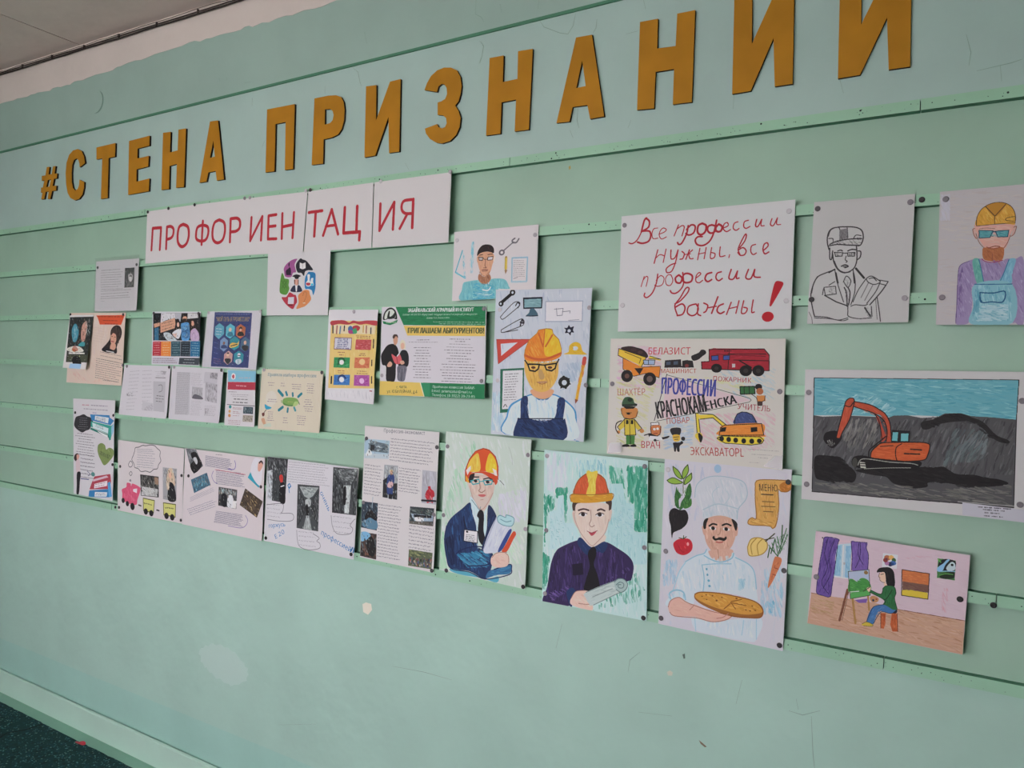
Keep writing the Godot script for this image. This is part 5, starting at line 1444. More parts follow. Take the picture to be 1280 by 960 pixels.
				["F","#b98f80",[106.3,154.1,110.9,140.8,130.8,130.5,153.4,127.4,176.1,133.2,184.2,147.9,182.9,173,174.1,199.3,157.4,217,139.9,220.9,121.6,210.2,110.4,189.1]],
				["s",["#c69e8e","#ad7f70","#bd9484","#c9a698"],180,17.6,4,80,[110.4,153.6,131,133,173.7,134.5,182.6,168,169.2,200,134.7,218.2,114,188.5]],
				["F","#b98f80",[101.5,162.5,106.5,158.2,111.4,176.2,106.4,179.5]],
				["F","#b98f80",[187.7,149.9,182.8,150.6,182.8,170.5,187.5,167.3]],
				["F","#bb9486",[124.4,214.8,174.4,204.2,176,218.9,158.2,234.4,135.5,235.8,120.9,228]],
				["s",["#b58b7c","#c4a294"],40,10,3,80,[127,216.9,172.1,208.6,170.1,219.9,135.3,230.7]],
				["F","#16120f",[105.7,164.4,104.1,151.9,108.3,141.2,115.9,138.6,112.3,150.8,110.8,163.6]],
				["F","#16120f",[184.6,157.8,186.4,142.6,178.6,133.8,172.1,132.8,176.6,144.1,181.1,155.8]],
				["L","#16120f",4,[119.2,156.3,127.6,150.1,136.8,150.8]],
				["L","#16120f",4,[150.9,150.2,160.7,145.3,170.8,147.9]],
				["e","#d2cccc",128.1,161.1,8.1,3.5],
				["e","#d2cccc",160.8,158.3,8.1,3.5],
				["e","#16120f",128.6,160.5,4.5,4.5],
				["e","#16120f",160.3,157.9,4.5,4.5],
				["L","#a07464",2,[147.3,158.3,145.3,171.1,140.4,174.4]],
				["F","#16120f",[128.1,183.8,131.9,178.2,135.8,184.2,145.7,179.6,155.8,180.1,160.6,175.4,162.3,181.1,156.1,187.1,144.5,186.4,134.5,189.4]],
				["L","#a0504c",3,[137.7,192.5,146.3,192.6,153.7,189.5]],
				["L","#a07464",2,[142,209.4,146.6,233.9]],
				["F","#b5bcc6",[48.7,281.5,63.5,253,89,233.3,109.4,224.8,115.1,213.7,127.7,232,150.8,238.2,172.9,227,177.2,211.3,190,221.6,215,232.3,230.4,249.4,237,287.7,238.4,317.1,199,309.9,139,313.8,92.9,325.1,83.9,357.9,20,370.7,24.5,348.7,40.2,335.2]],
				["F","#b5bcc6",[90,377.4,152.1,379.9,249.8,354.4,242.5,405.6,223.5,414.9,143.6,417.5,94.1,412.8]],
				["s",["#a9b8c4","#bfc3cb","#9fb2c0","#c2c0ca"],220,30.1,4.5,80,[54,280.6,109.6,229.9,175,219.1,225.4,245.3,234.8,293.1,97.9,319,40,330]],
				["s",["#a9b8c4","#bfc3cb"],80,25.1,4.5,85,[92.8,382,240.4,361.3,232.9,407.8,143.4,412.4]],
				["s",["#7fa6b8","#93b2c0"],40,20.1,4,80,[194.7,270.7,209.4,268,210.5,292.7,196.1,300.4]],
				["L","#7da5b8",2.5,[63.5,253,89,234.3,109.4,224.8,115.1,213.7]],
				["L","#7da5b8",3,[109.6,229.9,127.9,237,150.9,239.2,175.4,226.5,180.7,213.2]],
				["L","#7da5b8",2.5,[185.1,222.4,215,232.3,230.4,249.4,237,287.7]],
				["L","#7da5b8",2.5,[105.5,253.6,112.1,285.6,110.8,316.6]],
				["L","#7da5b8",2,[105.5,253.6,136,245.8,175.9,239]],
				["L","#8fb0c0",2.5,[63.6,255.6,48.7,281.5,34.7,331.1]],
				["e","#5a93aa",117.2,261.8,2.5,3],
				["e","#5a93aa",119.8,275.1,2.5,3],
				["e","#5a93aa",123.5,288.7,3,3],
				["e","#5a93aa",126.1,301.4,3,3],
				["L","#7da5b8",4,[30.1,352.9,26.8,337.8,42.6,326.9,61.4,328.6,67.4,345.6]],
				["s",["#7fa9bd","#9bb8c6"],50,12.5,3.5,60,[18.7,339.3,61.3,326,67.4,345.6,25.4,369.6]],
				["L","#8fb0c0",2,[92.9,384.6,96.9,417.4]],
				["L","#8fb0c0",2,[211.5,367.4,208.2,403.2]],
				["L","#8fb0c0",2,[240.3,358.9,242.5,405.6]],
				["F","#c29a90",[24.4,372.4,30.3,355.5,51.3,343.5,73,352.3,94.2,353.3,120.4,358.3,151.2,359.7,171.4,359.6,193.4,348.6,186.4,358.6,167.2,376.7,137.1,385.6,98.1,383.5,71.8,386.3,42.6,391.4,28.8,384.7]],
				["s",["#b98c82","#cca89c","#c49c92"],110,17.6,3,10,[28.1,369.1,62.2,346.6,104.9,358.9,166.5,361.7,157,376.3,90.1,380,37,388.3]],
				["L","#9c6a60",2,[24.4,372.4,30.3,355.5,51.3,343.5,73,352.3,120.5,359.8,156.3,361.2,193.4,348.6]],
				["L","#9c6a60",2,[28.8,384.7,42.6,391.4,98.2,385,137.1,386.1,172,373.2,187.3,357.4]],
				["L","#9c6a60",1.5,[79.1,369.3,89.1,356.9]],
				["F","#8a5526",[92.6,340.7,90.5,328.2,105.8,320.1,149.2,314.4,189.3,314.2,228.7,316.5,248.4,325,254.8,338.6,249.6,352,230.6,357.4,191.5,362.5,156.3,361.2,114.9,351.7]],
				["F","#b88238",[93.4,336.4,95.5,324.6,113.5,319.2,154.3,314.4,199.3,315.8,233.6,318.1,251.1,331.9,249.2,342.2,210.9,353.5,161,352.6,119.9,346.6]],
				["s",["#c8974a","#a8722c","#d0a458","#b07a30"],150,15.1,3,15,[96,334.9,113.6,321.2,189.4,316.7,248.7,332.4,244.3,341.7,166,350.6,114.7,345.6]],
				["L","#7a451a",2.5,[90.5,328.2,105.8,320.1,149.2,314.4,189.3,314.2,228.7,316.5,248.4,325,254.8,338.6,249.6,352,230.6,357.4,191.5,362.5,156.3,361.2]],
				["l","#7a451a",2,[180,328.6,204.3,318.8]],
				["l","#7a451a",2,[177.7,331.6,214.8,331.7]],
				["l","#7a451a",2,[177.8,334.1,163.4,349.6]],
				["l","#7a451a",2,[179.1,331.3,190.7,344.1]],
				["e","#6e3c18",108.8,329.8,2,1.5],
				["e","#6e3c18",120.4,335.2,2,1.5],
				["e","#6e3c18",134.3,323.4,2,1.5],
				["e","#6e3c18",144.9,333,2.5,2],
				["e","#6e3c18",118.9,324.3,2,1.5],
				["e","#6e3c18",157.2,323,2,1.5],
				["e","#6e3c18",215.2,341.6,2,1.5],
				["e","#6e3c18",229.3,329.8,2,1.5],
				["e","#6e3c18",225,342.1,2,1.5],
				["e","#6e3c18",236.9,338.2,2,1.5],
				["e","#6e3c18",204.9,331.2,2,1.5],
				["e","#6e3c18",192,318.7,2.5,2],
				["L","#a8706a",2,[173.9,359.1,161.8,370.2,146.8,375.9]]
			]
		"purple":
			return [
				["g","#a9c0c0"],
				["s",["#b5c6c8","#9dbcbc","#8db4b2","#c0cccf","#b2c0c6"],700,36.4,4.7,88,[0.2,2.6,298.7,3,301.4,408.7,1.6,406.6]],
				["s",["#b3b8c4","#bcbfca"],120,46.9,6.2,88,[8.9,4.3,82.8,-0.3,67.7,115,10.7,111.6]],
				["s",["#2e7f68","#49927a","#67a590","#3a8a70"],160,26,4.2,85,[0.6,122.9,34,129.2,34.4,154.5,11.7,167.4,4.9,269.8]],
				["s",["#2e7f68","#49927a","#67a590"],120,23.4,4.2,82,[39.1,98.1,73,94.3,68.2,145.2,68.9,190.4,39.5,123.4]],
				["s",["#2e7f68","#49927a"],100,26,4.2,88,[-0.7,275.7,22.4,287.5,15.1,359.1,1.2,381.5]],
				["s",["#3d8a74","#67a590","#8fb9ae"],120,23.4,4.2,80,[193.2,21.2,236,26.6,242.2,109.2,199.1,70]],
				["s",["#2e8068","#49927a","#3a8a70"],160,36.4,4.7,88,[246.5,15.7,298.9,15.1,301.4,184,266.7,188.7,266,116,247.5,113.4]],
				["s",["#3d8a74","#2f8068","#6fa8a0"],180,23.4,5.7,80,[207.8,347.8,275.5,288.7,296.6,333.3,286.6,363.6,149.5,411.2,165.6,398.6]],
				["s",["#1f7860","#2f8a70","#48967e"],200,31.2,6.2,88,[246.5,15.7,298.9,15.1,301.4,184,266.7,188.7,266,116,247.5,113.4]],
				["s",["#1f7860","#2f8a70"],120,26,5.7,86,[0.4,112.8,33.9,124.1,34.4,154.5,11.9,177.6,4.9,269.8]],
				["s",["#1f7860","#2f8a70"],90,23.4,5.7,84,[36.3,98.4,74.1,91.6,71.7,190.1,63.3,191.2,39.5,123.4]],
				["s",["#2f8a70","#48967e"],90,26,5.7,84,[194.2,21.1,233.4,31.8,242.2,109.2,199.2,72.5]],
				["s",["#1f7860","#2f8a70"],70,26,5.7,88,[-0.7,275.7,22.4,287.5,15.1,359.1,1.3,386.5]],
				["s",["#6fa3b0","#88b3bc"],110,20.8,3.6,85,[94.3,18.8,187.6,6.9,188.2,56.4,160.9,44.4,106.2,70.4]],
				["f","#9fbcc0",[190.2,1.7,196.5,70.3,233.8,66.1,242.3,114.1,266,116,266.7,186.3,300.4,184.1,300.1,265.8,264.9,271.1,254.3,253.4,190.3,223.6,199.7,114.3]],
				["s",["#86b0b6","#b4c6ca","#9cbcbf","#79a9ae"],260,23.4,3.1,88,[196.4,65.4,263.4,116.4,266.7,186.3,299.4,186.7,300.1,265.8,264.9,271.1,195.6,222.9]],
				["s",["#78a8b4","#a9bfc6"],80,9.4,2.1,0,[199.7,114.3,263.4,121.2,295.3,189.7,295.6,228.1,200.9,212.3]],
				["s",["#78a8b4","#a9bfc6"],60,9.4,2.1,40,[210.7,137.5,263.4,126.1,264.2,203.6,211.5,210.9]],
				["f","#a8bfc4",[20.7,186.6,17.4,166.7,43,158.5,45.2,120.2,62.1,115.7,66.1,190.8,94.1,187.1,114.1,229.3,47.6,263.7,22.1,267.4]],
				["s",["#7ba7ae","#bccbd0","#8db3b8","#96babd"],160,15.6,2.6,80,[20.3,166.4,62.2,120.8,66.1,190.8,108.6,230.1,41.9,264.5,22,262.3]],
				["s",["#5e9aa0","#bccbd0"],40,7.3,2.1,10,[20.7,186.6,63,171.1,64,231.3,24.7,256.9]],
				["F","#3a2a26",[91.9,157.4,88.3,137.8,96,129.3,112.6,129.8,104.6,145.8,99.2,159]],
				["F","#3a2a26",[201.1,141.2,204,118.7,199.7,111.8,186.3,115.9,191.8,132.5,195.7,141.9]],
				["F","#bfaaa2",[88.6,160.3,96.3,154.3,99.5,176.4,107,200.4,94,182.1]],
				["F","#bfaaa2",[204.3,138.3,201.3,163.3,193.9,169.1,194.7,144.4]],
				["F","#c4b2aa",[98.9,139,123.7,129.4,162,123.8,191.7,124.1,195.7,139.4,195,169,187.3,197,171.4,218.9,152.6,238.8,136.2,238.6,113.9,214.4,101.2,181.2]],
				["s",["#c9b9b2","#bba79f","#c2ada4"],160,23.4,4.2,85,[102.8,138.5,189.1,125.4,192.2,164.4,174,211.1,147.1,232.1,116.6,209.1]],
				["F","#c4b2aa",[118.3,213.8,182,205.1,184.9,221.9,166.2,239.3,147.2,243.5,126.3,232.6]],
				["L","#a98a80",2.1,[93.6,159.7,97.8,179.1,111,204.9,126.1,222.7,147.2,239.5,163.3,227.4,185.7,199.7,196,163.9]],
				["L","#3c2824",4.2,[107.4,151.4,122.8,146,137.7,147.6]],
				["L","#3c2824",4.2,[163.3,144.4,173,140.2,183.9,142.8]],
				["F","#d2cccc",[108.7,162.7,118.6,156.5,132.4,158.2,124.2,165.3,114.3,165.5]],
				["F","#d2cccc",[158.1,158,170.5,151.4,181.3,153,173.3,160,163.5,160.2]],
				["e","#241a18",120.8,160.2,6,5.4],
				["e","#241a18",169.4,154.5,6,5.4],
				["L","#4a3530",2.1,[108.7,161.3,118.5,155,132.9,157.2]],
				["L","#4a3530",2.1,[158.1,157,168.8,149.7,181.8,152]],
				["L","#96776c",2.1,[143.2,146,145.1,170.5,139.8,183.6,146.5,190.2,154.6,185.1]],
				["F","#a4404a",[137.9,204.2,146.7,205,153.2,202.1,160.8,200.1,153.3,210,146.8,213.4,142.4,210.5]],
				["L","#7a3038",1.6,[133.5,202.8,146.7,206,162.9,197.9]],
				["F","#b98428",[84.8,130.6,85.6,111.9,98.4,107.4,145.3,103.9,188.7,96.9,203.7,95.1,206,108.6,197,115.6,145.6,126.8,107.1,131.4]],
				["s",["#a87420","#cc9a3a","#b0782a"],70,15.6,3.1,0,[87.4,115.3,202.2,98.2,202.3,110,90.4,130]],
				["F","#b84f2c",[92.9,109.6,96.5,89.1,109,67.6,128.1,52,144.5,46.2,169.2,49.5,184,61.8,191.2,80.8,193,97.8,145.4,105.9]],
				["s",["#a8442a","#c4623a","#bb5a38"],120,18.2,3.6,70,[96.7,104.1,111.7,67.3,144.6,48.7,171.9,53.2,188.6,86,186,97.2]],
				["F","#c7ae48",[129.2,51.8,134.6,42.3,144.5,45.2,159.8,40.6,162.1,49.3,156.9,69.8,155.2,104.8,130,107.7,136.7,77]],
				["s",["#d2bc5c","#b89a38"],40,15.6,3.1,88,[134.7,49.7,158.2,47.2,153.5,102.5,133.3,104.8]],
				["L","#7a4a20",2.1,[92.9,109.6,96.5,89.1,109,67.6,128.1,52]],
				["L","#7a4a20",2.1,[162.1,49.3,184,61.8,193,97.8]],
				["L","#8a5a20",2.1,[84.8,130.6,85.6,111.9,145.4,105.9,203.7,95.1,206,108.6]],
				["F","#2d2148",[1.7,410.6,15.3,369.2,25.6,307.2,39.2,272.5,58.7,254.6,114.1,229.3,147.2,244.5,184.9,224.4,222.5,236.2,254.3,253.4,266,275.8,260.1,310.4,249.7,316.8,175.8,353,127,361,88.6,377.2,84.7,408.5,38.7,410.4]],
				["s",["#3a2a62","#241a3e","#4a3672","#1c1430","#553f7e"],420,31.2,3.6,86,[7.3,405.6,28.4,306.8,58.7,257.1,114.2,234.3,147.3,249.4,185,229.3,254.3,258.2,262.6,300.4,175.7,348.1,94,366.4,83.5,402.8]],
				["s",["#14101e","#1c1430"],110,31.2,4.2,80,[15.3,369.2,36.4,275.4,92.1,242.4,92.3,257.3,48.1,293.8,26.7,372.3]],
				["s",["#5e4888","#6d5692"],90,20.8,3.1,60,[170.1,334.4,254.7,292,254.5,272.7,212.7,308.2]],
				["s",["#5e4888","#6d5692"],70,20.8,3.1,20,[15.5,384.2,82.7,353.3,93.9,361.4,33,406.4]],
				["F","#1c2e56",[105.8,230.5,116.8,223,147.2,243.5,182.2,223.8,193.1,233,179.9,254.5,163.6,249.5,147.3,249.4,133.9,266.2,108.8,245]],
				["s",["#16264a","#28406e"],50,13,3.1,60,[108.6,232.6,147.3,246.9,182.3,227.2,177.2,252.5,136.5,260.8]],
				["f","#171226",[90.2,297.4,121.6,288.8,124.2,319.5,93.4,326.8]],
				["F","#0f0d12",[141.9,250.2,153.7,241.1,160.9,249.9,159.5,267.3,154.4,287.8,167.3,320.1,169.3,354.1,128.1,361.8,132,330.6,142.5,294.5,136.6,265.8]],
				["F","#1d3058",[84.6,407.6,74.6,374.5,91.1,359.4,102.4,369.9,91.6,391.5,91.9,408.8]],
				["F","#c8aaa0",[88.8,387,102.3,367.5,127,361,143.4,363.2,149.1,381.9,152.2,408.3,127.7,410,102.9,408.4,86.2,402.3]],
				["s",["#bd9b90","#d2b8ae"],70,15.6,3.1,30,[91.5,386.6,132.5,365,146.7,401.9,100.1,404.9]],
				["L","#96685c",1.6,[111.1,398.1,138.4,395.9,149.2,390.7]],
				["L","#96685c",1.6,[88.8,388,102.3,368,128.1,360.8]],
				["F","#a9b3b3",[132.5,365,212.8,321.7,223.5,323.4,242.1,337.4,229,349.2,154.7,394.6,141.1,393,131.7,379.9]],
				["s",["#98a6a6","#b9bfc0","#8e9c9c"],90,20.8,3.1,-25,[138,366.6,218.2,324.3,229,344.3,149.3,391.7]],
				["L","#6e8080",2.1,[132.5,365,212.8,322.7]],
				["L","#6e8080",2.1,[154.7,394.6,229,349.2]],
				["l","#7a8888",2.1,[151.7,374.1,207.8,342.9]],
				["F","#93a5a6",[212.9,325.1,223.4,315.2,239.2,313.7,249.8,324.1,244.7,339.4,231.7,348.7,218.4,343.6]],
				["L","#587070",2.1,[218.3,331.5,228.7,322.6,239.3,325.7,236.8,335.8,226.3,337.5,223.5,330.7,231.4,328.5]],
				["L","#587070",2.1,[212.9,325.1,223.4,315.2,239.2,313.7,249.8,324.1,244.7,339.4,231.7,348.7,218.4,343.6]]
			]
		"engin":
			return [
				["g","#aeb8b2"],
				["s",["#b5bcb9","#a8b5ac","#b9bec0","#bfc0c4"],400,33.2,6.6,70,[0.1,1.6,293.1,2.7,294.3,413.7,4.2,413.4]],
				["s",["#8fb49c","#9dbca8","#7fae92","#a9c2b2"],220,33.2,6.6,70,[60.6,20.2,116.7,15.4,71.7,206,20,301.6,9,230]],
				["s",["#8ab398","#a2bda6"],140,33.2,6.6,75,[6.5,293.2,26.7,409.4,1,414,0,346.5]],
				["s",["#b3b2be","#bcbac6"],180,33.2,7.8,70,[191.7,165,288.2,128.3,287.7,230.9,201.9,243.5]],
				["s",["#a9c0ac","#bcc6bc"],100,33.2,6.6,60,[227.6,284.2,288.7,250.2,288.1,347.3,231.5,357.4]],
				["l","#3c4a48",1.7,[198.4,124,212.5,134.9]],
				["L","#9fa6a2",1.7,[222.6,26.3,232.3,45.4,238.5,74.7]],
				["F","#b9a29a",[94.9,120.6,128.6,114.3,176.9,111.4,181.2,136.1,176.9,166.8,163.3,191.3,141.5,211.9,118.1,199.8,100.7,166.2]],
				["s",["#c4b0a8","#b5988e","#c9b8b2"],150,22.2,4.4,85,[98.3,125.4,174.2,116.8,173.7,162.2,140,207,107.1,170.6]],
				["F","#bfaaa2",[84,137.3,96.7,141,104.1,170.9,94,159.3]],
				["F","#b9a8a2",[104.3,176,162.6,178.8,164.9,198.6,141.9,219.5,109.8,195.8]],
				["F","#1a1416",[91.7,141.6,91.9,123.5,100.7,113.8,110,113.8,107.8,129.4,99.2,140.7]],
				["F","#1a1416",[178,131.5,180.1,116.1,169.5,108.2,162,113.1,170.4,124.8]],
				["F","#bf4a26",[79,138.9,77.2,107.1,89.1,74.8,109.4,49.5,136.5,38.3,157.9,41.4,179.9,58,190.3,84.7,190.5,119.9,182,118.4,173.5,104.2,134.2,105,100.6,112.3,87.7,135.9]],
				["F","#cda544",[83.3,103.8,92.3,77,115.9,54.1,124.6,66.1,129.1,102.5,97.4,110]],
				["F","#cda830",[149.2,101.8,151.6,68.5,161.4,49.7,180.5,68.1,186.6,92.7,179.4,103.6]],
				["s",["#d8b85c","#c09032"],60,22.2,3.9,80,[87.5,100.8,116.2,59.2,126.6,101.7,97.2,107.5]],
				["s",["#dcc048","#c29a20"],60,22.2,3.9,80,[152.1,99,161.7,54.8,184.7,90.4,176.3,100.4]],
				["F","#b8452a",[78.4,127.6,85.4,119.1,134.2,105,176.7,108.9,190.7,124.9,184.3,138.3,174.7,126.8,137.5,110.7,97.8,117.7,85.4,139.8]],
				["F","#c98a2c",[76.2,122.7,84.6,126.9,93,141.4,83.5,140]],
				["f","#cbbdbd",[79.7,107.8,95.1,92.2,96.9,102.4,85.6,121.7]],
				["f","#cbbdbd",[171,91.8,185,96.4,188.9,112.6,179.8,111.1]],
				["l","#8a3320",2.3,[79,138.9,77.2,107.1,89.1,74.8,109.4,49.5,136.5,38.3,157.9,41.4,179.9,58,190.3,84.7,191.8,122.3]],
				["l","#201a1e",3.4,[92.5,133.8,109.4,124.1,125.9,122.2]],
				["l","#201a1e",3.4,[142.7,126.4,159.4,121,172.8,124.5]],
				["l","#3f8f98",3.4,[97.7,136.8,126.3,128.3,130,139.6,105.7,146.1,97.7,136.8]],
				["l","#3f8f98",3.4,[141.7,130.6,172.9,126,171.1,137.3,148.5,142.5,141.7,130.6]],
				["l","#3f8f98",2.8,[128.5,134.7,141.9,133.2]],
				["e","#241f24",115,134.8,6.1,4.5],
				["e","#241f24",157,132.9,6.1,4.5],
				["L","#8e6a60",2.8,[130,139.6,132.1,154.7,128.2,161.8,138.8,165.6,149.3,157.7]],
				["F","#b05a5a",[125.9,174.3,139.1,170.6,153.1,170.9,147.4,176.7,135.3,178.2]],
				["L","#a8847a",2.3,[135.8,187.3,144.8,185.1]],
				["L","#a8847a",2.3,[96.7,151.3,104.3,176,118,197.3,141.6,214.4,163.2,188.8,176.7,161.8]],
				["F","#b0bfc6",[101.6,181.5,134.5,217.9,145.6,251.8,149.2,316.8,129.7,294.7,115.2,256.3,100,207.3]],
				["F","#b0bfc6",[163.6,196.3,156.4,230,165.2,279,155.2,315.8,146.7,271.8,147.7,236.3]],
				["s",["#9db2bc","#c0c8cc"],60,27.7,3.9,80,[105.2,191.3,138.1,227.6,146.9,307.1,114.9,251.2]],
				["l","#66808a",2.3,[105.2,191.3,134.5,217.9,136.9,207.5]],
				["F","#15131a",[133.3,218.1,143.6,216.7,150.4,230.9,150.9,271.2,157.1,295.4,152.3,317.3,136.3,303.7,131.6,274.1,132.9,243.5,126.2,234.3]],
				["F","#1d2f55",[13.6,323.4,18.7,280.9,36.3,252.3,72.6,221.3,99.5,199.7,107.3,226.8,124.9,265,133.3,324.4,183.1,331.1,182.6,376,163.7,411.9,108.1,399.6,42.4,403.9,24.4,373.5]],
				["s",["#24406e","#162444","#2f5a8a","#1a2a50","#111a34"],420,30.5,5,80,[18.1,322.7,39.5,251.9,99.8,204.8,126.7,274.9,134.5,324.2,177.4,337.1,173.5,372.7,157.3,405.6,107.8,394.6,45.2,398.3,27.3,367.9]],
				["F","#1d2a4c",[163.7,198.8,192.1,225,184.3,246.1,168.7,288.5,153.1,331.2,147.7,322,161.7,269.5]],
				["s",["#152040","#2a4472"],50,27.7,3.9,110,[167.3,208.4,186.3,228.3,162.8,289.5,155.5,320.8]],
				["s",["#2f7296","#3d85a6","#286a90","#4f93b0"],220,24.9,5.5,20,[55.5,357.9,141.1,333.2,177.4,337.1,173.7,377.6,101.4,390.7]],
				["s",["#0f1730","#141f40"],140,33.2,4.4,75,[17.7,317.5,45.5,297.6,57.4,388.4,41.9,396.3,24.1,368.4]],
				["F","#2f5f88",[166.5,408.8,174.3,387.5,200.3,375.3,242.9,355.3,249.3,366.4,241.5,382.5,201.3,393.4]],
				["s",["#3d7aa0","#244f7a"],60,22.2,4.4,-12,[174.4,389.9,246,358.7,247.1,379,175.2,403.2]],
				["F","#4f93a8",[42.4,403.9,102.2,403.2,151.6,411.6,175.5,409.6,207.3,396.2,202.4,414.4,151.6,411.6,84.2,415.2,44.8,412.2]],
				["L","#152048",3.4,[63.6,387.3,58.6,357.3,98,332.8,146.5,322.2,183.3,336.1,173.2,367.7,101.1,385.7]],
				["L","#152048",2.8,[18.7,280.9,13.6,323.4,24.4,373.5,42.4,403.9,108.3,402.1,163.7,411.9,241.6,384.9,249.3,366.4,242.9,355.3,191.7,379.3]],
				["l","#101830",4.5,[80.8,253.6,91.8,280.2,119,321.7]],
				["f","#c4bfc6",[83.7,281.4,130.7,279.3,130.8,313.7,83.2,314.8]],
				["l","#24262e",2.3,[83.7,281.4,130.7,279.3,130.8,313.7,83.2,314.8,83.7,281.4]],
				["p","#2a2c34",2.5,4,0,90.8,294.7,125.3,293.3,89.2,310.3],
				["e","#1c1c24",94,286,4.2,3],
				["F","#b3b5c4",[152.9,328.7,192.3,229.9,221.9,233.1,244.1,246.2,233.1,278.4,206.2,322.3,183.2,333.6]],
				["s",["#a6a9bc","#c0c0cc","#b8bac8"],110,33.2,4.4,110,[161.9,327.2,195.5,234.5,240.1,247.7,200.4,323.3]],
				["L","#8a90a8",2.3,[152.9,328.7,192.3,229.9]],
				["F","#9db9c0",[195.3,229.5,202,222.6,221.5,224.8,224,218,247.4,222,250.9,233.8,243,247.3,219.8,248.3,201.9,243.5]],
				["L","#5f8b95",2.3,[195.4,232,203.7,222.3,223.3,225.5,225.2,218.3,248.6,221.9,251.5,234.2,243,247.3,218.7,248.5,200.7,242.7,195.4,232]],
				["L","#5f8b95",2.3,[207.2,232.8,225.1,237.6,242.2,232.6]],
				["F","#2a3c78",[206.9,312.3,235,260.8,244.9,261.8,220.3,312.5,203.6,327.7]],
				["F","#b8452a",[215.1,323.3,225.7,304.2,249.5,262.1,260.1,266.8,250.7,285.4,232.4,320.3]],
				["F","#c9aaa0",[180.9,346.5,197.9,331.1,223.9,324.2,236.9,329.4,241.3,345.8,231.8,363.2,200.1,371.9,182,366.2]],
				["s",["#c09c90","#d4bab2"],60,16.6,3.3,10,[184,348.4,229.9,328.1,234.3,356.8,197,369.4]],
				["L","#94685c",1.7,[226.9,326.2,237.1,331.8,239.8,351]],
				["L","#94685c",1.7,[183.9,345.9,197.9,331.1,232.5,322.8]]
			]
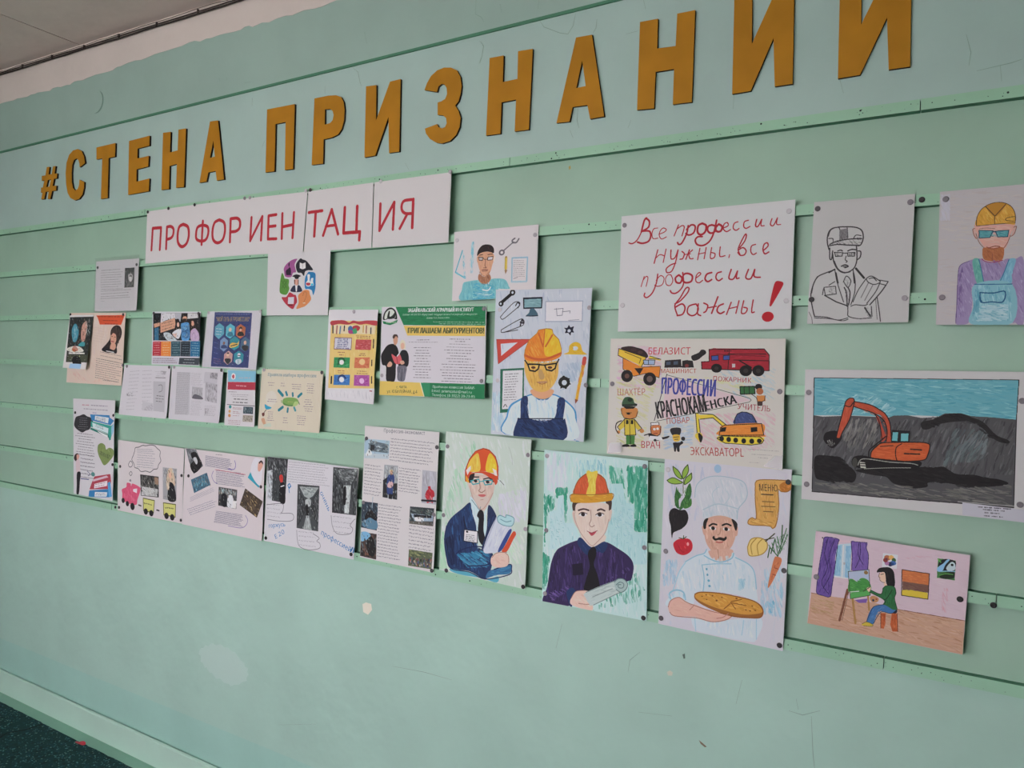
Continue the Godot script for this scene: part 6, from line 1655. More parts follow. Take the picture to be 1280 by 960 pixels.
		"sketch":
			return [
				["g","#aba7aa"],
				["L","#2e2b2e",2.5,[37.8,109.2,33.2,92.5,34.2,72.9,42.8,62.1,65.5,60.5,89.6,63.2,103.3,71.3,107.2,87.7,103.5,101.9,97.7,104.8]],
				["L","#3e3b3e",1.9,[34.6,79.5,39.9,65.1,56.5,62.1,59.4,87.7]],
				["L","#3e3b3e",1.9,[73.1,62.6,75.8,85.6]],
				["f","#6c686c",[57.3,66.4,73.2,64.3,75.3,87.1,58,89.2]],
				["s",["#3a373a","#8a868a"],60,6.8,0.9,60,[57.3,66.4,73.2,64.3,75.3,87.1,59.5,89.3]],
				["s",["#4a474a","#2c2a2c","#807c80"],150,8,0.9,35,[38.5,94.5,57.9,87.6,102.6,85.8,106.2,97.3,97.6,103.2,40.3,100.2]],
				["L","#2e2b2e",2.5,[38.7,97.8,52,92.1,76,88.8,104.3,89.1]],
				["L","#2e2b2e",2.5,[37.3,101,55.4,98.9,76.7,101.8,100.6,104]],
				["L","#2e2b2e",1.9,[87.3,88,92,80.8,102.5,82.5]],
				["L","#2e2b2e",1.9,[35.8,84.5,44.1,85.1,45.3,91.7]],
				["L","#353235",2.5,[39.1,106,40.4,129,44.4,130.8,45.6,112.9]],
				["L","#353235",2.5,[94,102.9,96.3,122.4,96.1,141.7,90,155.9,74,163.2,60,156.1,50,139.3,45.9,119.5]],
				["L","#353235",2.8,[49.9,136,59,154.4,72.4,162.5,84.3,161.1]],
				["L","#353235",2.5,[98.3,116.1,103.7,118,103.4,129.3,98.7,134.8]],
				["l","#2e2b2e",1.9,[48.8,116.4,67,118.1,65.9,125.5,52.3,125.7,50.3,116.5]],
				["l","#2e2b2e",1.9,[77,118.7,91.9,118.9,91.7,127,78,126.5,77,118.7]],
				["s",["#2e2b2e","#5a575a"],30,4.3,0.9,0,[52.9,118.6,65.6,119.3,65.3,125.2,53.8,124.5]],
				["s",["#2e2b2e","#5a575a"],40,4.3,0.9,70,[79.1,119.5,92,119.6,91.7,126.7,79.5,126]],
				["l","#2e2b2e",1.9,[67.1,119.1,77,119.7]],
				["L","#2e2b2e",2.5,[56.2,113.6,62.2,112,65.9,114.2]],
				["L","#2e2b2e",2.8,[77.4,114.8,84.7,112,95.2,113.3]],
				["L","#353235",1.9,[74.4,126,73,134,77.1,137.5,75.1,140]],
				["L","#2e2b2e",2.8,[65.7,148.2,73,145.4,79.8,149,73.4,151.9]],
				["e","#4a474a",73.2,149.6,4.7,1.6],
				["L","#353235",2.5,[50.9,155.6,34.5,161.3,16.5,170.3,7,192.9,5.1,215.9,11.4,245.6,15.3,258.8]],
				["L","#353235",1.9,[16.4,168.7,9.5,183.2,6.1,206.1]],
				["l","#2c2a2c",3.1,[40.6,161,52.4,154.1]],
				["L","#353235",1.9,[15.3,258.8,39.9,261,64.6,268,85.3,263.6]],
				["L","#353235",1.9,[15.4,262.1,46.2,264.4,73.7,269.8,85.5,266.8]],
				["l","#2c2a2c",4.3,[95.9,154.6,113.3,176.3]],
				["L","#353235",1.9,[52.4,154.1,58.4,182,74.4,227.9]],
				["L","#353235",1.9,[90.1,157.5,95.9,183.6,95.8,209.3,89.7,234.8]],
				["l","#2c2a2c",2.8,[55.2,162.3,60.7,185.3]],
				["l","#2c2a2c",2.8,[91.3,164,94.6,186.7]],
				["L","#353235",1.9,[72,182.5,77.4,170.5,86.9,181.6,81.7,195.9,72,182.5]],
				["s",["#3a373a","#6a676a"],50,5,0.9,70,[69.2,185.7,77.4,171.5,85.5,183.1,81.6,194.2]],
				["L","#353235",2.5,[74.2,195.6,79.4,208.7,82.4,237.8]],
				["L","#353235",2.5,[81.7,195.9,86.9,209,85.2,234.7]],
				["s",["#4a474a","#7a777a"],50,6.8,0.9,80,[75.9,198.9,85,202.4,85.2,234.7,80.2,234.5]],
				["l","#353235",1.9,[31.7,193.9,55.9,192.3,58.4,209.6,35.7,212,31.7,193.9]],
				["l","#353235",1.9,[29.5,210.2,30.9,197.1]],
				["s",["#2c2a2c","#5a575a"],30,5,1.2,10,[41,197.5,54.6,194.8,56.8,207.9,43.2,210]],
				["l","#2c2a2c",2.5,[34.2,212,59.4,227.4,83.9,237.2]],
				["l","#353235",1.9,[42.1,189.4,53.9,181.8]],
				["L","#353235",1.9,[93.8,228.5,102.9,203.1,117.7,178.1]],
				["L","#353235",1.9,[117.7,178.1,127.7,172.8,142.7,182.4,145.9,187.3,134.5,191.6,122.6,186.3,117.7,178.1]],
				["L","#353235",1.9,[123.6,178.4,132.3,177.1,138.5,183.8]],
				["L","#353235",1.9,[145.9,187.3,138.2,207.6,122,232.5]],
				["l","#353235",1.9,[144.2,182.4,161.7,186.4,157.7,194.1,146,190.5]],
				["L","#353235",2.5,[157.7,194.1,147.1,211.1,128.1,235.9]],
				["l","#6a676a",1.9,[122.6,187.9,109.6,219.4]],
				["l","#6a676a",1.9,[131.7,193,117.3,226]],
				["L","#353235",1.9,[89.9,238,98.6,235,116.4,237.2,123.6,234.2]],
				["L","#353235",1.9,[83.9,237.8,84.6,250.7,86.6,260.4,106.2,265.7,132.5,264.6]],
				["L","#2c2a2c",2.8,[118.1,242,124.5,251.7,130.8,261.4]],
				["s",["#2c2a2c","#6a676a"],40,5.6,1.2,50,[118,238.8,131.5,245.5,133.9,264.7,122.1,261.2]],
				["L","#353235",1.9,[131.1,239.2,133.7,261.5]],
				["L","#353235",1.9,[141.8,220.4,147.8,252.3,150.8,272.9]],
				["l","#4a474a",1.2,[139,223.5,144.2,268.1]],
				["L","#4a474a",1.2,[2.9,248.7,9.3,261.9,11.5,275.1]]
			]
		"overalls":
			return [
				["g","#aba3a8"],
				["s",["#b0a5a4","#a89c9e","#b3a9a8","#aaa4ac"],380,23.9,2.7,3,[1.2,5.2,145,7.2,154.7,276.6,2.8,276.3]],
				["s",["#ada9b6","#b3aebc"],120,20.9,2.7,70,[1.2,5.2,18.6,5.3,20.2,63.2,2.8,61.8]],
				["F","#c09088",[64.7,79.8,66,75,101.8,77.8,131.3,76.9,132.9,85,126.7,98.8,123.2,116.1,116.9,128.5,103.5,132.5,89.7,130.1,76.8,113.1,69.3,94.8]],
				["s",["#b89490","#c4a49e","#bf9c96"],200,12,2.1,10,[67.5,80,131.5,81.7,124.4,113,114.2,128.3,89.7,128.5,72.2,96.6]],
				["F","#b7938e",[60.7,84.4,64.8,81.4,69.1,104.5,63.9,99.3]],
				["F","#b7938e",[136.3,83.6,132.9,85,128.1,102.1,133.3,99.3]],
				["L","#7a4c44",1.2,[68.2,103.5,63.8,96,61.2,84.4,64.8,82.4]],
				["L","#7a4c44",1.2,[127.3,103,133.3,97.7,136.3,83.6,131.6,84.9]],
				["L","#7a4c44",1.2,[67.1,93,74,113,86.9,128.3]],
				["L","#7a4c44",1.2,[126.7,100.4,121.9,116,115.5,126.8]],
				["s",["#a8654c","#9c5842"],70,10.5,1.8,5,[81.4,126.4,115.4,123.6,115.6,131.6,84.3,131.4]],
				["F","#a0603f",[79.9,124.7,89.5,123.6,97.8,124.8,115.4,125.2,116,144.5,109.5,152.1,95.9,151.5,81.9,145.9]],
				["s",["#955538","#b0704c","#8a4c34"],80,9,1.8,60,[80.9,128,115.5,128.4,114.7,144.4,98.5,150,83.3,144.4]],
				["L","#8c4a3c",1.5,[86.7,121.9,97.8,126.7,110,123.3]],
				["L","#7c4034",1.8,[89.6,124.3,100.4,121.1,108.6,122.2]],
				["l","#7a4438",0.9,[96.7,133.8,97.2,151.5]],
				["F","#bd8a38",[67.4,76.7,67.8,60.5,73.5,46.4,82.9,37.6,96.4,32.4,111.3,33.2,123.5,39.8,130.5,49.9,134.1,62.9,133.5,78.7,123.4,77.9,101.8,75.5]],
				["s",["#c89a48","#ae7c2c","#d2aa5c","#b88434"],220,12,2.1,60,[69.3,73.6,74.9,48.2,96.4,34,122.2,41.2,133,62.8,131.3,76]],
				["F","#a8742c",[82.9,38.6,96.4,33.1,113.5,34.1,116.8,39.2,100,60.6]],
				["L","#4a3424",1.2,[67.4,77.4,67.8,60.5,73.5,46.4,82.9,37.6,96.4,32.4,111.3,33.2,123.5,39.8,130.5,49.9,134.1,62.9,133.9,76.2]],
				["l","#4a3424",1.5,[82.1,38.5,99.1,59.9,116.8,37.6]],
				["l","#4a3424",1.2,[98.6,60.5,99.1,76]],
				["L","#4a3424",1.2,[133,63.4,120.3,64.9,117.8,69.5,131.2,72.8]],
				["l","#5a4030",1.2,[67.4,77.4,101.8,76.2,133.4,76.1]],
				["L","#8a605a",1.2,[73.2,83.7,85.6,83,99.3,85]],
				["f","#4f8a94",[72.4,86.9,96.7,89.3,96.4,96.7,91.7,102.8,72.9,101.5]],
				["f","#4f8a94",[100.9,90.6,123.7,90,122,103.3,105.3,102.7]],
				["s",["#2f6a7c","#6fa2aa","#3d7c88"],70,7.5,1.5,10,[73.3,88.6,122.4,91.2,121.4,102.6,75,100]],
				["l","#1f3f54",1.5,[72.4,86.9,96.7,89.3,91.7,102.8,72.9,102.5,72.4,86.9]],
				["l","#1f3f54",1.5,[100.9,90.6,123.7,90,122,103.3,105.3,102.7,100.9,90.6]],
				["l","#1f3f54",1.8,[96.8,91.2,100.9,92.2]],
				["F","#8b7aa0",[36.4,278,37.2,236.4,37.8,176.7,41.5,157,54.1,149.4,66.6,145.1,79.2,145.8,82.1,150.8,95.9,153.1,114.9,152.4,120.1,147.9,136.2,148.7,150.9,154.2,154.6,275,140.1,276.6,134.6,270.1,132.5,201.2,68.2,199.2,65.1,236.9,61.8,269.8,55,279.7]],
				["s",["#7e6b96","#9a8aac","#715c8c","#a699b4","#84729c"],500,13.4,2.4,70,[38.2,273,39.2,176.8,54.1,151,79.3,149,120.2,149.5,149.6,155.7,153.3,273.4,137.3,270.1,132.5,201.2,68.2,199.2,62.9,259.9]],
				["s",["#6a5484","#5c4878"],70,12,1.8,80,[39.7,243.1,39.2,176.8,45.8,157.2,48.1,236.6]],
				["L","#54406e",1.2,[36.4,278,37.2,236.4,37.8,176.7,41.5,157,56.9,149.5]],
				["L","#8a3c62",1.8,[79.2,145.8,84.8,150.9,97.3,153.8,114.9,150.8]],
				["F","#5f9a94",[62.5,149.8,74.2,145.5,78.3,165.3,84,196.4,71.7,196]],
				["s",["#4a8a86","#76aaa4"],50,12,2.1,80,[64,149.9,73.6,147.1,82,194.7,72.2,194.4]],
				["F","#6f9fb4",[125.6,149.7,137.6,150.4,131.7,177.2,131,197.9,109.5,197.2,117,176.6]],
				["s",["#5a8fae","#86aec0"],60,12,2.1,105,[125.6,151.3,136.3,151.9,129.7,196.3,112.2,195.7]],
				["L","#33628c",1.5,[125.6,149.7,118.3,175,110.3,197.3]],
				["L","#33628c",1.5,[73.6,146.1,78.3,165.3,84,196.4]],
				["F","#77a4b2",[68.1,197.5,132.4,198.9,136.1,276.6,63.5,279.1,66.7,243.5]],
				["s",["#6699ac","#8fb2be","#5b93a8","#9dbac4"],240,13.4,2.7,80,[68.2,199.2,131.1,201.1,134.7,273.3,66.2,274.8,67.9,236.9]],
				["s",["#a4b8c4","#aebdc8"],130,14.9,3,10,[81.9,238.8,128.3,239.5,129.3,273.3,71.7,273.1]],
				["s",["#4a86a0","#5b93a8"],60,13.4,2.7,80,[68.4,207.4,79.5,204.4,76.8,253.5,65.9,266.5]],
				["L","#285a84",1.8,[68.1,197.5,100,198.6,132.4,198.9]],
				["L","#1f5078",2.4,[77.9,214.8,100.5,216.4,120.8,213.7,117.9,234.5,98.3,234.2,80.4,234.5,77.9,214.8]],
				["l","#1f5078",1.8,[77.3,224,81.8,233.9]]
			]
		"painter":
			return [
				["g","#bba5b1"],
				["s",["#c0abb6","#b59ca8","#bfa8b4","#b8a2b0"],380,18,2.4,5,[0.8,2.5,300.1,0.4,303.7,133.4,173.3,139.6,39.8,141.7,4.8,139]],
				["s",["#bd8a98","#b88796"],30,18,1.5,70,[257.2,78.4,267.6,73.2,268.8,128.7,257.9,127.9]],
				["s",["#bd8a98","#b58c9c"],40,21,1.5,8,[181.7,27,241.2,6.5,236.5,16.8,187.5,29.1]],
				["f","#b08a78",[2.7,139.5,42.6,139.5,78,137.1,133.1,135.3,176.1,140.6,301.3,137,302.2,208.4,0.2,208.9]],
				["s",["#a67c66","#b9947e","#b08870","#9c705a","#bb9c8a"],420,21,2.7,10,[3.6,142.6,78.2,138.7,176.3,142.1,300.2,140.3,301.2,205.6,3,206.7]],
				["s",["#a88a6c","#9c7a58"],60,18,2.4,8,[2.7,149.3,52.4,148.9,52.3,184.6,3.9,181.9]],
				["l","#6a3a2c",1.2,[2.7,139.5,44.1,139.2]],
				["l","#6a3a2c",1.2,[173.3,140.2,301.9,137.5]],
				["f","#a9b6c4",[47.3,22.4,77,14.5,78.9,93.2,46.4,95.3]],
				["f","#7fa4bd",[47.5,25.6,56.8,21.4,59.4,90.5,47,91.3]],
				["f","#7fa4bd",[65.2,22.5,76.9,20.4,78.8,91.6,69.1,91.9]],
				["s",["#6f97b4","#9cb5c6"],80,12,1.8,80,[42.2,26.6,56.8,22.3,59.3,88.9,47.4,89.6]],
				["s",["#6f97b4","#9cb5c6"],80,12,1.8,80,[65.2,22.5,76.3,20.5,78.6,90,69,90.9]],
				["l","#c6c6ce",2.1,[60.4,21.7,63.2,93]],
				["l","#c6c6ce",2.1,[47.2,93.9,74.5,93.1]],
				["e","#9a9aa4",65.4,61.6,2.3,3.1],
				["l","#c9a8b0",1.2,[48.7,13.9,76.7,10.6]],
				["F","#5e4689",[18.4,12.7,25.7,9.1,39.3,10,49.3,10.5,48.5,22.2,45.6,49,46.5,78.3,44.1,114.7,42.6,139.5,27.7,140.9,13.8,137.2,13.4,114.3,14.3,71.3,17.2,34.4]],
				["s",["#4c3676","#6e569a","#553c80","#3f2c66"],240,18,2.1,98,[17.2,16.2,47.1,12.6,46.5,78.3,43.8,136,14.5,135.4,15.8,71]],
				["L","#241a40",1.2,[27.4,11.1,22.8,46.6,31.5,77.9,22.3,112.5,39.3,135.3]],
				["L","#241a40",1.2,[41,12,32.5,54.7,39.7,86.2,26.4,124.8]],
				["L","#241a40",1.2,[18.4,12.7,17.2,34.4,14.3,71.3,12.8,114.4,13.8,137.2,27.7,140.9,42.6,139.5,44.8,111.3,46.8,75,48.5,22.2,49.3,10.5,25.7,9.1,18.4,12.7]],
				["F","#6b5295",[75.3,11.5,88.4,10.2,107.2,7.8,107.4,21.4,112.3,35,113.2,65.5,99.1,70.8,81.7,73.2,80.1,45.9]],
				["s",["#5a4284","#7c64a4","#644a90"],150,13.5,2.1,85,[76.9,13.8,105.9,9.3,112.5,64,83,71.3]],
				["L","#241a40",1.2,[75.3,11.5,79.8,42.7,81.1,73.3]],
				["L","#241a40",1.2,[105.8,8,107.4,21.4,112.3,35,113.2,65.5]],
				["L","#241a40",1.2,[91.4,11.2,92,37.2,103.9,57.6]],
				["L","#241a40",1.2,[94.3,10.7,95.4,43,88.6,67]],
				["l","#241a40",1.2,[75.2,10.9,107.2,7.8]],
				["e","#1e1a20",15.7,12.8,1.4,1.6],
				["f","#c0bcc4",[140.3,24.4,169.6,23.5,169.6,54.1,140.7,55.5]],
				["e","#9c5a40",149.6,33.6,6.3,5.7],
				["e","#c79a5c",157.2,31.6,5.1,5],
				["e","#34542e",162.6,36.3,4,4.7],
				["e","#3c5c94",161.7,42.8,5.7,4.7],
				["e","#23264a",156.3,46.1,4.6,4.7],
				["e","#9a6a92",149.6,45.1,4.6,4.7],
				["e","#7c2f2e",146.3,39.3,4.6,4.7],
				["e","#5a2f3c",148.4,36.4,2.3,2.5],
				["e","#1f3c6c",160.5,45.3,2.9,3.1],
				["f","#b5663c",[179.5,53.5,231.3,52.3,231.2,76.8,182.2,78.3]],
				["f","#6a4a42",[182.2,78.3,231.2,76.8,231.5,93,183.5,97]],
				["f","#c2a83a",[182.7,97.2,197.8,93.5,231,93.7,231.9,106,182.7,108.6]],
				["s",["#c47848","#a85a34"],70,9,1.8,5,[181,55.7,229.5,54.2,229.6,74.6,183.2,76.9]],
				["s",["#5a3c38","#7a5850"],50,9,1.8,5,[183.4,80.6,229.9,78.3,230.3,92,184.6,96.2]],
				["l","#2a1c20",1.5,[179.5,53.5,231.3,52.3,232.5,106.8,182.7,108.6,179.5,53.5]],
				["f","#3d6a3c",[244.7,16.9,277.1,16.1,277.8,57.3,245.4,58.3]],
				["F","#15181c",[247.9,24.1,258.2,15.9,275.9,17.3,277.6,30.9,273.5,41.1,259.9,40.5,250.8,45.4,246.1,37]],
				["F","#7da4c4",[244.7,37.2,254.8,25.9,261,17,266.3,16,259.1,28.2,254.6,41.6,246.6,44.7]],
				["F","#a9b4bc",[260.8,34.1,269.3,20.1,276.5,23.4,276.3,35.8,265.3,39.5]],
				["e","#15181c",271.1,26,2.6,2.5],
				["F","#1c2a1c",[249.8,50.3,262.8,43.1,276.1,40.5,275.6,53,261.1,57.4,253,57.5]],
				["L","#5a9448",1.8,[249.9,51.9,260.4,46.7,273.8,45.7]],
				["L","#7da4c4",1.8,[250.7,43.9,262.6,40.7,276.5,38.9]],
				["L","#5a9448",2.4,[244.8,18.4,250.1,24.3]],
				["l","#6b4030",4.8,[76.5,118,66,188.1]],
				["s",["#8a5a3c","#5a3020"],40,7.5,1.5,105,[74.2,118.5,79.4,117.4,69.8,187.3,63.2,187.1]],
				["l","#9a7040",4.2,[88.2,135,98.2,187.5]],
				["s",["#b48a54","#7f5a30"],40,7.5,1.5,82,[86.1,135.4,91,134.4,102.6,187.2,96.3,188.6]],
				["l","#9a7040",3.6,[118.3,122.4,123,153.4]],
				["l","#4a3020",0.9,[80.6,113.9,71,187.7]],
				["f","#6c4e94",[92.7,137.3,118.2,128.8,116.1,138.8,101.8,141.8]],
				["F","#a97a54",[122.4,126.4,129.1,120.2,139.5,124.4,137.2,132.9,127.4,134.9]],
				["e","#242a44",129.3,130.4,2.3,2.5],
				["e","#8c3b36",135.3,126.9,1.7,1.9],
				["f","#9fa6bc",[74.7,77.8,115.6,65.7,118.9,93.4,103.3,87.4,93.9,96.7,87.6,91.5,78.3,96.6]],
				["F","#3f7f3c",[78.3,96.6,83.3,92.4,89.3,94.4,95.3,96.4,100.5,88,109.1,86.3,118.2,91.9,121.1,110.6,81.4,123.5]],
				["s",["#346e34","#56984e","#2f6830"],90,9,1.8,10,[79.3,98,100.6,89.9,118.3,93.5,119.6,109.3,82.6,120.6]],
				["f","#4f9450",[81.5,125.1,122,110.4,122.8,120.8,83.8,135.9]],
				["l","#c3cac4",1.8,[81.2,121.9,99.8,116.5]],
				["l","#2c3428",1.2,[74.7,77.8,115.6,65.7,122.8,120.8,83.9,136.5,74.7,77.8]],
				["e","#7d6038",110.4,73.2,4,4.1],
				["F","#161214",[131.4,68.5,134.5,59.9,142.7,55.7,155.4,53.6,163.9,60.6,166.9,74.3,168.7,86.7,165.7,95.2,155.8,95.6,150.6,83.9,147.4,68.6,139.3,66.9]],
				["s",["#2a2224","#0c090b"],40,12,1.8,85,[147.3,59,163.2,62.3,166.7,90.3,154.3,94.3]],
				["F","#c9a896",[136.7,70.6,146.4,65.6,150.4,80.8,150,87.2,154.1,92.8,148.6,95.5,146.6,87.3,140.8,86.5,138.2,82.5]],
				["L","#5a3a34",0.9,[137.2,69,135.8,77.2,138.7,78.3,138.5,83.1,143.8,87.8,148.9,87.4]],
				["l","#2a1a18",1.2,[139.7,71.7,144.7,69.7]],
				["F","#275c36",[146.2,100.7,152.8,93.7,166.9,92.8,171.8,105.1,170.2,118.1,176.6,138.9,167.9,143.2,149.8,136.6,149.5,125.5,119.4,114.1,121.9,108.8,142.9,114.2]],
				["s",["#1e4c2c","#347044","#245834"],160,10.5,1.8,80,[149,100.2,168.6,96.2,170.2,118.1,175.4,137.6,153,134.3]],
				["L","#14281a",1.2,[146.2,100.7,152.8,93.7,166.9,92.8,171.8,105.1,170.2,118.1,176.6,138.9]],
				["L","#14281a",1.2,[119.4,114.1,150.9,125.2,149.8,136.6]],
				["L","#14281a",1.2,[164.6,100.2,154.9,121.2,149.5,125.5]],
				["L","#14281a",1.2,[121.9,108.8,142.9,114.2,146.2,100.7]],
				["F","#c9a896",[114.2,107.2,121.9,102.4,121.9,109.5,119.4,114.1]],
				["l","#2a2020",1.2,[108.4,114.8,120.6,103.3]],
				["F","#3a6498",[148.9,135.8,167.8,142.3,176.3,142.1,176.1,146.9,162.8,151.3,141.6,152.6,133.7,179.7,131.2,183.5,119.9,179.6,128.3,147.5]],
				["s",["#2f5688","#5580b0","#466f9f"],110,10.5,1.8,120,[149.1,138.3,167.9,143.9,145.8,151.1,132.3,180.1,121.6,178.6,129.9,148.7]],
				["L","#1a2a48",1.2,[148.9,135.8,136.4,141,128.5,149,119.9,179.6]],
				["L","#1a2a48",1.2,[176.1,147.2,162.9,151.9,145.9,153,133.8,180.4]],
				["F","#1a1c28",[168.5,150.7,176.7,140.4,175.4,149.2]],
				["F","#b8a03c",[111.2,186.3,120.8,180,132.6,183.2,130,187.5,114.4,189.7]],
				["L","#4a3c1c",0.9,[111.2,186.3,120.8,180,132.6,183.2,130,187.5,114.4,189.7]],
				["f","#a8502c",[146.1,154.8,155.9,153.4,156.4,178,154.3,187.3,148.6,187.6]],
				["f","#a8502c",[167.1,151,177.4,149.7,181.1,187.6,171.4,189.8,166.1,175.8]],
				["s",["#8f3f20","#bc683e"],70,10.5,1.8,88,[146.8,156.3,155.2,154.5,154.7,185.3,149.1,186.5]],
				["s",["#8f3f20","#bc683e"],70,10.5,1.8,88,[168,152.7,176.9,150.8,180.2,186.9,171.9,188.7]],
				["l","#5a2a1a",1.2,[146.1,155.5,148.6,187.6]],
				["l","#5a2a1a",1.2,[177.4,149.7,181.4,187.6]]
			]
		"excav":
			return [
				["g","#b3aeb2"],
				["f","#5f97a5",[19.9,19.2,406.9,16.2,404.6,97.4,333.2,93.7,269.5,94.9,219.8,95.3,175.4,101.2,96.7,101,21.6,104.5]],
				["s",["#4f8fa2","#6fa3ad","#8ab2b8","#5a98a8","#3f8398"],700,25,3.2,5,[21.1,20.4,406.4,17.3,404.6,95.6,269.5,93,23.5,102.4]],
				["s",["#9db6bb","#a9bcc0","#8fb0b8"],120,21.4,3.6,-40,[33,99.9,77.4,70,106.3,53.2,146,55.8,199.2,88.6,96.7,99.1]],
				["f","#48464a",[21.6,104.5,40.8,106.9,96.7,101.8,140.2,102.1,175.4,102,183.9,97.7,209.6,95.8,236.7,100.2,266.3,96.9,279.1,88.8,307.9,86.8,326.9,92.1,364,92.9,404.6,95.6,404.8,270.2,306.5,272.2,22.7,278.5]],
				["s",["#3a383c","#565357","#68656a","#2c2a2d","#4c494d"],800,25,4.3,110,[23.6,108.5,236.7,102.1,279.1,90.7,403.2,99.2,403,204.4,305.5,235.3,25.4,238.4]],
				["s",["#74706f","#807c7b","#66625f"],140,21.4,3.6,110,[89.5,105.3,154.5,106.1,149,164.9,99.1,184.2,79.5,145.7]],
				["s",["#6b6f74","#5a6468","#4a5055"],200,28.6,4.3,115,[296,117.7,358.6,117.8,354.1,179.8,278.9,200.6]],
				["F","#201e20",[236.9,109.6,256.6,103,269.6,96.7,282.3,89.8,307.9,87.5,327,94,349,103.8,371,127.9,392.3,137.4,392.5,143.8,377.4,141.9,362,132.1,346.2,114.9,327.3,105,302,104.4,270,111.7,250.6,123.2,239,122.8]],
				["s",["#1a181a","#242224","#121012"],220,14.3,3.6,20,[266.3,96.9,282.3,89.4,307.9,87.5,345.9,102.2,371,127.9,392.4,140.9,389.5,144.7,352.8,132.7,333.6,108.3,286,107.1,257.2,123.6,237.1,117.2]],
				["F","#171517",[26.3,199.7,54.7,194.3,82.9,198.1,94.4,212.3,103.7,217.5,113.2,230.5,110,246.6,97.3,251.8,82.4,247.2,69.6,253.6,44.9,250.8,28.7,244.2]],
				["F","#171517",[111.1,222.8,143.3,214.1,178.4,209.2,219.6,211.4,239.5,204,259.4,204.2,278.9,199.9,292,207,304.9,213.2,336.4,212.2,355.1,216,376.4,216.9,394.6,223,382.8,229.6,349.4,235.4,324.6,237.9,305.5,235.3,286.3,233.5,263.5,233.8,252,236.8,250.6,245.2,224,250.9,203.6,247.2,186.2,243.2,172,231,147.3,229.4]],
				["s",["#161416","#100e10","#201e20"],330,14.3,4.3,10,[26.2,197.7,54.7,193.5,84.7,197.2,100,215.8,111.9,250.3,86.2,248.9,67.7,254.6,29.5,246.1]],
				["s",["#161416","#100e10","#242224"],400,16.1,3.9,8,[111.1,222.8,178.4,209.2,239.5,204,278.9,200.6,304.9,213.2,351.9,212.6,391.6,223.3,349.4,236.5,305.6,239,286.3,233.5,247.1,237.3,253.9,244.1,207,248.8,185.9,231.6,143.7,227.7]],
				["s",["#6d6965","#5d5a58","#7c7874","#4c4a4a"],420,25,3.2,6,[25.8,250.5,111.9,250.3,193.2,246.3,240.8,249.2,312,240.2,400.6,226,403.2,266.8,306.5,270.3,28.5,276.7]],
				["F","#121012",[44.2,160,45.7,145.8,55,139.2,70,137.5,81.4,145.6,79.9,157.7,67.3,174.5,57.9,175.2]],
				["s",["#8b8785","#9c9896"],50,6.4,1.8,60,[49.9,159.6,61.2,156.9,68.9,166.4,61.7,174.1,52.1,170.7]],
				["F","#a8452f",[70.3,148.3,76.9,117.9,84.4,83.7,86.7,71.7,93.8,63.5,103,64.3,105.1,74.9,96.9,109,84.7,133.4,77.8,151.8]],
				["F","#a8452f",[103.2,69.9,135.8,75.7,153.9,84.8,168.2,95.8,177.5,116.6,181,153,169.8,153.7,170.8,124.7,163.1,101.8,147.1,94.8,130.9,89.6,105.3,81.7]],
				["F","#a04030",[147.1,94.8,154.4,102.2,161.9,121.3,168.8,140.3,168,151.9,161.1,154.3,158.5,125.4,150.9,106.3]],
				["s",["#bb5a40","#963a28","#b04c36"],140,16.1,2.1,105,[72.8,146.1,85,77.7,103.1,67.1,96.8,105,79.5,145.7]],
				["s",["#bb5a40","#963a28"],120,16.1,2.1,30,[106.9,72.9,153.9,86.7,171.9,101.4,178.5,151.3,171.4,147.8,161.5,105.8,107.2,82.8]],
				["L","#1a1214",2.1,[70.3,150.3,76.9,117.9,84.4,83.7,87.8,70.4,94.9,63.4,103.7,64.3,104.1,77,96.9,109,83.7,137.5,77.9,153.8]],
				["L","#1a1214",2.1,[103.9,69.8,135.8,75.7,153.9,84.8,168.2,95.8,177.5,116.6,181,153]],
				["L","#1a1214",2.1,[105.3,81.7,130.9,89.6,147.1,95.6,165.1,109.5,172,132.3,170.5,153.7]],
				["L","#1a1214",1.8,[147.1,96.7,156.4,113.8,162.8,152.3]],
				["L","#1a1214",2.1,[85.8,79.7,96.2,82,102.5,73.1]],
				["f","#16181c",[181.3,128.7,216.6,129,215.3,154.6,181,155.7]],
				["f","#63a0aa",[183.2,133.6,193.5,133,192.4,152.3,182,151.8]],
				["f","#63a0aa",[198.8,135.4,213.4,134.5,212.8,150.9,199.2,151.8]],
				["F","#b3502c",[150.9,168.6,161.2,159.4,190.7,155.1,234.8,152.1,249.8,153.4,254.2,159.5,250.4,178.6,244.1,188.5,219.1,193.5,191.8,194.6,149.8,192.9,140.9,190.8,142.3,179]],
				["s",["#c06238","#a84626","#b85630"],220,16.1,2.5,3,[152.7,168.5,190.8,157.4,249.8,156,247.2,180.7,219,191.3,146.2,190.4]],
				["L","#241410",2.1,[140.9,192,142.3,179,150.9,167.9,162.3,158.5,190.7,155.1,234.8,152.1,249.8,153.4,254.2,159.5,250.4,178.6,244.1,188.5,219.1,193.5,191.8,194.6,149.8,192.9]],
				["L","#241410",1.8,[201.1,157.4,191,165.8,189.7,181.3,192.5,193.4]],
				["l","#241410",2.9,[206.8,178.1,235.4,177.1]],
				["l","#241410",2.9,[218.4,167.7,238.5,168.1]],
				["l","#241410",1.8,[159.7,166.1,184,162.5]],
				["L","#1a1416",2.5,[137.2,189.2,138.6,175.4,152.5,160.7,169.6,144.1]],
				["F","#121012",[103.4,207.6,106.7,193.5,124.6,188.2,149.8,192.1,191.8,195.7,235.9,192.2,236.2,204.3,219.6,212.5,136.2,217.4,110.9,214.9]],
				["e","#3a3836",109.9,205.1,5.4,10.6],
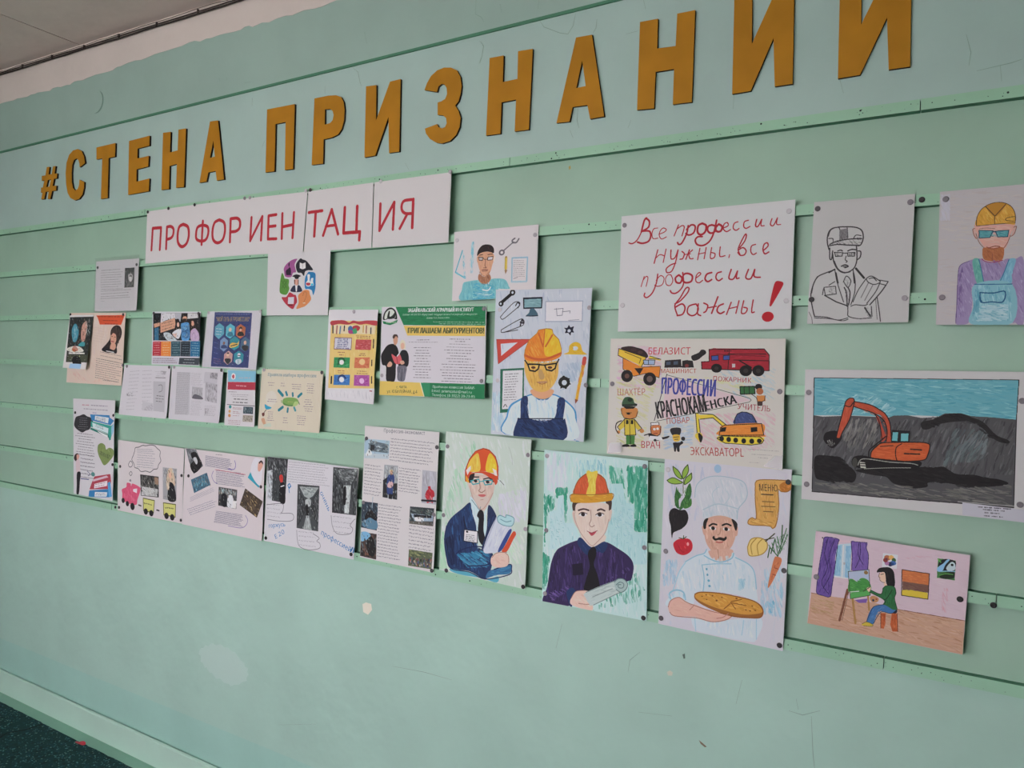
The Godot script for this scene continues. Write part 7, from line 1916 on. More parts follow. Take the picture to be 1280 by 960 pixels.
				["L","#8c8a86",1.8,[116.2,210.5,121.3,198.3,135.6,195.2,178.1,198.4,219.2,198.1,232.7,200.8]],
				["L","#8c8a86",1.4,[129.1,217.3,178.4,211.1,219.5,207.6]],
				["f","#a5a29c",[119.6,202.3,130.5,203.4,132.6,216.2,121.8,215.9]],
				["l","#1a1818",1.8,[121.5,206.1,131.6,206.1]],
				["l","#1a1818",1.8,[121.7,210.8,131.8,211.2]],
				["l","#1c1a1c",1.4,[19.9,19.2,406.9,16.2,404.6,97.4,404.8,270.2]],
				["l","#1c1a1c",1.8,[19.9,19.2,22.7,277.3]],
				["L","#2a282a",2.1,[22.7,278.5,101.7,277.1,207.8,275.5,306.6,272.9,404.8,271.2]],
				["l","#8a8788",1.8,[308.1,270.1,404.7,268.4]]
			]
		"label":
			return [
				["g","#aca8b4"],
				["p","#3c3a44",2.9,1,1,15.8,6,96.3,1,15.8,6],
				["p","#3c3a44",2.9,1,1,31.3,9.5,78.5,7.1,31.3,9.5],
				["p","#4c4a54",2.9,1,1,37.5,15.2,71.1,13.2,37.5,15.2],
				["p","#4c4a54",2.9,1,1,31.5,21.9,77.4,19.5,31.5,21.9]
			]
		"bio":
			return [
				["g","#b4afb5"],
				["p","#46444a",3.1,1,1,38.8,39.2,182.3,38.5,38.8,39.2],
				["p","#504e54",2.6,8,0,37.6,49.5,199.1,50.4,39.8,119.1],
				["p","#504e54",2.6,3,0,40.3,127,284.3,124.7,43.4,149.4],
				["p","#504e54",2.6,1,0,42.1,157.9,282.6,155.5,42.1,157.9],
				["p","#6a686e",2.1,1,0,46.4,168.6,72.3,168.2,46.4,168.6],
				["f","#1c1a1d",[208.5,35.5,274.7,36.1,278.2,115.8,211.4,116.3]],
				["s",["#3a383c","#6a686c","#8b898c","#121013"],90,12.8,5,80,[211.2,37.1,272.2,38,274.6,114.1,214.8,113.9]],
				["F","#a5a2a5",[235.3,63.4,252.4,58.9,266.3,69.5,263.5,87.2,250.9,92.9,237,83.8]],
				["F","#141214",[244.5,68.8,258.4,67.7,254.9,87.9,240.3,81.3]],
				["F","#c0bdc0",[240.5,73.7,258.1,74.3,257.7,91.1,246.4,91.7]],
				["s",["#101012","#8b888c"],30,9.9,3.5,80,[219.6,85.7,272.5,90,267.6,113.9,217.2,111.3]],
				["s",["#0e0e10","#8a888c","#c0bec2"],60,7.1,3.5,70,[208.5,35.5,274.7,36.1,278.2,115.8,211.4,116.3]]
			]
		"woman":
			return [
				["g","#bda9a0"],
				["s",["#c0a49a","#bda49e","#c2b0a4"],200,37.6,3.8,45,[8.9,247.2,201.8,195,426.8,228.2,414.6,297.4,13.8,299.4]],
				["s",["#b98f88","#b58a84","#c2a89e"],90,32.2,2.7,45,[23.7,250.8,88.4,253,155.7,290.7,91.9,288.8]],
				["s",["#bf9a8e","#c2a79c"],60,26.9,2.7,120,[163,294.4,251.2,275.8,280.4,294.3,226.2,300.1]],
				["s",["#bfb0ae","#c4b4ae","#b9a5a4"],120,43,4.8,80,[186.5,9,295.7,51,293,154.5,205.2,194.9]],
				["f","#b8482c",[202.5,10.9,408.6,10,388.1,49.9,234.9,49.3,215,20.6]],
				["p","#5a1a18",4.3,1,2,216.6,15.9,400.8,16.8,216.6,15.9],
				["p","#5a1a18",3.5,2,1,226.3,31.3,389.7,34.1,237.9,45.5],
				["p","#a8948e",1.6,6,0,198.6,61,284.3,70.1,194,117.2],
				["F","#27201f",[259.3,155,290.6,131.4,315,108.1,317.2,77.6,330,60.4,355.5,51.9,382.5,58.2,396.2,77,393.4,99.7,376.2,122.6,365.5,145.6,366.5,168.5,334.5,167.2,294.2,166]],
				["s",["#3d3230","#171212","#54453e","#6a5a4e"],160,24.2,2.7,80,[318.1,73.7,352.5,54.6,390.6,73.3,387.7,107.3,371.6,141.7,333.1,153.8,322.5,115.7]],
				["F","#b98a78",[320.1,92.8,335.5,81.2,356.1,88.7,362.7,107.6,353.5,126.7,334.5,134.6,322,123.3]],
				["s",["#a97a68","#c69c8a"],50,13.4,2.7,70,[323.6,94.7,353,90.6,358.9,115.2,334.1,130.8]],
				["F","#b98a78",[324.1,130.9,353.7,128.6,358.8,145.7,343.5,157.4,319.8,154]],
				["F","#3a2c28",[325.1,77.5,354.9,77.3,370.1,96.1,362.2,115.2,356.5,92.5,335.9,85,323.6,94.7]],
				["e","#2a1c1a",329.3,98.4,4.8,1.6],
				["e","#2a1c1a",350.8,100.9,4.8,1.6],
				["l","#94424a",4,[326.1,118.7,343,121.1]],
				["F","#16171c",[259.5,156.9,291.8,142.9,319.4,150.2,346.6,155.5,365.5,145.6,366.5,168.5,327.6,164.6,294.1,165.2]],
				["l","#c2c0c0",3.4,[293.6,160.2,347.6,165]],
				["p","#4a403c",2.7,3,1,236.3,163.2,411.9,180.9,249.7,194],
				["p","#4a403c",2.7,10,0,222.2,192.6,411.7,209.5,220,272.8],
				["p","#4a403c",2.7,1,1,272.4,282.9,407,288.1,272.4,282.9]
			]
		"leaf":
			return [
				["g","#bfb9bc"],
				["f","#1f2021",[2.4,9,185,7.7,196,202.3,20.1,206.2]],
				["s",["#2f3a30","#3c4438","#23282a","#4a4440","#191717"],200,28,5.6,80,[6.5,11,182.3,10.3,192,135.6,195,198.4,23.3,204]],
				["F","#3f7f94",[31.4,64.6,53.1,36.9,85.9,66.3,87.1,97.9,74.4,117.9,50.6,110.2]],
				["s",["#84a8b4","#2f6f88","#c0c8ca"],60,15.7,3.4,70,[35.6,66.5,54.2,40.8,82.4,66.3,83.5,97.9,57.8,110.1]],
				["F","#b08478",[108.6,44.7,128.4,27.3,143.4,31.2,146.8,69.9,143.2,109,124.2,117.1,107.8,81.9]],
				["s",["#c49a8c","#8a5a50"],50,16.8,3.4,85,[112.6,46.7,136.4,31.2,142.9,81.6,123.2,113.2]],
				["F","#3d8a94",[99.5,131.4,120.7,117.2,145.3,116.8,149.4,132.5,125.4,134.9]],
				["s",["#c2c2c4","#a8b0b4"],60,12.3,3.4,70,[131.9,27.3,165.4,23.6,172.7,89.1,153,93.2]],
				["F","#c2bdb8",[9.1,149.3,57.4,136.2,111.7,137.1,148.7,156.2,85.8,161.7,41.8,160.7]],
				["F","#a8766a",[56.3,146.3,71.3,133.9,95,141.4,105.2,153.2,77.6,157.8]],
				["f","#c4bfbe",[31.3,163,157.3,161.9,157.4,167.8,36.8,170.2]],
				["F","#a0583c",[56.3,146.3,82.7,149.7,85.3,159.7,62.6,156.2]],
				["f","#3c4034",[37.6,173,187.7,171,188.6,200.6,23.5,204.8]],
				["l","#a8a85a",4.7,[104.4,177.2,114.7,189]],
				["l","#a8a85a",4.7,[122.2,176.7,111.1,189.1]],
				["F","#0f1012",[66.8,186.4,111.5,177,140.2,204.2,132.7,216.5,81.4,214.3]],
				["f","#8aa8c8",[54.9,211.2,141.7,210.2,140.2,231.5,51.3,231.7]],
				["s",["#0f1012","#6a7a78","#8a6a60","#b0aca8","#24404a"],160,9,4.5,70,[6.5,11,178.9,10.3,184.1,131.8,12.9,135]],
				["s",["#0f1012","#5a5a44","#8a8a84"],60,11.2,4.5,5,[25,138.8,189.1,137.6,195,198.4,26.4,201.9]]
			]
		"people":
			return [
				["g","#b5b2ba"],
				["f","#14161a",[4.8,6.5,300.9,5.6,307.8,111.3,8,112.8]],
				["s",["#22262e","#0e0e12","#2f3a48"],160,25.4,5.1,80,[6.7,7.6,136.5,7.6,127.7,109.6,9.9,110.4]],
				["f","#b8b4bc",[57.6,6.5,142.7,6.4,153,28.6,112.1,28.7,68.2,40.3,54.4,44.2]],
				["s",["#aca8b0","#c0bdc4"],50,20.3,4.1,85,[60.8,7.6,142.8,7.6,143.6,28.6,61.8,38.4]],
				["f","#9a98a2",[142.7,6.4,186.5,6.4,181.6,40,156.3,32.4]],
				["f","#b3aeb2",[223.8,6.4,285.6,6.4,289.5,24.5,224.7,28.5]],
				["s",["#a29ea6","#c2bec4"],50,20.3,4.6,80,[226.9,7.5,285.6,7.5,286.4,24.5,230.9,26.5]],
				["f","#b98a74",[52.5,44.2,146.5,24,154.3,63.1,57,82.9]],
				["f","#b98a74",[9.9,48.2,49.3,42.3,51,55.8,14.8,63.7]],
				["p","#5a3a30",3.5,3,0,62.2,48,143.8,34.4,66.1,71.2],
				["f","#2f5f80",[14.9,65.6,43.5,61.6,45.1,110.9,16.3,111.1]],
				["F","#1d1718",[150.7,51.6,156.2,30.5,171.8,30.5,178.8,47.7,181.3,63,170.5,74.6,148.4,71.6]],
				["F","#c09a8a",[161.7,43.9,172.3,43.1,174.8,56.1,166.8,60,160.9,53.5]],
				["F","#bdbac2",[139.2,78.6,164,68.8,187.8,68.7,184.9,89.9,171.7,105.4,146.2,97.8,133.2,86.3]],
				["s",["#b98f80","#c4a090"],50,12.7,3,40,[133.2,86.3,164.5,82.3,159,101.6,140,99.8]],
				["F","#1a1716",[193.3,20.9,196,10.2,211.4,7.5,219.1,13.2,219.6,24.7]],
				["F","#b88a76",[196.4,20.9,218.2,20.1,220,34.2,209.8,41.8,197.7,36.1]],
				["F","#2a1e1c",[197.4,28.5,218.5,28.5,215.9,39.9,200.3,39.2]],
				["F","#4c82b4",[185.1,49.6,200.5,43.8,225.3,41.8,236.9,51.3,240.4,101.1,228.4,111.9,193.9,109.9,189.4,78.3]],
				["s",["#2a4a78","#8ab0d0","#23385c"],120,11.2,3.6,0,[188.4,53.4,235,49.4,237.4,104.9,196.9,107.1]],
				["s",["#2a4a78","#1f3456"],60,14.2,3,88,[188.4,53.4,235,49.4,237.4,104.9,196.9,107.1]],
				["F","#241817",[240.9,43.7,246.5,29.2,262,30.3,273.9,47.4,282.2,66.4,289.3,85.5,264.2,77.9,244.9,62.7]],
				["F","#b98c78",[248.7,37.9,261.1,36.8,266.1,51.2,255.7,55.8,249.3,49.4]],
				["F","#a890ac",[245.6,78,266.7,64.6,282.4,70.2,295.5,85.4,295.4,110.3,250.1,110.6]],
				["s",["#9a80a4","#b8a2b8"],50,15.2,3,80,[252,81.8,288.9,77.8,290.4,108.4,253.2,108.7]],
				["F","#a9b0b8",[76.1,84.7,114.1,82.6,139.9,97.9,162.5,111.2,102.5,111.7]],
				["s",["#1a1c22","#c0c4c8"],50,12.7,3,30,[82.5,86.6,133.5,94.1,153,109.4,102.4,109.7]],
				["f","#a02e3c",[6.9,117.5,61.3,116.3,61.2,172.5,5.3,172.4]],
				["f","#c4763a",[61.3,116.3,124.8,115.4,125,173.4,61.2,172.5]],
				["f","#2d4854",[126.7,115.4,185.9,114.6,185.8,173.1,126.3,173.4]],
				["f","#1c2630",[187.8,114.9,244.7,114.1,245.4,172.8,187,173.1]],
				["f","#1f5a80",[245.9,114.1,308,113.6,307.1,172.5,246.7,172.8]],
				["p","#c8a8a8",2.7,6,1,10.2,122.9,55.1,121.8,11.7,169.1],
				["p","#dcb898",2.7,6,1,65.9,121.7,120.5,120.5,66.2,169.3],
				["p","#8aa0a8",2.7,6,1,130.7,121.9,179.9,120.8,132.5,168.6],
				["p","#7a8894",2.7,6,1,191.2,121.5,241.3,121.1,193.1,167.9],
				["p","#a0c0d4",2.7,6,1,250,121,300.9,122.1,252,167.3],
				["f","#a8a4b0",[5.5,179,174.6,178.3,172.5,203.3,4.3,202.7]],
				["f","#343a42",[179.7,178.2,304.8,177.5,299.9,204.7,175.6,203.2]],
				["p","#6a4a54",3.1,3,0,12.1,182.9,171.6,182.2,9.3,197.5],
				["p","#a8acb0",3.1,2,1,190.7,184.7,294,185.4,188,196.4],
				["s",["#0e0e12","#3a3a44","#8a7a78","#b8a8a0"],170,7.1,3.6,60,[6.7,7.6,299.2,7.5,304,109.1,9.9,110.4]]
			]
		"mypath":
			return [
				["g","#bab5bd"],
				["f","#1d2a66",[43.5,3.1,251.7,7.9,259.2,203.6,51.3,204.9]],
				["s",["#24347a","#182258","#2a2f70"],240,27.7,4.2,80,[48.1,6.2,247.8,10.4,257.8,200.8,57.9,202.1]],
				["p","#8a98c8",2.9,1,2,52.8,10,239.1,12.8,52.8,10],
				["t","#c2a44a",0,14.7,54.6,37,242.7,37.9,"\"МОЙ ПУТЬ В ПРОФЕССИЮ\""],
				["f","#4f94a8",[77.1,43.8,104.8,56.9,107.9,84.6,80.4,103.3,54.9,88.6,53,56.9]],
				["p","#c8d0d8",3.3,3,0,61.1,64.3,94.8,66.1,63.1,84.9],
				["f","#4fa6b8",[138.2,45.9,165.5,56.9,166.7,87.9,144.1,100.8,118.3,90,116.4,58]],
				["f","#a85a34",[195.5,47.8,224.3,59.4,224.5,87.5,200.4,100.3,175.6,88.5,173.5,58.7]],
				["f","#6c86a8",[110.7,95.6,134,108.2,134.7,135.7,115.8,148.9,93,137.2,90.8,107.6]],
				["f","#1d7f8c",[168.9,91.5,198.2,103.9,198.3,130.9,173.7,143,145.5,132.6,144.7,104.5]],
				["f","#3f5f7c",[227.4,92.8,253.8,105.1,253.5,133.5,231.5,147.5,206.6,136.2,205.6,106.3]],
				["f","#b48a84",[143.4,144.7,167.3,156.1,167.6,184,143.9,196.7,121.2,184.3,120,158]],
				["f","#1b7f90",[198.5,143.5,227.3,155.5,227.3,182.2,203.2,194.8,176.9,183.7,175.6,155.9]],
				["e","#c9a890",140.4,67.9,8.3,7.4],
				["F","#2a6a80",[129.9,91.8,130.8,78.9,153,77.7,159.5,91.6]],
				["e","#1c1412",197.9,64.1,8.9,6.6],
				["e","#c49a84",198.5,68.8,6.1,5.1],
				["F","#16131a",[185.1,89.5,188.8,76.8,210.6,76.7,217.8,89.3]],
				["e","#8a5a4a",112.8,117.7,6.7,5.9],
				["F","#2c3a70",[99.7,136.3,102.6,125.2,126.5,125.6,132.5,135.7]],
				["F","#c9a042",[144.6,126.4,158.5,115.2,186.4,116.7,194.9,107.5,192.9,123.8,172,131.4,150.1,133.6]],
				["l","#1c2430",3.4,[152.1,128.1,186.9,120.3]],
				["e","#c49a84",229.4,114.3,7.2,7.4],
				["F","#181318",[215,134.2,217.5,125.2,244.3,124.8,249.5,135.4,233.8,144.6]],
				["e","#c9a890",141.6,159.3,7.8,6.6],
				["e","#16131a",140.8,153.8,6.7,2.9],
				["F","#16131a",[128.3,182.6,129.3,174.2,156,173.5,160.1,182.4,145.1,193.8]],
				["e","#bcc4cc",202.4,159.6,8.9,7.4],
				["F","#b4bcc4",[186.5,185.3,189.6,176.2,213.7,173.7,219,184.3,203,193.4]],
				["l","#1c2430",2.9,[195.5,160.5,210.3,161.2]],
				["l","#2d7a8c",2.9,[200.7,177.7,202.5,190.2]],
				["p","#6a78a8",3.3,5,0,57.2,114.7,82.9,120,64.8,190.8],
				["p","#8a5a6a",2.9,3,0,62.6,176,111.8,178.3,64.8,190.8],
				["e","#8a98c8",248.4,78.4,2.2,1.5],
				["e","#8a98c8",249.6,162.1,2.2,1.5],
				["e","#8a98c8",173,194.7,2.2,1.5]
			]
		"news1":
			return [
				["g","#b4afb7"],
				["p","#87838b",2.4,12,0,44.9,27.3,114.6,21.8,47.4,183.9],
				["p","#87838b",2.4,11,0,131,22.9,199.5,19.1,151.8,173.8],
				["p","#8d8991",2.4,4,1,213.6,23.6,285.3,24.4,216.1,47.6],
				["f","#a29ea6",[210.7,62.2,288.9,62.2,297,181.1,226.6,179.3]],
				["f","#a9a5ad",[153,145.4,221.5,149.3,223.2,181.8,153.1,180.8]],
				["s",["#86828a","#948f98"],60,15.9,3.2,40,[181.3,162.9,221.5,149.3,224.3,179.4,160.9,180.4]],
				["s",["#7c7880","#4f4b53"],25,8.9,3.2,70,[39.4,114,80.7,114.8,81,129.3,39.8,128.6]],
				["p","#4c4850",3.9,3,1,235.5,118.2,288.9,119.8,231.4,139.5],
				["L","#6c6870",2.7,[245.8,77.8,262.9,74.8,271.5,81.6,270.4,98.1,252.2,103.5]],
				["l","#7c7880",3.3,[223.8,47.4,285,46.8]],
				["s",["#77737b","#99959d"],40,12.7,3.2,10,[250.3,20.4,287.2,22,286.8,33.9,248.4,32.4]]
			]
		"news2":
			return [
				["g","#b1acb4"],
				["f","#a39fa7",[34.4,20.9,116.1,19.9,128.5,179.3,38.1,182]],
				["p","#7d7981",2.3,34,2,36.1,23.1,114.2,21.7,39.5,181],
				["p","#8d8991",2.3,10,0,121.3,21.9,188.6,21.3,125.6,68.4],
				["f","#96929a",[133.2,72.5,196.9,74.1,199,116.5,135,115.2]],
				["s",["#6a666e","#aaa6ae"],50,12.7,4,70,[137,74.6,195.8,76.4,196.6,114.4,138.2,112.8]],
				["F","#55515a",[138.2,112.8,151,100.9,179.7,104,200.5,112,197,118,146,117.8]],
				["p","#8d8991",2.3,10,0,132.8,126.6,200.1,125.5,133.5,179.1],
				["f","#a5a1a9",[199.6,14.3,273.4,13.5,276.5,55,198.1,56.3]],
				["s",["#6d6971","#5a565e","#8a868e"],90,12.7,4,60,[230.9,15.2,273.7,15.7,274.4,39.7,230.4,37.2]],
				["f","#9c98a0",[207.7,49.2,278.2,57.1,282.6,128,213.9,122.5]],
				["s",["#5f5b63","#77737b","#b0acb4"],150,15,4,70,[211.1,49,277.1,59.4,281.2,128.1,217.4,122.4]],
				["p","#8d8991",2.3,8,0,216.2,140.5,282.7,139.3,217.5,176.7],
				["s",["#77737b","#8f8b93"],40,11.6,3.5,80,[217.4,149.5,238.7,150.6,240,175.5,217.4,175.8]]
			]
		"notice":
			return [
				["g","#b5b0b5"],
				["f","#6fa0b6",[2,1.5,158.6,1.5,159.2,39.9,7.6,43.3]],
				["F","#c4bcc0",[23.8,24.2,27.7,14.2,39.5,12.5,47.9,19,47.4,30.1,37.9,34.8,26.5,32.1]],
				["F","#a04850",[28.5,24,33.2,17.2,39.9,18.3,41.9,27.2,35.7,31.8]],
				["p","#a898a0",5.1,1,1,67,28.2,132.5,26.2,67,28.2],
				["f","#9a3242",[7,44.2,159.2,41.2,160.6,69,8,71.4]],
				["p","#d0b8bc",3.4,1,1,32.9,55.7,134.1,56.9,32.9,55.7],
				["p","#5c5860",2.6,1,0,15.2,79.4,64.1,79.1,15.2,79.4],
				["p","#6c6870",2.1,2,1,15.9,88,139,88.2,16.4,94.5],
				["p","#2c2a32",4.7,2,1,33.5,104.6,133.5,104.2,31.2,116.3],
				["l","#4c4850",2.2,[9.3,125.6,157,125.8]],
				["e","#2a7a7c",27.4,133.4,7.7,6],
				["e","#b08a5a",25.5,149.5,6.4,5.6],
				["e","#b07a4a",25.5,164.9,7.1,6],
				["p","#8a6068",2.6,2,0,42.4,135.4,93.8,136.1,42.7,139.6],
				["p","#8a6068",2.6,2,0,43.5,149.6,85.2,150.6,43.9,155.1],
				["p","#8a6068",2.6,1,0,44.7,164.6,82.9,164,44.7,164.6],
				["f","#33424c",[99.8,130,149.6,130.3,149.6,155.3,98.2,155.1]],
				["s",["#1c242c","#6c7c84","#8a949a"],50,10.7,3.2,70,[101.2,132,147.8,132.4,147.7,154.1,100.1,154.2]],
				["f","#8c847c",[98.6,160.1,149.9,159.9,148.6,184.2,96.9,184.1]],
				["s",["#4c4440","#b4aca4"],50,9.6,3.2,40,[100.5,161.3,148.7,161.6,147.3,183,98.8,183.2]],
				["p","#8a6068",2.6,3,0,20.5,182.2,90.5,182.3,20.3,194.5]
			]
		"rules":
			return [
				["g","#b8ae9f"],
				["s",["#bcb4a8","#b4a998"],90,27.7,3.5,80,[0.1,1.3,297.9,1.7,298.6,206.6,4.1,208.1]],
				["e","#bab2aa",58.6,100.9,28.5,25.8],
				["t","#3a6a7c",1,9.7,31.9,23.6,270.3,21.6,"Правила выбора профессии"],
				["p","#5c4460",2.3,2,1,34.3,46.8,69.9,47,35.2,55.4],
				["p","#5c4460",2.3,2,1,96.9,47,127.8,47.1,97.7,55.6],
				["p","#5c4460",2.3,3,1,154.5,48.5,205.2,49.1,156,63.3],
				["p","#5c4460",2.3,5,1,226.9,44.7,266.7,45.3,227.8,74.4],
				["p","#5c4460",2.3,2,1,38,104.7,90.2,104,38.8,111.9],
				["p","#5c4460",2.3,6,1,216.2,98.9,264.2,99,220,137.1],
				["p","#5c4460",2.3,5,1,40.3,148.1,78,147.8,43.2,177],
				["p","#5c4460",2.3,3,1,121.1,165.1,149.9,165.4,122.7,181.1],
				["p","#5c4460",2.3,5,1,189.6,155.5,235.9,155.6,190.5,184],
				["F","#6b8a4c",[116.4,110.1,120.8,99.9,138.7,94.9,163.1,93.9,185.8,97.3,194.9,106.9,188,118.6,166.2,124.1,141.7,124,122.8,119.9]],
				["F","#4c7040",[120,112.9,129.1,121.1,149.8,123.6,166.1,122.9,169.8,119.4,141.2,119.1]],
				["p","#b0a46a",2.3,1,1,134,109.4,176.9,109.1,134,109.4],
				["F","#96a86c",[169.4,123.7,176.7,107.7,193,108.4,188.1,120]],
				["l","#1f6a78",10.8,[93.3,73.1,115.5,88.6]],
				["l","#1f6a78",8.6,[130.7,76.6,137.1,86.4]],
				["l","#1f6a78",8.6,[163.7,79.6,165.8,88.1]],
				["l","#1f6a78",9.3,[206.2,79.5,192,90]],
				["l","#1f6a78",10,[119.5,128.7,101.2,139.6]],
				["l","#1f6a78",8.6,[145.4,132.4,144.4,143.4]],
				["l","#3f8088",8.6,[175.5,128.2,181.7,137.4]],
				["l","#6b8a4c",3.6,[111.1,106,112.6,113.2]],
				["l","#4c7040",3.6,[195,108.3,199.7,115.2]],
				["F","#2a88a8",[27.2,122.5,42.5,127.7,64,133.1,47.9,139.6,33,138.3]],
				["L","#4a3a34",2.9,[35.6,142.5,25.9,151.7,18.4,160.7]],
				["F","#5a2f2a",[15.7,155,28.1,152.1,29.1,161.7,21,165]],
				["F","#b48a70",[14.4,175.5,27.8,170.5,35.2,180.3,38.4,191.7,28.1,193.7]],
				["f","#a9b0a4",[30,192.2,63,186.1,68.5,198.9,28.9,201.5]]
			]
		"wheel":
			return [
				["g","#b6b2b7"],
				["F","#8a4a7c",[82.1,53.3,96.3,38.5,121.5,26.6,144.9,23.7,139.9,32.4,133.9,44.9,141.5,68,127.1,71.4,118.5,85.2,90.8,83.2,83.4,66.2]],
				["F","#1b1e26",[154.1,27.9,162.9,23.2,172.1,27.3,190.2,33,212.5,52.6,222,64.9,198.9,64.7,184.9,69.3,180.2,83.1,167.1,72.6,148.9,69.5,139.8,45.1]],
				["F","#226a9c",[186,92.1,199.3,72.3,209.9,70.6,233.1,75.8,236.3,101,236.9,126.2,228.2,148.9,220.3,133.5,205.7,128.1,187.7,125.2]],
				["F","#b8764c",[149.2,194.3,159.2,173.6,155.5,150.3,172,137.7,184.4,131.5,206,133.2,212,146.1,218.3,164,194.2,184.3,172.8,190.6]],
				["F","#9a2a3a",[75,154.3,97.4,153.3,113.5,138,134.1,146.1,145.2,148.8,151.7,169.6,143.1,181.2,130.8,195.4,102.4,182.1,84.9,167.5]],
				["F","#4c7a34",[66.1,138.4,64,112.3,66.8,89,73.5,69.8,83.3,81.7,87.3,89.5,107.9,93.9,107.6,113.3,111.1,126.3,97.1,145.5]],
				["s",["#5c8a40","#3f6a2c"],30,7.8,2.5,80,[66.9,91.6,85.5,90.8,106.2,97.7,105.5,123.6,95.1,142.8,68.7,137.2]],
				["F","#241428",[96,74.3,116.2,73.6,114.7,55.7,104,46.4,104.4,38.7,109.1,36.4,107.2,52.9,93.6,61.4,92,69]],
				["l","#241428",5.1,[96,75.6,116.3,76.2]],
				["f","#c6c2c8",[158.2,36.9,172,41.1,186.1,37.1,187.2,57.3,173,60.9,159.1,56.4]],
				["l","#8a868c",1.6,[172,41.1,173,60.1]],
				["F","#c2ccd4",[196.8,79.8,208.6,80.1,208.5,97.8,216.4,113.1,208.9,119.3,194.5,118.2,190.4,107.5,198.8,97.5]],
				["F","#a03440",[192.2,107.5,211.8,108,210.4,115.5,196.2,115.7]],
				["F","#c2ccd4",[215.3,92.9,225.2,91.9,225.1,103.2,228.2,115.9,215.8,116.2,212.5,108]],
				["F","#2a9ab8",[215.5,110.6,226.2,110.8,224.7,115.9,217.2,115.7]],
				["f","#b4b0bc",[106.8,154.7,136.3,153.9,135.6,178,106.7,177.7]],
				["l","#5a1820",4.5,[109.8,180.9,128.4,182.3]],
				["L","#8a5030",1.6,[178.1,150.6,184.7,137.9,195.6,140.7,193.5,156,186.2,168.8,181.2,176.4]],
				["l","#c0b8a8",2.6,[181.1,175.1,190.1,175.2]],
				["L","#2c4c20",1.6,[76.9,107.4,87.6,97.3,95.5,107.8,88.7,123.2,77.1,112.6]],
				["l","#2c4c20",1.3,[72.7,96.9,99.9,123.4]],
				["l","#2c4c20",1.3,[73.8,122.9,98.8,97.6]],
				["e","#b9b5ba",145.9,106.4,28.4,32.8],
				["F","#14141a",[123.9,82.8,143.8,77,165.8,82.7,156.9,86.8,155.3,91.3,146.3,93.1,137.1,90.8,135.1,86.2]],
				["F","#b98a7c",[136.2,94.6,153.7,95.1,155,106.6,146.3,115.4,136.7,106.2]],
				["F","#4a1f20",[133.7,95.9,138.4,96,138,111.4,135.5,110.8]],
				["F","#4a1f20",[153,96.4,155.9,96.4,155.9,111.8,153,111.2]],
				["F","#1a2238",[120.8,135.5,123.8,121.3,136.3,113.9,146.4,118,156.4,113.8,167.6,121,172,136.4]],
				["f","#c6c2c8",[140.1,115.3,151,115.5,149,136,143.9,135.9]]
			]
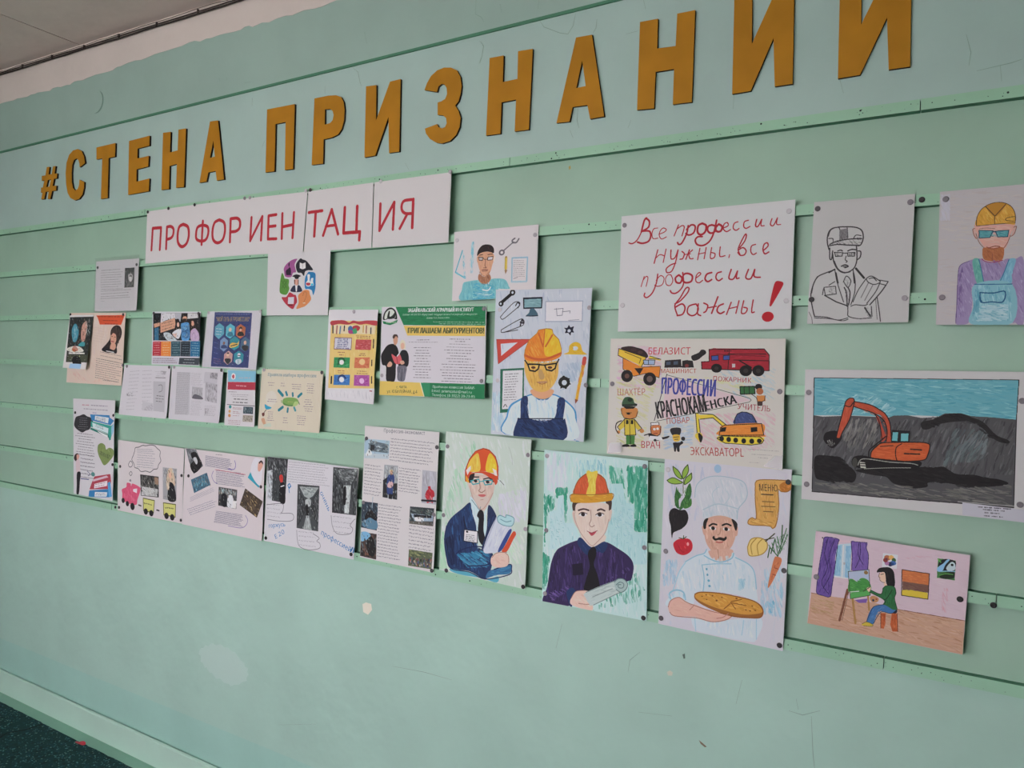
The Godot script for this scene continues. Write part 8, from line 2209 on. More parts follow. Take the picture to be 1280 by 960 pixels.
		"narrow":
			return [
				["g","#bbb7bd"],
				["f","#c2a86c",[13,36.2,214.9,36.4,219.5,247.9,13.6,259.6]],
				["s",["#c9b684","#bb9c50","#c4a860"],160,26.1,4.7,80,[15.2,40.7,213.9,38.6,219.4,245.7,16.6,257.1]],
				["f","#c3b49a",[22.1,49.6,207.3,49.4,206.4,77.4,20.8,79]],
				["F","#a03a40",[13.1,38.4,67.6,34.8,92.4,42.1,110,35.3,134,38.5,168.9,34.7,214.9,36.4,211.4,50.6,169.7,45.5,140.6,48.1,113.6,44,86.8,48.8,49.9,47,15.9,52]],
				["l","#1f1a1c",5.4,[22.3,54.1,23.8,76.7]],
				["l","#8c4a44",5.4,[41.1,53.9,40.8,78.6]],
				["l","#4a6a8a",5.4,[56.7,55.9,55.1,78.3]],
				["l","#1f1a1c",4.8,[73.7,53.4,72.9,69]],
				["l","#b08a4a",4.8,[155.6,52.3,155.2,71.9]],
				["l","#8c4a44",4.8,[169,52.1,168.7,73.8]],
				["l","#3a3a44",4.8,[189.1,58.3,189.1,75.6]],
				["F","#3a5a8a",[90.4,57.6,102.2,53,118.2,68.2,121.8,76.9,103.8,77.3,91.2,68.7]],
				["F","#a03a40",[108.4,55.1,126,50.5,141.2,56.8,133.1,67.9,115.1,66.1]],
				["F","#3d8a5a",[109.1,66.2,123.6,59.3,127.6,74.6,115.8,77.1]],
				["F","#8a3a6a",[91.2,68.7,106.1,66.2,109.9,77.2,94.8,77.5]],
				["f","#b4b0bc",[34.2,92.3,106.6,91.9,105.5,129.2,33,129.8]],
				["p","#2f3a6a",4,6,1,42,96.6,99.1,96.5,41.5,125.9],
				["l","#6a3a50",2.2,[34.2,92.3,106.6,91.9,105.5,129.2,33,129.8,34.2,92.3]],
				["f","#a8484c",[124.9,95.8,193.3,94.9,191.6,128,122.3,128.6]],
				["f","#2c7a4c",[35.4,157,103.6,155.1,103.5,189,34.4,190.6]],
				["f","#b8684c",[124.1,154.2,191.5,151.4,191,185.5,123.4,188]],
				["f","#3464a0",[38.5,214.6,107.4,210.7,107.2,244.3,36.9,248]],
				["f","#96488c",[125.5,210.1,193.6,207.2,193.8,242.2,125.4,244.9]],
				["s",["#c08084","#8c3038"],50,9.4,3.1,0,[126.2,97.6,191.7,96.7,190.3,126.3,123.4,126.8]],
				["s",["#4c9a68","#1c5a34"],50,9.4,3.1,0,[37.4,158.7,102.6,156.9,102.2,187.3,36.2,188.7]],
				["s",["#c98a68","#a05034"],50,9.4,3.1,0,[125.4,155.9,189.9,153.3,189.7,183.8,125,186.1]],
				["s",["#5a88c0","#1f4880"],50,9.4,3.1,0,[40.5,215.8,106.3,213,105.9,242.6,39.3,246]],
				["s",["#b070a8","#783070"],50,9.4,3.1,0,[127.4,211.8,192.6,209,192.4,239.7,127.7,243]],
				["e","#c4bcc0",69.4,172.2,9.6,8],
				["e","#c9a878",157.6,166.9,13.2,9.8],
				["e","#c4ccd8",72.5,228.5,10.8,8.9],
				["e","#d0a0c4",160,227.6,10.8,8.9],
				["L","#1c3a28",4.3,[55.6,179.6,57.5,161.5,72.8,158.6,82.5,167.1]],
				["L","#1c2c58",5.4,[57.3,233.9,60.1,220.1,76.4,213.8,89.3,223]],
				["p","#7a2a30",3.1,2,1,49.9,140.1,83.8,139.8,50.4,148.2],
				["p","#7a3a34",3.1,2,1,141.1,141.2,173.4,140.8,140.2,146.5],
				["p","#7a3a34",3.1,2,1,122.3,84.4,189.8,85.5,124.5,89.7],
				["p","#7a2a30",3.1,2,1,52.6,200.2,85.9,199.8,53,206.9],
				["p","#7a3a34",3.1,2,1,131.8,197.3,185.9,196.2,134.6,204.3],
				["l","#16141a",6.5,[27,222.1,26.5,242.7]],
				["l","#241a1c",4.8,[201.9,94.7,202.6,120.6]],
				["l","#241a1c",4.3,[200.7,159.8,201.9,177.1]],
				["l","#241a1c",4.8,[203.2,211.9,203.4,231.5]],
				["s",["#a9a6ae","#c2bec4"],60,20.9,4.2,80,[13.9,264.2,207.4,255.3,203.8,286.2,6,290.1]],
				["l","#8a3a44",3.2,[195.9,257,204.6,257.2]]
			]
		"inst":
			return [
				["g","#b8b2bb"],
				["f","#1c6a44",[56.2,0.5,394.2,0.8,394.6,57.9,90.5,56.6]],
				["s",["#185e3c","#24744e"],200,28,4.2,5,[60.6,2.6,391.8,2.4,392.1,55.9,92.1,55]],
				["t","#c3cfc6",0,10.8,107,16.9,353,16,"ЗАБАЙКАЛЬСКИЙ АГРАРНЫЙ ИНСТИТУТ"],
				["t","#c3cfc6",0,10.8,105.4,16.9,351.5,16,"ЗАБАЙКАЛЬСКИЙ АГРАРНЫЙ ИНСТИТУТ"],
				["t","#aabfb0",0,5.4,85.8,27,365.2,26.6,"филиал ФГБОУ ВО «Иркутский государственный аграрный университет"],
				["t","#aabfb0",0,5.4,179.3,37.4,266.3,36.9,"имени А.А. Ежевского»"],
				["p","#9ab4a2",2.5,2,2,205.7,46.7,390.4,48.6,226.6,52.5],
				["f","#c2a658",[90.6,58.3,393.1,58.3,393.8,89,106.6,88.7]],
				["t","#2a3a2c",0,15.7,107.5,81.1,388.7,80.9,"ПРИГЛАШАЕМ АБИТУРИЕНТОВ!"],
				["t","#2a3a2c",0,15.7,109.6,81.1,390.7,80.9,"ПРИГЛАШАЕМ АБИТУРИЕНТОВ!"],
				["F","#1c2420",[8.2,40.8,9.2,21.5,22.5,6.6,38.8,2.4,55.5,11.1,62.5,26,61.8,38.8,39.9,34.5]],
				["F","#b5b8b4",[13.7,38.7,14.7,21.5,28.1,9.6,44.5,8.9,55.8,21.8,55.1,34.5,34.3,31]],
				["F","#1c2420",[23.4,34.4,28.2,15.2,33.7,13.9,33.1,30.2,45,26,55.6,15.4,55.1,32.4,37.2,37.9]],
				["f","#1c6a44",[4.5,43.8,36,49.4,67.3,39.7,62.2,49.4,36.2,56.6,8.6,52.4]],
				["t","#a8b89a",0,4.1,17.4,50.7,59.5,49.8,"ЗабАИ"],
				["p","#4a4650",2.5,1,1,128.4,102,209.8,100.7,128.4,102],
				["p","#6a6670",2.1,1,1,104.6,108.5,232.3,107.9,104.6,108.5],
				["p","#4a4650",2.5,12,1,129.1,125.1,202.8,124.8,130.9,215.8],
				["p","#4a4650",2.5,1,1,248.5,97.9,364.5,98.8,248.5,97.9],
				["p","#4a4650",2.5,1,1,279.3,105.1,332.3,105.5,279.3,105.1],
				["p","#6a6670",2.1,2,1,256.6,112.7,354,114.3,256.9,121.7],
				["p","#4a4650",2.5,5,1,249.4,130.9,357.9,132.1,247.8,164.6],
				["p","#4a4650",2.5,7,1,235.2,173.5,371.3,173.9,229,224.2],
				["F","#151416",[2.7,149.9,10.5,137,26.4,119.8,45.3,114.5,59,117.3,69.1,127.8,73.4,142.6,65.6,153.2,63.9,182.8,60,228.5,27.4,228,24.3,185.7,9.2,179.6,3.1,162.7]],
				["F","#b98f7c",[28.4,179.2,39,168.5,49,174.6,45,184,31.4,185.6]],
				["F","#b08470",[50.1,96.2,55.3,87.7,66.3,90.6,68.4,106.7,61.7,117.3,53.5,115.3]],
				["F","#3a2c28",[47.4,94.1,52.5,85.6,66.1,86.3,69.2,96.1,60.8,90.6,52.9,98.3]],
				["F","#bfb6a8",[78,119.3,80.3,106.6,88.2,101.5,97.6,108.6,100.4,127.5,94.5,129.7,91.4,114.9,86,114.1,82.2,129.8]],
				["F","#c09a88",[81.7,115,88.5,110.7,95.7,115.7,94.5,127.6,87.6,131,82,125.6]],
				["F","#16151a",[81.4,138.2,90.9,132.7,105.5,135.9,114,152.5,112.2,179.8,93.7,186.5,74.7,182.6,73.9,157.3]],
				["F","#5c5a66",[72,182.7,105.4,182.9,104,207.2,97.7,227.5,73.5,225.6,70,203.8]],
				["s",["#74727e","#484652"],60,14,3.3,85,[73.2,184.8,104.4,185.4,97.6,224.2,74.4,222.6]],
				["l","#2a2830",1.9,[88.5,190.8,87,226.5]],
				["F","#b8525a",[44.7,145.9,65.7,154.1,78.9,146.7,87.8,169.8,71.8,176.4,58.2,172.4]],
				["l","#8a3038",2.4,[65.7,154.1,70.7,175.1]],
				["F","#b98f7c",[79.6,167.8,93,165.5,97.6,173.8,85.3,177.4]],
				["f","#c2a658",[0,230,161.5,230.9,176.9,271.9,-0.2,273.3]],
				["f","#1c6a44",[163.1,230.8,395.8,229.6,396.3,273.6,178.5,272.6]],
				["f","#2a7a54",[163.1,230.8,198.1,230.8,199.3,272.8,178.5,272.6]],
				["l","#c8c2b0",3.3,[161.5,230.9,176.9,271.9]],
				["t","#33362c",0,7.9,68.9,251,109.1,249.8,"г. ЧИТА"],
				["t","#33362c",0,9.1,30.3,265.6,150.4,263.6,"ул. ЮБИЛЕЙНАЯ, д.4"],
				["t","#b4c8ba",0,7.5,208.9,245.3,363.2,244.9,"Приёмная комиссия ЗабАИ-"],
				["t","#b4c8ba",0,7.5,206.7,257.7,351.2,258.2,"Email: priemzabai@mail.ru"],
				["t","#b4c8ba",0,7.5,207,270.1,362.9,270.7,"Телефон: (8-3022) 39-23-85"]
			]
		"folder":
			return [
				["g","#b6b1b8"],
				["p","#a05068",4.8,1,2,68.1,25.8,123.2,25.8,68.1,25.8],
				["p","#5a5068",4.2,1,2,133.6,25.5,255.7,25.4,133.6,25.5],
				["p","#5a5068",3.6,1,1,70.3,41.7,266.3,42.6,70.3,41.7],
				["p","#5a5a90",3.6,1,1,139.4,56.3,180.9,57,139.4,56.3],
				["F","#28272b",[10.4,98.2,21.5,80,48.8,73.1,81.2,66,108,73.5,134.5,78.2,150.5,91.8,140.3,109.6,124.7,127.8,98,135.1,70.9,144.3,43.4,138,21.3,129.1,6.9,116.1]],
				["p","#7a787e",3,6,1,37.9,82.3,124,81.5,32.4,128.5],
				["f","#2f6ea0",[129,64.1,269.2,62.4,272.6,72.3,302.8,83.2,278.9,102.8,140,89.4]],
				["f","#bcc0cc",[165.7,68.3,265.6,72.6,260.6,96.4,164,85.5]],
				["p","#55586a",3.6,3,0,174.1,73.6,247.8,77.8,171.3,85.1],
				["f","#2f8a80",[134.8,92.5,284,105.4,300.5,96.1,281.6,163.6,271.6,165.9,262.4,140.6,135.2,115.6]],
				["f","#b4c0c4",[145.4,97.8,264.4,116.5,262.3,137.7,151.1,118.9]],
				["p","#55686a",3.6,2,0,171.8,105.2,249.3,117.3,168.8,112.2],
				["f","#1f6a60",[135.2,119.7,265.5,143.3,281.7,165.3,260.8,152.1,130,127.5]],
				["f","#c3c6cc",[182.8,130.6,260.6,146.4,258.9,155.1,198.7,138.4]],
				["f","#7aa0b8",[284.2,109.9,303.2,92.1,302,127,286,150.6]],
				["p","#55505a",3.6,8,1,10,148.8,172.9,150.3,15.2,227.8],
				["F","#6b7a4a",[188,206.6,194.9,188.3,218.7,180.9,241.7,188.2,250.6,205.2,272.9,196.6,298.5,201.8,306.4,218.8,285.1,244,239.6,271.7,210.4,249.9,192.8,227.2]],
				["s",["#5a6a3a","#7c8a58"],40,20.8,5.8,60,[195.1,197.2,231.3,185.9,293.6,205.1,294.8,231.4,239.3,265.6]],
				["p","#3c4434",3.6,4,1,200.9,214.6,289.7,231.8,199.1,226.7],
				["F","#2a1c1c",[3.7,259.9,12.9,243.5,32.2,235.9,43.4,244.4,32.1,257.7,20.7,271.1]],
				["F","#b98a80",[26.5,242.5,46.8,242.9,43.4,256.8,28.7,264.2]],
				["F","#b9a6ac",[20.7,271.1,49.1,265.7,54.8,306,51.4,319,24,318.3]],
				["F","#17161a",[28.6,321.1,58.2,317.1,51.5,357.4,43.5,407,23.7,411.1,26.1,372.9]],
				["h","#5a5660",2.4,1,43.4,238.2,180.4,240.1,43.4,238.2],
				["h","#6a6670",2.4,6,58.1,255.6,172.2,255.9,54.9,334.6],
				["l","#5a5a80",4.4,[60.6,342.4,122.4,341]],
				["e","#4a7a78",155.1,315.9,15,9],
				["L","#6a6a80",3.5,[110.9,307.4,133.2,317.9,116.7,325.7]],
				["f","#9a3a48",[166.2,324.2,282.6,304.2,291.2,334,280,366,128.6,381.8,144.8,354.6]],
				["f","#c8bcc4",[166.9,355.6,262.9,333.6,260.6,355.5,164,374.9]],
				["p","#7a4a54",3.6,2,0,174.6,358,252.7,341.4,172.6,367.7],
				["f","#b8a0ac",[155.5,337.8,256.8,312.7,269.7,318.9,155.7,347.2]],
				["f","#2a6a9c",[126.5,387.1,285.3,365.4,297,392.3,281.5,400.3,120.1,415]],
				["f","#c0c8d4",[170.9,388.8,264.8,381.3,260.2,399.5,168.1,408.4]],
				["p","#4a5a7a",3.6,2,0,178.8,394.4,257.6,387.1,175.6,401.1],
				["f","#4a88b8",[263.3,342.9,283.9,334.7,300.2,395,279.4,400.5]]
			]
		"train":
			return [
				["g","#b7aeb2"],
				["L","#4a4850",3.1,[114.2,36.9,105.2,54.4,96,72.1,110.7,87.7,115.7,101.4,139.6,104.7,158.7,114.1,191.3,109.3,219.2,111,241.7,97.7,264.3,92.7,272.7,75.4,285.6,60.5,278.6,42.1,279.6,22.9,261.3,13.6,242.9,4.3,215.6,3.7,188.2,8.6,165.1,9.4,142,17.9,118.6,22.6,114.2,36.9]],
				["h","#8a8690",1.7,2,128.2,27.4,247.9,19.1,128.4,34.6],
				["h","#8a8690",1.7,7,133.2,40.8,253.1,36.1,129.9,97.2],
				["L","#5a5860",3.1,[72.4,94.1,86.6,78.6,101.1,88.6,94.7,100.5,79.4,103.1,72.4,94.1]],
				["L","#5a5860",3.1,[79.9,130.4,89.4,120.9,99.1,127.4,89.7,138,79.9,130.4]],
				["L","#5a5860",3.1,[81.4,159,88.1,153.7,92.1,159,81.4,159]],
				["F","#b84a68",[30.2,199.2,59.6,187.3,64.1,169.4,88.4,169.7,93.5,180.7,102.9,168.2,150.9,177.4,156.1,191.1,137.9,227.7,124.1,252.6,40.8,245,32.5,216.5]],
				["s",["#c46a80","#a83a58","#bf5a74"],90,18.6,4.5,60,[40.1,198.1,88.7,181.2,146.4,186.4,128.6,240.4,45.7,238.5]],
				["f","#c4b8c0",[108.2,189.5,134.9,184.8,132.5,204.1,106.5,199.5]],
				["e","#131114",38.8,244,11.1,10.6],
				["e","#131114",68.6,253.4,11.1,10.6],
				["e","#131114",103.9,260.9,14.8,14.6],
				["l","#2a282c",5.5,[146.2,249.9,162.5,251.4]],
				["l","#2a282c",5.5,[265.9,255.4,281.6,256.3]],
				["f","#2a2a2c",[154.3,125.9,274.5,123.3,277.7,204.6,161.3,210.6]],
				["s",["#4a4a4a","#6a6864","#8a8884","#1a1a1c"],110,18.6,5.2,60,[159.1,128.2,270.1,125.4,271.9,172.6,163.3,178.9]],
				["f","#a5a4a6",[166.9,172.8,271.9,172.6,268.5,202.3,164.1,208.6]],
				["s",["#bcbabc","#7a787a"],50,18.6,4.5,20,[169.8,175.3,269.3,175.7,266.6,201.4,167.9,207]],
				["f","#8a7060",[247.3,127.7,272.9,126.8,274,155.6,252.9,155.1]],
				["f","#8c8a90",[300,83.8,386.4,81,387.5,206.9,305.2,208.2]],
				["s",["#5a5a60","#a8a6ac","#77777c"],110,22.3,5.2,80,[304.6,86.1,384,83.9,382.1,133.1,306.7,135.5]],
				["F","#b4a08c",[331.7,94.5,344.4,82.3,360.4,85.1,370.2,107,380.6,138.7,365.6,156.8,335.1,171.2,324.8,139.1]],
				["F","#c09a88",[338.2,102,349.6,98.2,356.4,111.1,348.1,122.9,338.9,115.6]],
				["F","#141318",[338.6,148.7,351.4,136.3,374.1,150.4,385.6,204.3,336.8,207.3]],
				["s",["#c4b4a4","#a08c78"],50,29.7,4.5,82,[330.3,122,344.2,115.1,341.4,170.5,330.4,166.2]],
				["f","#b4b06c",[175.8,218.7,250.7,220.2,245.1,269.5,179.1,267.9]],
				["f","#b4b06c",[307.6,222,384.6,220,384.4,268.8,312.3,268.4]],
				["l","#55552c",3.9,[175.8,218.7,250.7,220.2,245.1,269.5,179.1,267.9,175.8,218.7]],
				["l","#55552c",3.9,[307.6,222,384.6,220,384.4,268.8,312.3,268.4,307.6,222]],
				["h","#3a3c20",2.2,1,181.1,238.8,240.2,238.6,181.1,238.8],
				["h","#3a3c20",2.2,1,319.2,239.2,380.2,237.3,319.2,239.2],
				["e","#131114",194.4,270.1,13.9,12.3],
				["e","#131114",231.2,272.4,13.9,12.3],
				["e","#131114",329.7,270.7,13.9,12.3],
				["e","#131114",365.8,271.7,13.9,12.3],
				["s",["#16181c","#8a8a88","#6a5a50","#b8b4b0"],70,10.4,4.5,60,[156.2,127.4,272.8,125.1,275.8,203.1,163.2,209.2]],
				["s",["#16181c","#8a8a88","#6a5a50","#b8b4b0"],70,10.4,4.5,60,[301.9,85.3,384.8,82.8,385.7,205.4,306.9,206.3]]
			]
		"photos":
			return [
				["g","#b7adb2"],
				["f","#55565c",[4.8,1.6,61.9,-2.8,110.7,58,58.6,93.2,26.5,49.8]],
				["s",["#8a8a90","#a5a4aa","#6c6c72"],70,15,4.5,60,[6.9,3.5,62.1,-0.8,86.5,28.2,32.7,45.1]],
				["F","#121114",[37.2,15.7,62.7,9.5,76.4,20.8,104.2,55.3,61.7,90,33.9,63.6,55.3,43.1,41.6,31.9]],
				["F","#a9a6ae",[51.4,33.1,67.3,29.8,78,45.3,72.3,56.1,60.1,46.9]],
				["f","#3c5c70",[42.7,116.6,134.3,81.1,157.7,124.2,65.4,164.9]],
				["s",["#2a3a48","#4f9ab4","#8fb8c4","#6a4038","#1f2830"],160,11,3.5,70,[47.4,118.2,134.5,84.3,153.9,123.7,67.7,160.6]],
				["s",["#7fb4c4","#4f94ac"],60,20,3.5,75,[57.8,129.5,138.7,101,149.3,120.2,72,148.6]],
				["p","#5a5870",1.6,4,0,42.1,184.8,184,128.7,43.1,199.1],
				["h","#6a6880",1.2,4,29,231.8,193,173.8,46.5,250.2],
				["p","#3a3840",2.4,1,1,167.1,10.1,231.3,8.9,167.1,10.1],
				["h","#5a5870",1.2,9,120.8,19.2,280,21.9,123.2,55.7],
				["h","#5a5870",1.2,10,186.3,68.1,349.7,64.6,189.3,116.1],
				["h","#5a5870",1.2,10,195.8,217.5,355.7,213.5,186.1,258.8],
				["l","#a05060",2.1,[181.2,65.4,347.1,68]],
				["f","#3f3e42",[205.3,126.4,307,126.8,305.4,196.3,206.6,195.1]],
				["s",["#6a6668","#a5a0a0","#8a7a6c","#2a292c","#9ab4bc"],140,12.5,4,70,[208.5,128.5,304.2,128.7,300.9,151.8,207.1,154.3]],
				["F","#141418",[222.4,156.5,236.9,147,252.6,157.2,251.8,192.9,227.7,192.6]],
				["F","#c0bec4",[258.5,156.5,275.9,148.6,288.5,161,287.5,192.6,257.7,192.2]],
				["f","#c4c0c2",[286,169.2,306.5,166.8,303.5,195.4,284.7,194.9]],
				["s",["#141418","#26262a"],60,12.5,4,80,[208.1,170.1,235.2,167.1,236.6,190.7,207.7,193.3]],
				["f","#3a2f28",[350,117.1,442.5,153.1,415.3,213.6,323.6,179.7]],
				["s",["#5a4a38","#8a7450","#241c18","#b49a6c","#1a1512"],180,13,4,40,[353.1,120.7,439.8,154.5,413.4,210,327.7,179.2]],
				["f","#2a8aa0",[374.9,54.5,422.7,99.9,420.4,107.8,360.3,77.2]],
				["F","#bcb8c0",[386.6,10.9,411.6,4.9,429,15,435.4,29.7,425.5,99.6,375.1,58.4]],
				["F","#b98a7c",[412.5,20.2,426,12.1,436,20.1,433,35.7,419.9,50.3,411.1,43.4]],
				["F","#2a1c1c",[415.2,18.1,426,10.6,435.8,16.3,435.1,24,426.3,17.1,418.3,23.6]],
				["L","#5a4a90",2.6,[286,23.4,292.8,38.6,285,55,252.3,56.1]],
				["L","#6a5a90",2.1,[171.1,71.6,163,90.5,176.6,109.3,195.4,115.4]],
				["L","#6a5a90",2.1,[355.7,213.5,368.1,229.3,357.9,249.9,329.7,261.5,265.1,262.3]],
				["s",["#16181c","#8a8a88","#5a4a44","#b4aca4"],60,8,4,60,[4.9,3.7,60.7,-1.1,108.1,57.4,59.1,90.7]],
				["s",["#16181c","#8a8a88","#5a4a44","#b4aca4"],60,8,4,60,[44,116.9,133.7,82.4,156.4,123.9,65.9,163.2]],
				["s",["#16181c","#8a8a88","#5a4a44","#b4aca4"],60,8,4,60,[206,127.6,305.9,127.7,304.1,195.3,207.1,194.2]],
				["s",["#16181c","#8a8a88","#5a4a44","#b4aca4"],60,8,4,60,[351.2,118.9,440.9,153.7,414.7,212.2,325.4,179.5]]
			]
		"corr":
			return [
				["g","#b6b2b9"],
				["f","#2a2c30",[-0.1,0.8,102.1,-0.1,97.9,151.1,31.5,150.6,5.6,109.1]],
				["s",["#55585c","#8a8c90","#a8aab0","#1a1b1e"],170,14.6,4.4,75,[2,4,98,1.5,94.8,86.8,29.1,93.9,7.8,96.1]],
				["f","#a9abb2",[3.1,50.2,28.9,43.4,32.7,150.4,8,147]],
				["s",["#77797f","#3a3b40"],50,14.6,3.9,80,[5,52.1,27.3,47.8,31.2,146.4,10.2,142.5]],
				["f","#33363a",[28.9,43.4,80.1,44.6,80.9,146.8,35.6,148]],
				["s",["#1a1b1e","#4c4f54"],70,14.6,3.9,80,[30.8,45.3,79.1,46.8,79.5,144.9,37.4,146.9]],
				["F","#b0302c",[64.8,67,66.1,58.5,76.1,55.5,82.5,63.1,82.4,79.8,70.6,81.9]],
				["F","#101014",[68.4,93.8,79.6,82.2,91.9,87.1,98.9,148.9,72.1,150]],
				["l","#c0bec4",4,[74.6,97.3,89.2,92.4]],
				["h","#8a8690",1.2,9,107.4,8.9,307.9,4.2,105.9,75.2],
				["h","#8a8690",1.2,4,9.2,166,82,163.5,13,206],
				["L","#6a6870",2,[6.3,168.5,84.4,155.6,89,179.4,83.6,188.5,136.7,183.8,137.1,206.6,73.5,217.2,12.6,218.8]],
				["l","#2a6a9c",4,[115.2,82.5,108,89.5,113.3,97.2,121.8,92.2,118.3,84.3]],
				["l","#2a6a9c",3,[123.4,89.9,113.5,101.4,117.3,113.4]],
				["t","#2a6a9c",0,13.8,261.3,97.9,302.4,154.6,"очень"],
				["t","#2a6a9c",0,13.8,23.6,247.2,104.4,231.1,"горжусь"],
				["t","#2a6a9c",0,14.6,59.5,281.4,103,255.3,"Е 20"],
				["t","#2a6a9c",0,16.2,274.9,235.1,408.5,274.6,"профессией"],
				["l","#1f5a90",4.5,[417.9,258.5,410.9,271.4]],
				["l","#1f5a90",4.5,[425.8,259.2,420.6,273.9]],
				["f","#3a3d40",[156,80.2,258,75.3,261.5,226.9,160.3,229.3]],
				["f","#8f9496",[165.2,87.4,255.6,80.8,229.8,112.8,210.7,123.2,190.3,117.4]],
				["s",["#a6abad","#777c7e","#5a5f62"],90,17,3.9,10,[168.2,89.1,252.9,82.7,224,111.5,193,115]],
				["f","#2a2c2f",[157.1,96.5,197.1,133,199.3,165.5,168.4,219.1,161.4,220]],
				["f","#2a2c2f",[257.3,89.5,219.7,130.3,224.8,162.3,258.9,206.8]],
				["s",["#55595c","#17181a","#6c7073"],160,14.6,3.4,80,[159.7,108.6,197.1,133,198.2,165.7,165.2,215.4]],
				["s",["#55595c","#17181a","#6c7073"],160,14.6,3.4,80,[256.8,97.6,220.8,130.2,224.8,162.3,259.7,202.6]],
				["F","#a4a8aa",[196.8,128.9,219.3,124.2,220.8,146.5,201,148.9]],
				["F","#0e0e10",[198.5,153.3,204.5,141.1,210.8,149.8,215.5,167.6,212.1,184.4,205.3,185.3,201.9,169.3]],
				["f","#8a8e90",[203.3,181.4,217.4,179.6,232.1,226.8,192.1,227.4]],
				["s",["#b0b4b6","#6a6e70"],50,17,3.4,85,[205,181.2,216.3,179.8,229.2,225.2,194.9,225.8]],
				["f","#3c3f42",[315.2,6.7,423.1,2.9,428.2,152.4,320.6,156.3]],
				["s",["#74787a","#9ca0a2","#55595c"],140,17,4.4,12,[317.5,9.2,421.2,5,420,44,356.9,46.8]],
				["f","#26282b",[316.4,23.2,363,57.9,370.2,154,320.6,156.3]],
				["s",["#55595c","#141517","#747879"],150,17,3.9,85,[318,31,362.3,61.9,367.4,152.3,322.5,152.1]],
				["f","#2c2e31",[420.5,16.7,397.5,58.1,412.4,150.6,428.1,150.5]],
				["s",["#55595c","#141517","#747879"],90,17,3.9,95,[419.6,24.6,399.4,61.8,413.3,148.5,426.8,146.8]],
				["f","#a5a9ab",[366,61.5,397.5,58.1,396.9,85.6,393.9,150.9,375.3,151.3]],
				["s",["#bfc3c5","#8a8e90"],90,19.4,3.9,85,[368.8,63.2,396.1,60.2,394.9,93.7,393.8,149,376.2,149.2]],
				["F","#0d0d0f",[366.7,71.3,371.3,61.8,377.3,70.2,379.7,103.3,377.5,123.4,368.9,122.4,365.9,97.1]],
				["h","#8a8690",1.2,4,169.8,239.7,255.2,233.9,172.9,285],
				["h","#8a8690",1.2,4,325.3,167.7,408.2,164.9,328.9,217.4],
				["L","#6a6870",2,[160.8,236.7,166,269.3,179,290.3,219.8,295.4,269.9,282.8,271.5,266.2,257.1,260.2,267.5,248.4,238.6,238.2]],
				["L","#6a6870",2,[317,166.8,325,201.9,348.3,222.7,401.4,216,413.3,197.7,401.9,187.4,419.8,165.3]],
				["s",["#16181a","#8a8e90","#b4b8ba","#33363a"],110,7.8,3.4,80,[2,4,99.8,1.4,96.6,149.1,31.4,148.5]],
				["s",["#16181a","#8a8e90","#b4b8ba","#33363a"],110,7.8,3.4,80,[157.9,82.1,256.5,77.4,260.1,223.8,161.9,227.4]],
				["s",["#16181a","#8a8e90","#b4b8ba","#33363a"],110,7.8,3.4,80,[316.4,8.2,422.2,4.9,427,150.6,321.6,155]]
			]
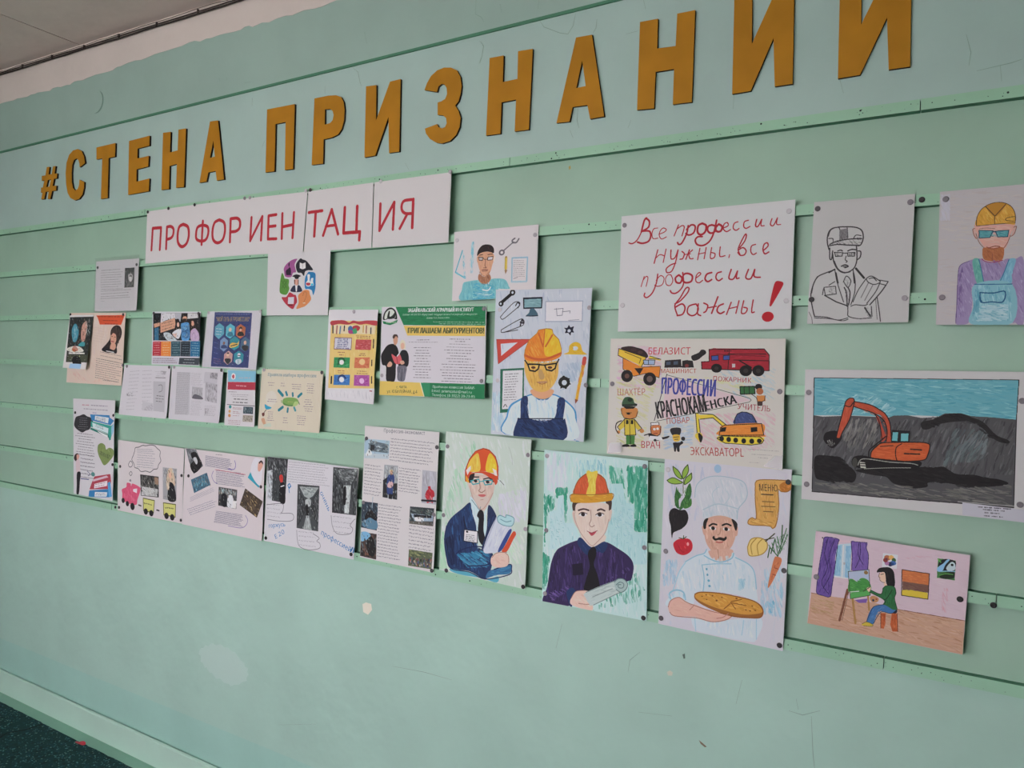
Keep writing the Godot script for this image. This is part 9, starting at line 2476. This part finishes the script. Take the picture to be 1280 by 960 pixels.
		"econ":
			return [
				["g","#b9b3b6"],
				["t","#5a5c66",0,11,79.3,15.4,240.8,12.3,"Профессия-экономист"],
				["f","#8fa4b4",[0.6,41.7,104.5,40.4,102.9,97.3,1.9,103.9]],
				["f","#55606a",[22.8,45.2,100.5,51.9,102,79.7,17.8,79.2]],
				["s",["#2f3a42","#8a98a2","#b4bec4"],70,12.6,4.6,10,[16.2,48.3,100.6,54.4,99.9,77.3,14.4,79.5]],
				["f","#26282c",[26.9,57.8,44,59,43.6,77,25.9,77.4]],
				["f","#a4adb6",[1,88.4,102.1,82.2,102.9,97.3,1.9,103.9]],
				["F","#c0c8ce",[8.1,90.4,20.9,73.7,35.3,88,15.2,94.9]],
				["h","#77757e",1.5,8,109.4,33.5,289,34.4,107.7,99.4],
				["h","#77757e",1.5,10,6.4,124.2,81.1,124.8,5.7,215.4],
				["f","#8a8c92",[87.4,116.6,143.1,114.8,144.3,220.6,84.8,219]],
				["s",["#b4b6ba","#6a6c70"],60,23,4.6,85,[90.8,118.8,141.4,118,142.3,159.3,89.7,159.7]],
				["f","#1f2024",[84.6,165.4,103.9,153.1,106.1,219.1,86.2,218.9]],
				["F","#2a3a6a",[103.8,150.6,118.5,141.5,130.1,150.4,130.1,175.7,125.2,206.7,105.4,206.4,100.7,178.9]],
				["F","#b08a78",[111,138.2,116.7,132.6,122.8,137,120.6,145.3,114.1,146]],
				["F","#c8b078",[109.6,136.3,116.5,129,125.3,134.7,121.3,134.1,114.8,133.8]],
				["F","#b8989c",[105,173.4,119.8,165.7,127.5,175,117.6,186.2,104.3,184.6]],
				["f","#16161a",[110.7,205.8,126.5,205.5,123.4,221.1,110.2,221.1]],
				["f","#26262a",[126.6,171,142.8,169.3,144.2,219.6,125.9,219.3]],
				["h","#77757e",1.5,9,148,120.9,230.6,121.3,149.2,191.3],
				["f","#9a98a2",[238.5,118.5,290.5,118.3,294.7,217.1,239.5,218]],
				["s",["#8a8892","#a8a6b0"],60,23,5.2,80,[241.7,120.2,289.4,120.3,290.2,167.9,241.2,168.5]],
				["F","#a02430",[252,196.8,256.1,181.6,263.1,173.4,261.5,167.2,269.9,164.3,274,172.2,284.7,178.3,287.3,192.6,280.3,198.4,282.4,213.8,271.3,211.7,260.5,216.4,258.5,203.4]],
				["s",["#c43a44","#701820","#c4b8bc"],50,11.5,3.4,70,[251.5,187,269,170.3,285.2,188,280.5,212,256.1,215]],
				["l","#1c1c24",5.9,[240.4,210.5,292.3,206.7]],
				["f","#2a3440",[0.1,242.1,67.1,240.2,66.3,326.8,-0.3,325.9]],
				["s",["#3a4c5c","#141c24","#55707f"],70,17.2,5.2,80,[3.2,247,66,244.4,64.7,321.9,1.6,323]],
				["F","#4f7088",[8.9,303.7,35.8,289.6,64.7,296.1,64.8,322.9,9.9,321.8]],
				["F","#141416",[15,287.2,34.5,266.5,58.9,276.2,63.4,296.3,35.8,289.6,19.1,299.7]],
				["l","#8a98a4",2.4,[44.6,223.8,44.3,257.4]],
				["h","#77757e",1.5,18,70.7,243.8,166.1,242.1,72.6,406],
				["f","#3a2f2e",[2.5,340.1,66.9,338.1,68.5,418.5,1,417.5]],
				["s",["#6a4a40","#8a5a48","#1c1818","#55707f"],80,14.4,4.6,75,[5.6,346,65.9,343.4,66.9,414.6,3.7,415.5]],
				["F","#6a98b8",[3.9,341,31.5,338.1,42.4,351,12.4,368.5,2.6,367.4]],
				["F","#121214",[26.2,369.1,42.3,348.4,56.5,359.3,64.6,383.9,55.9,411.2,35,404.2]],
				["f","#2f363a",[196.4,234.3,287.5,229.2,286.2,283.2,195.4,285.9]],
				["s",["#4c5a50","#24282c","#6a7470"],80,17.2,4.6,10,[199,235.5,285.7,230.9,285.6,251.5,197.7,258.1]],
				["f","#8a98a8",[200.1,255.3,285.6,251.5,284.2,268.8,215.8,276.6]],
				["f","#16181c",[211.5,256.3,279.6,252.3,278.8,259.7,215.2,265.8]],
				["F","#c4ccd4",[215.2,265.8,243.2,262,249.9,272,222,275.8]],
				["f","#55504c",[195,279.4,283.7,271.3,284.9,283.4,195.5,287.4]],
				["h","#77757e",1.5,7,195.8,293.3,290.9,292.3,196.7,358.3],
				["f","#4c5440",[198.4,365.6,288.6,362.8,287.1,412.2,197.9,415.9]],
				["s",["#6c7450","#2c3028","#8a8a60"],60,12.6,4.6,10,[199.8,367.9,286.9,365,286.5,378.8,199.5,385.5]],
				["s",["#141418","#2a2a34","#8a3a3c","#b4a89c","#3a4a7a"],200,8,4.6,80,[199.6,388,286.6,381.3,285.7,409.5,199.7,413.1]],
				["s",["#16181c","#8a98a0","#5a4a44","#b4b4b0"],50,8,4,70,[0.7,43.2,103.3,41.5,102.2,96.4,2.5,102.8]],
				["s",["#16181c","#8a98a0","#5a4a44","#b4b4b0"],50,8,4,70,[87.5,119.1,142,117,143.5,218.7,86.1,217.4]],
				["s",["#16181c","#8a98a0","#5a4a44","#b4b4b0"],50,8,4,70,[0.3,244.7,65.9,241.9,64.9,325,1,324.6]],
				["s",["#16181c","#8a98a0","#5a4a44","#b4b4b0"],50,8,4,70,[2.6,342.2,65.7,340.4,67.1,417.2,2.3,415.7]],
				["s",["#16181c","#8a98a0","#5a4a44","#b4b4b0"],50,8,4,70,[196.5,236.3,286.4,231.3,285.5,281.9,196,284.8]]
			]
	return []
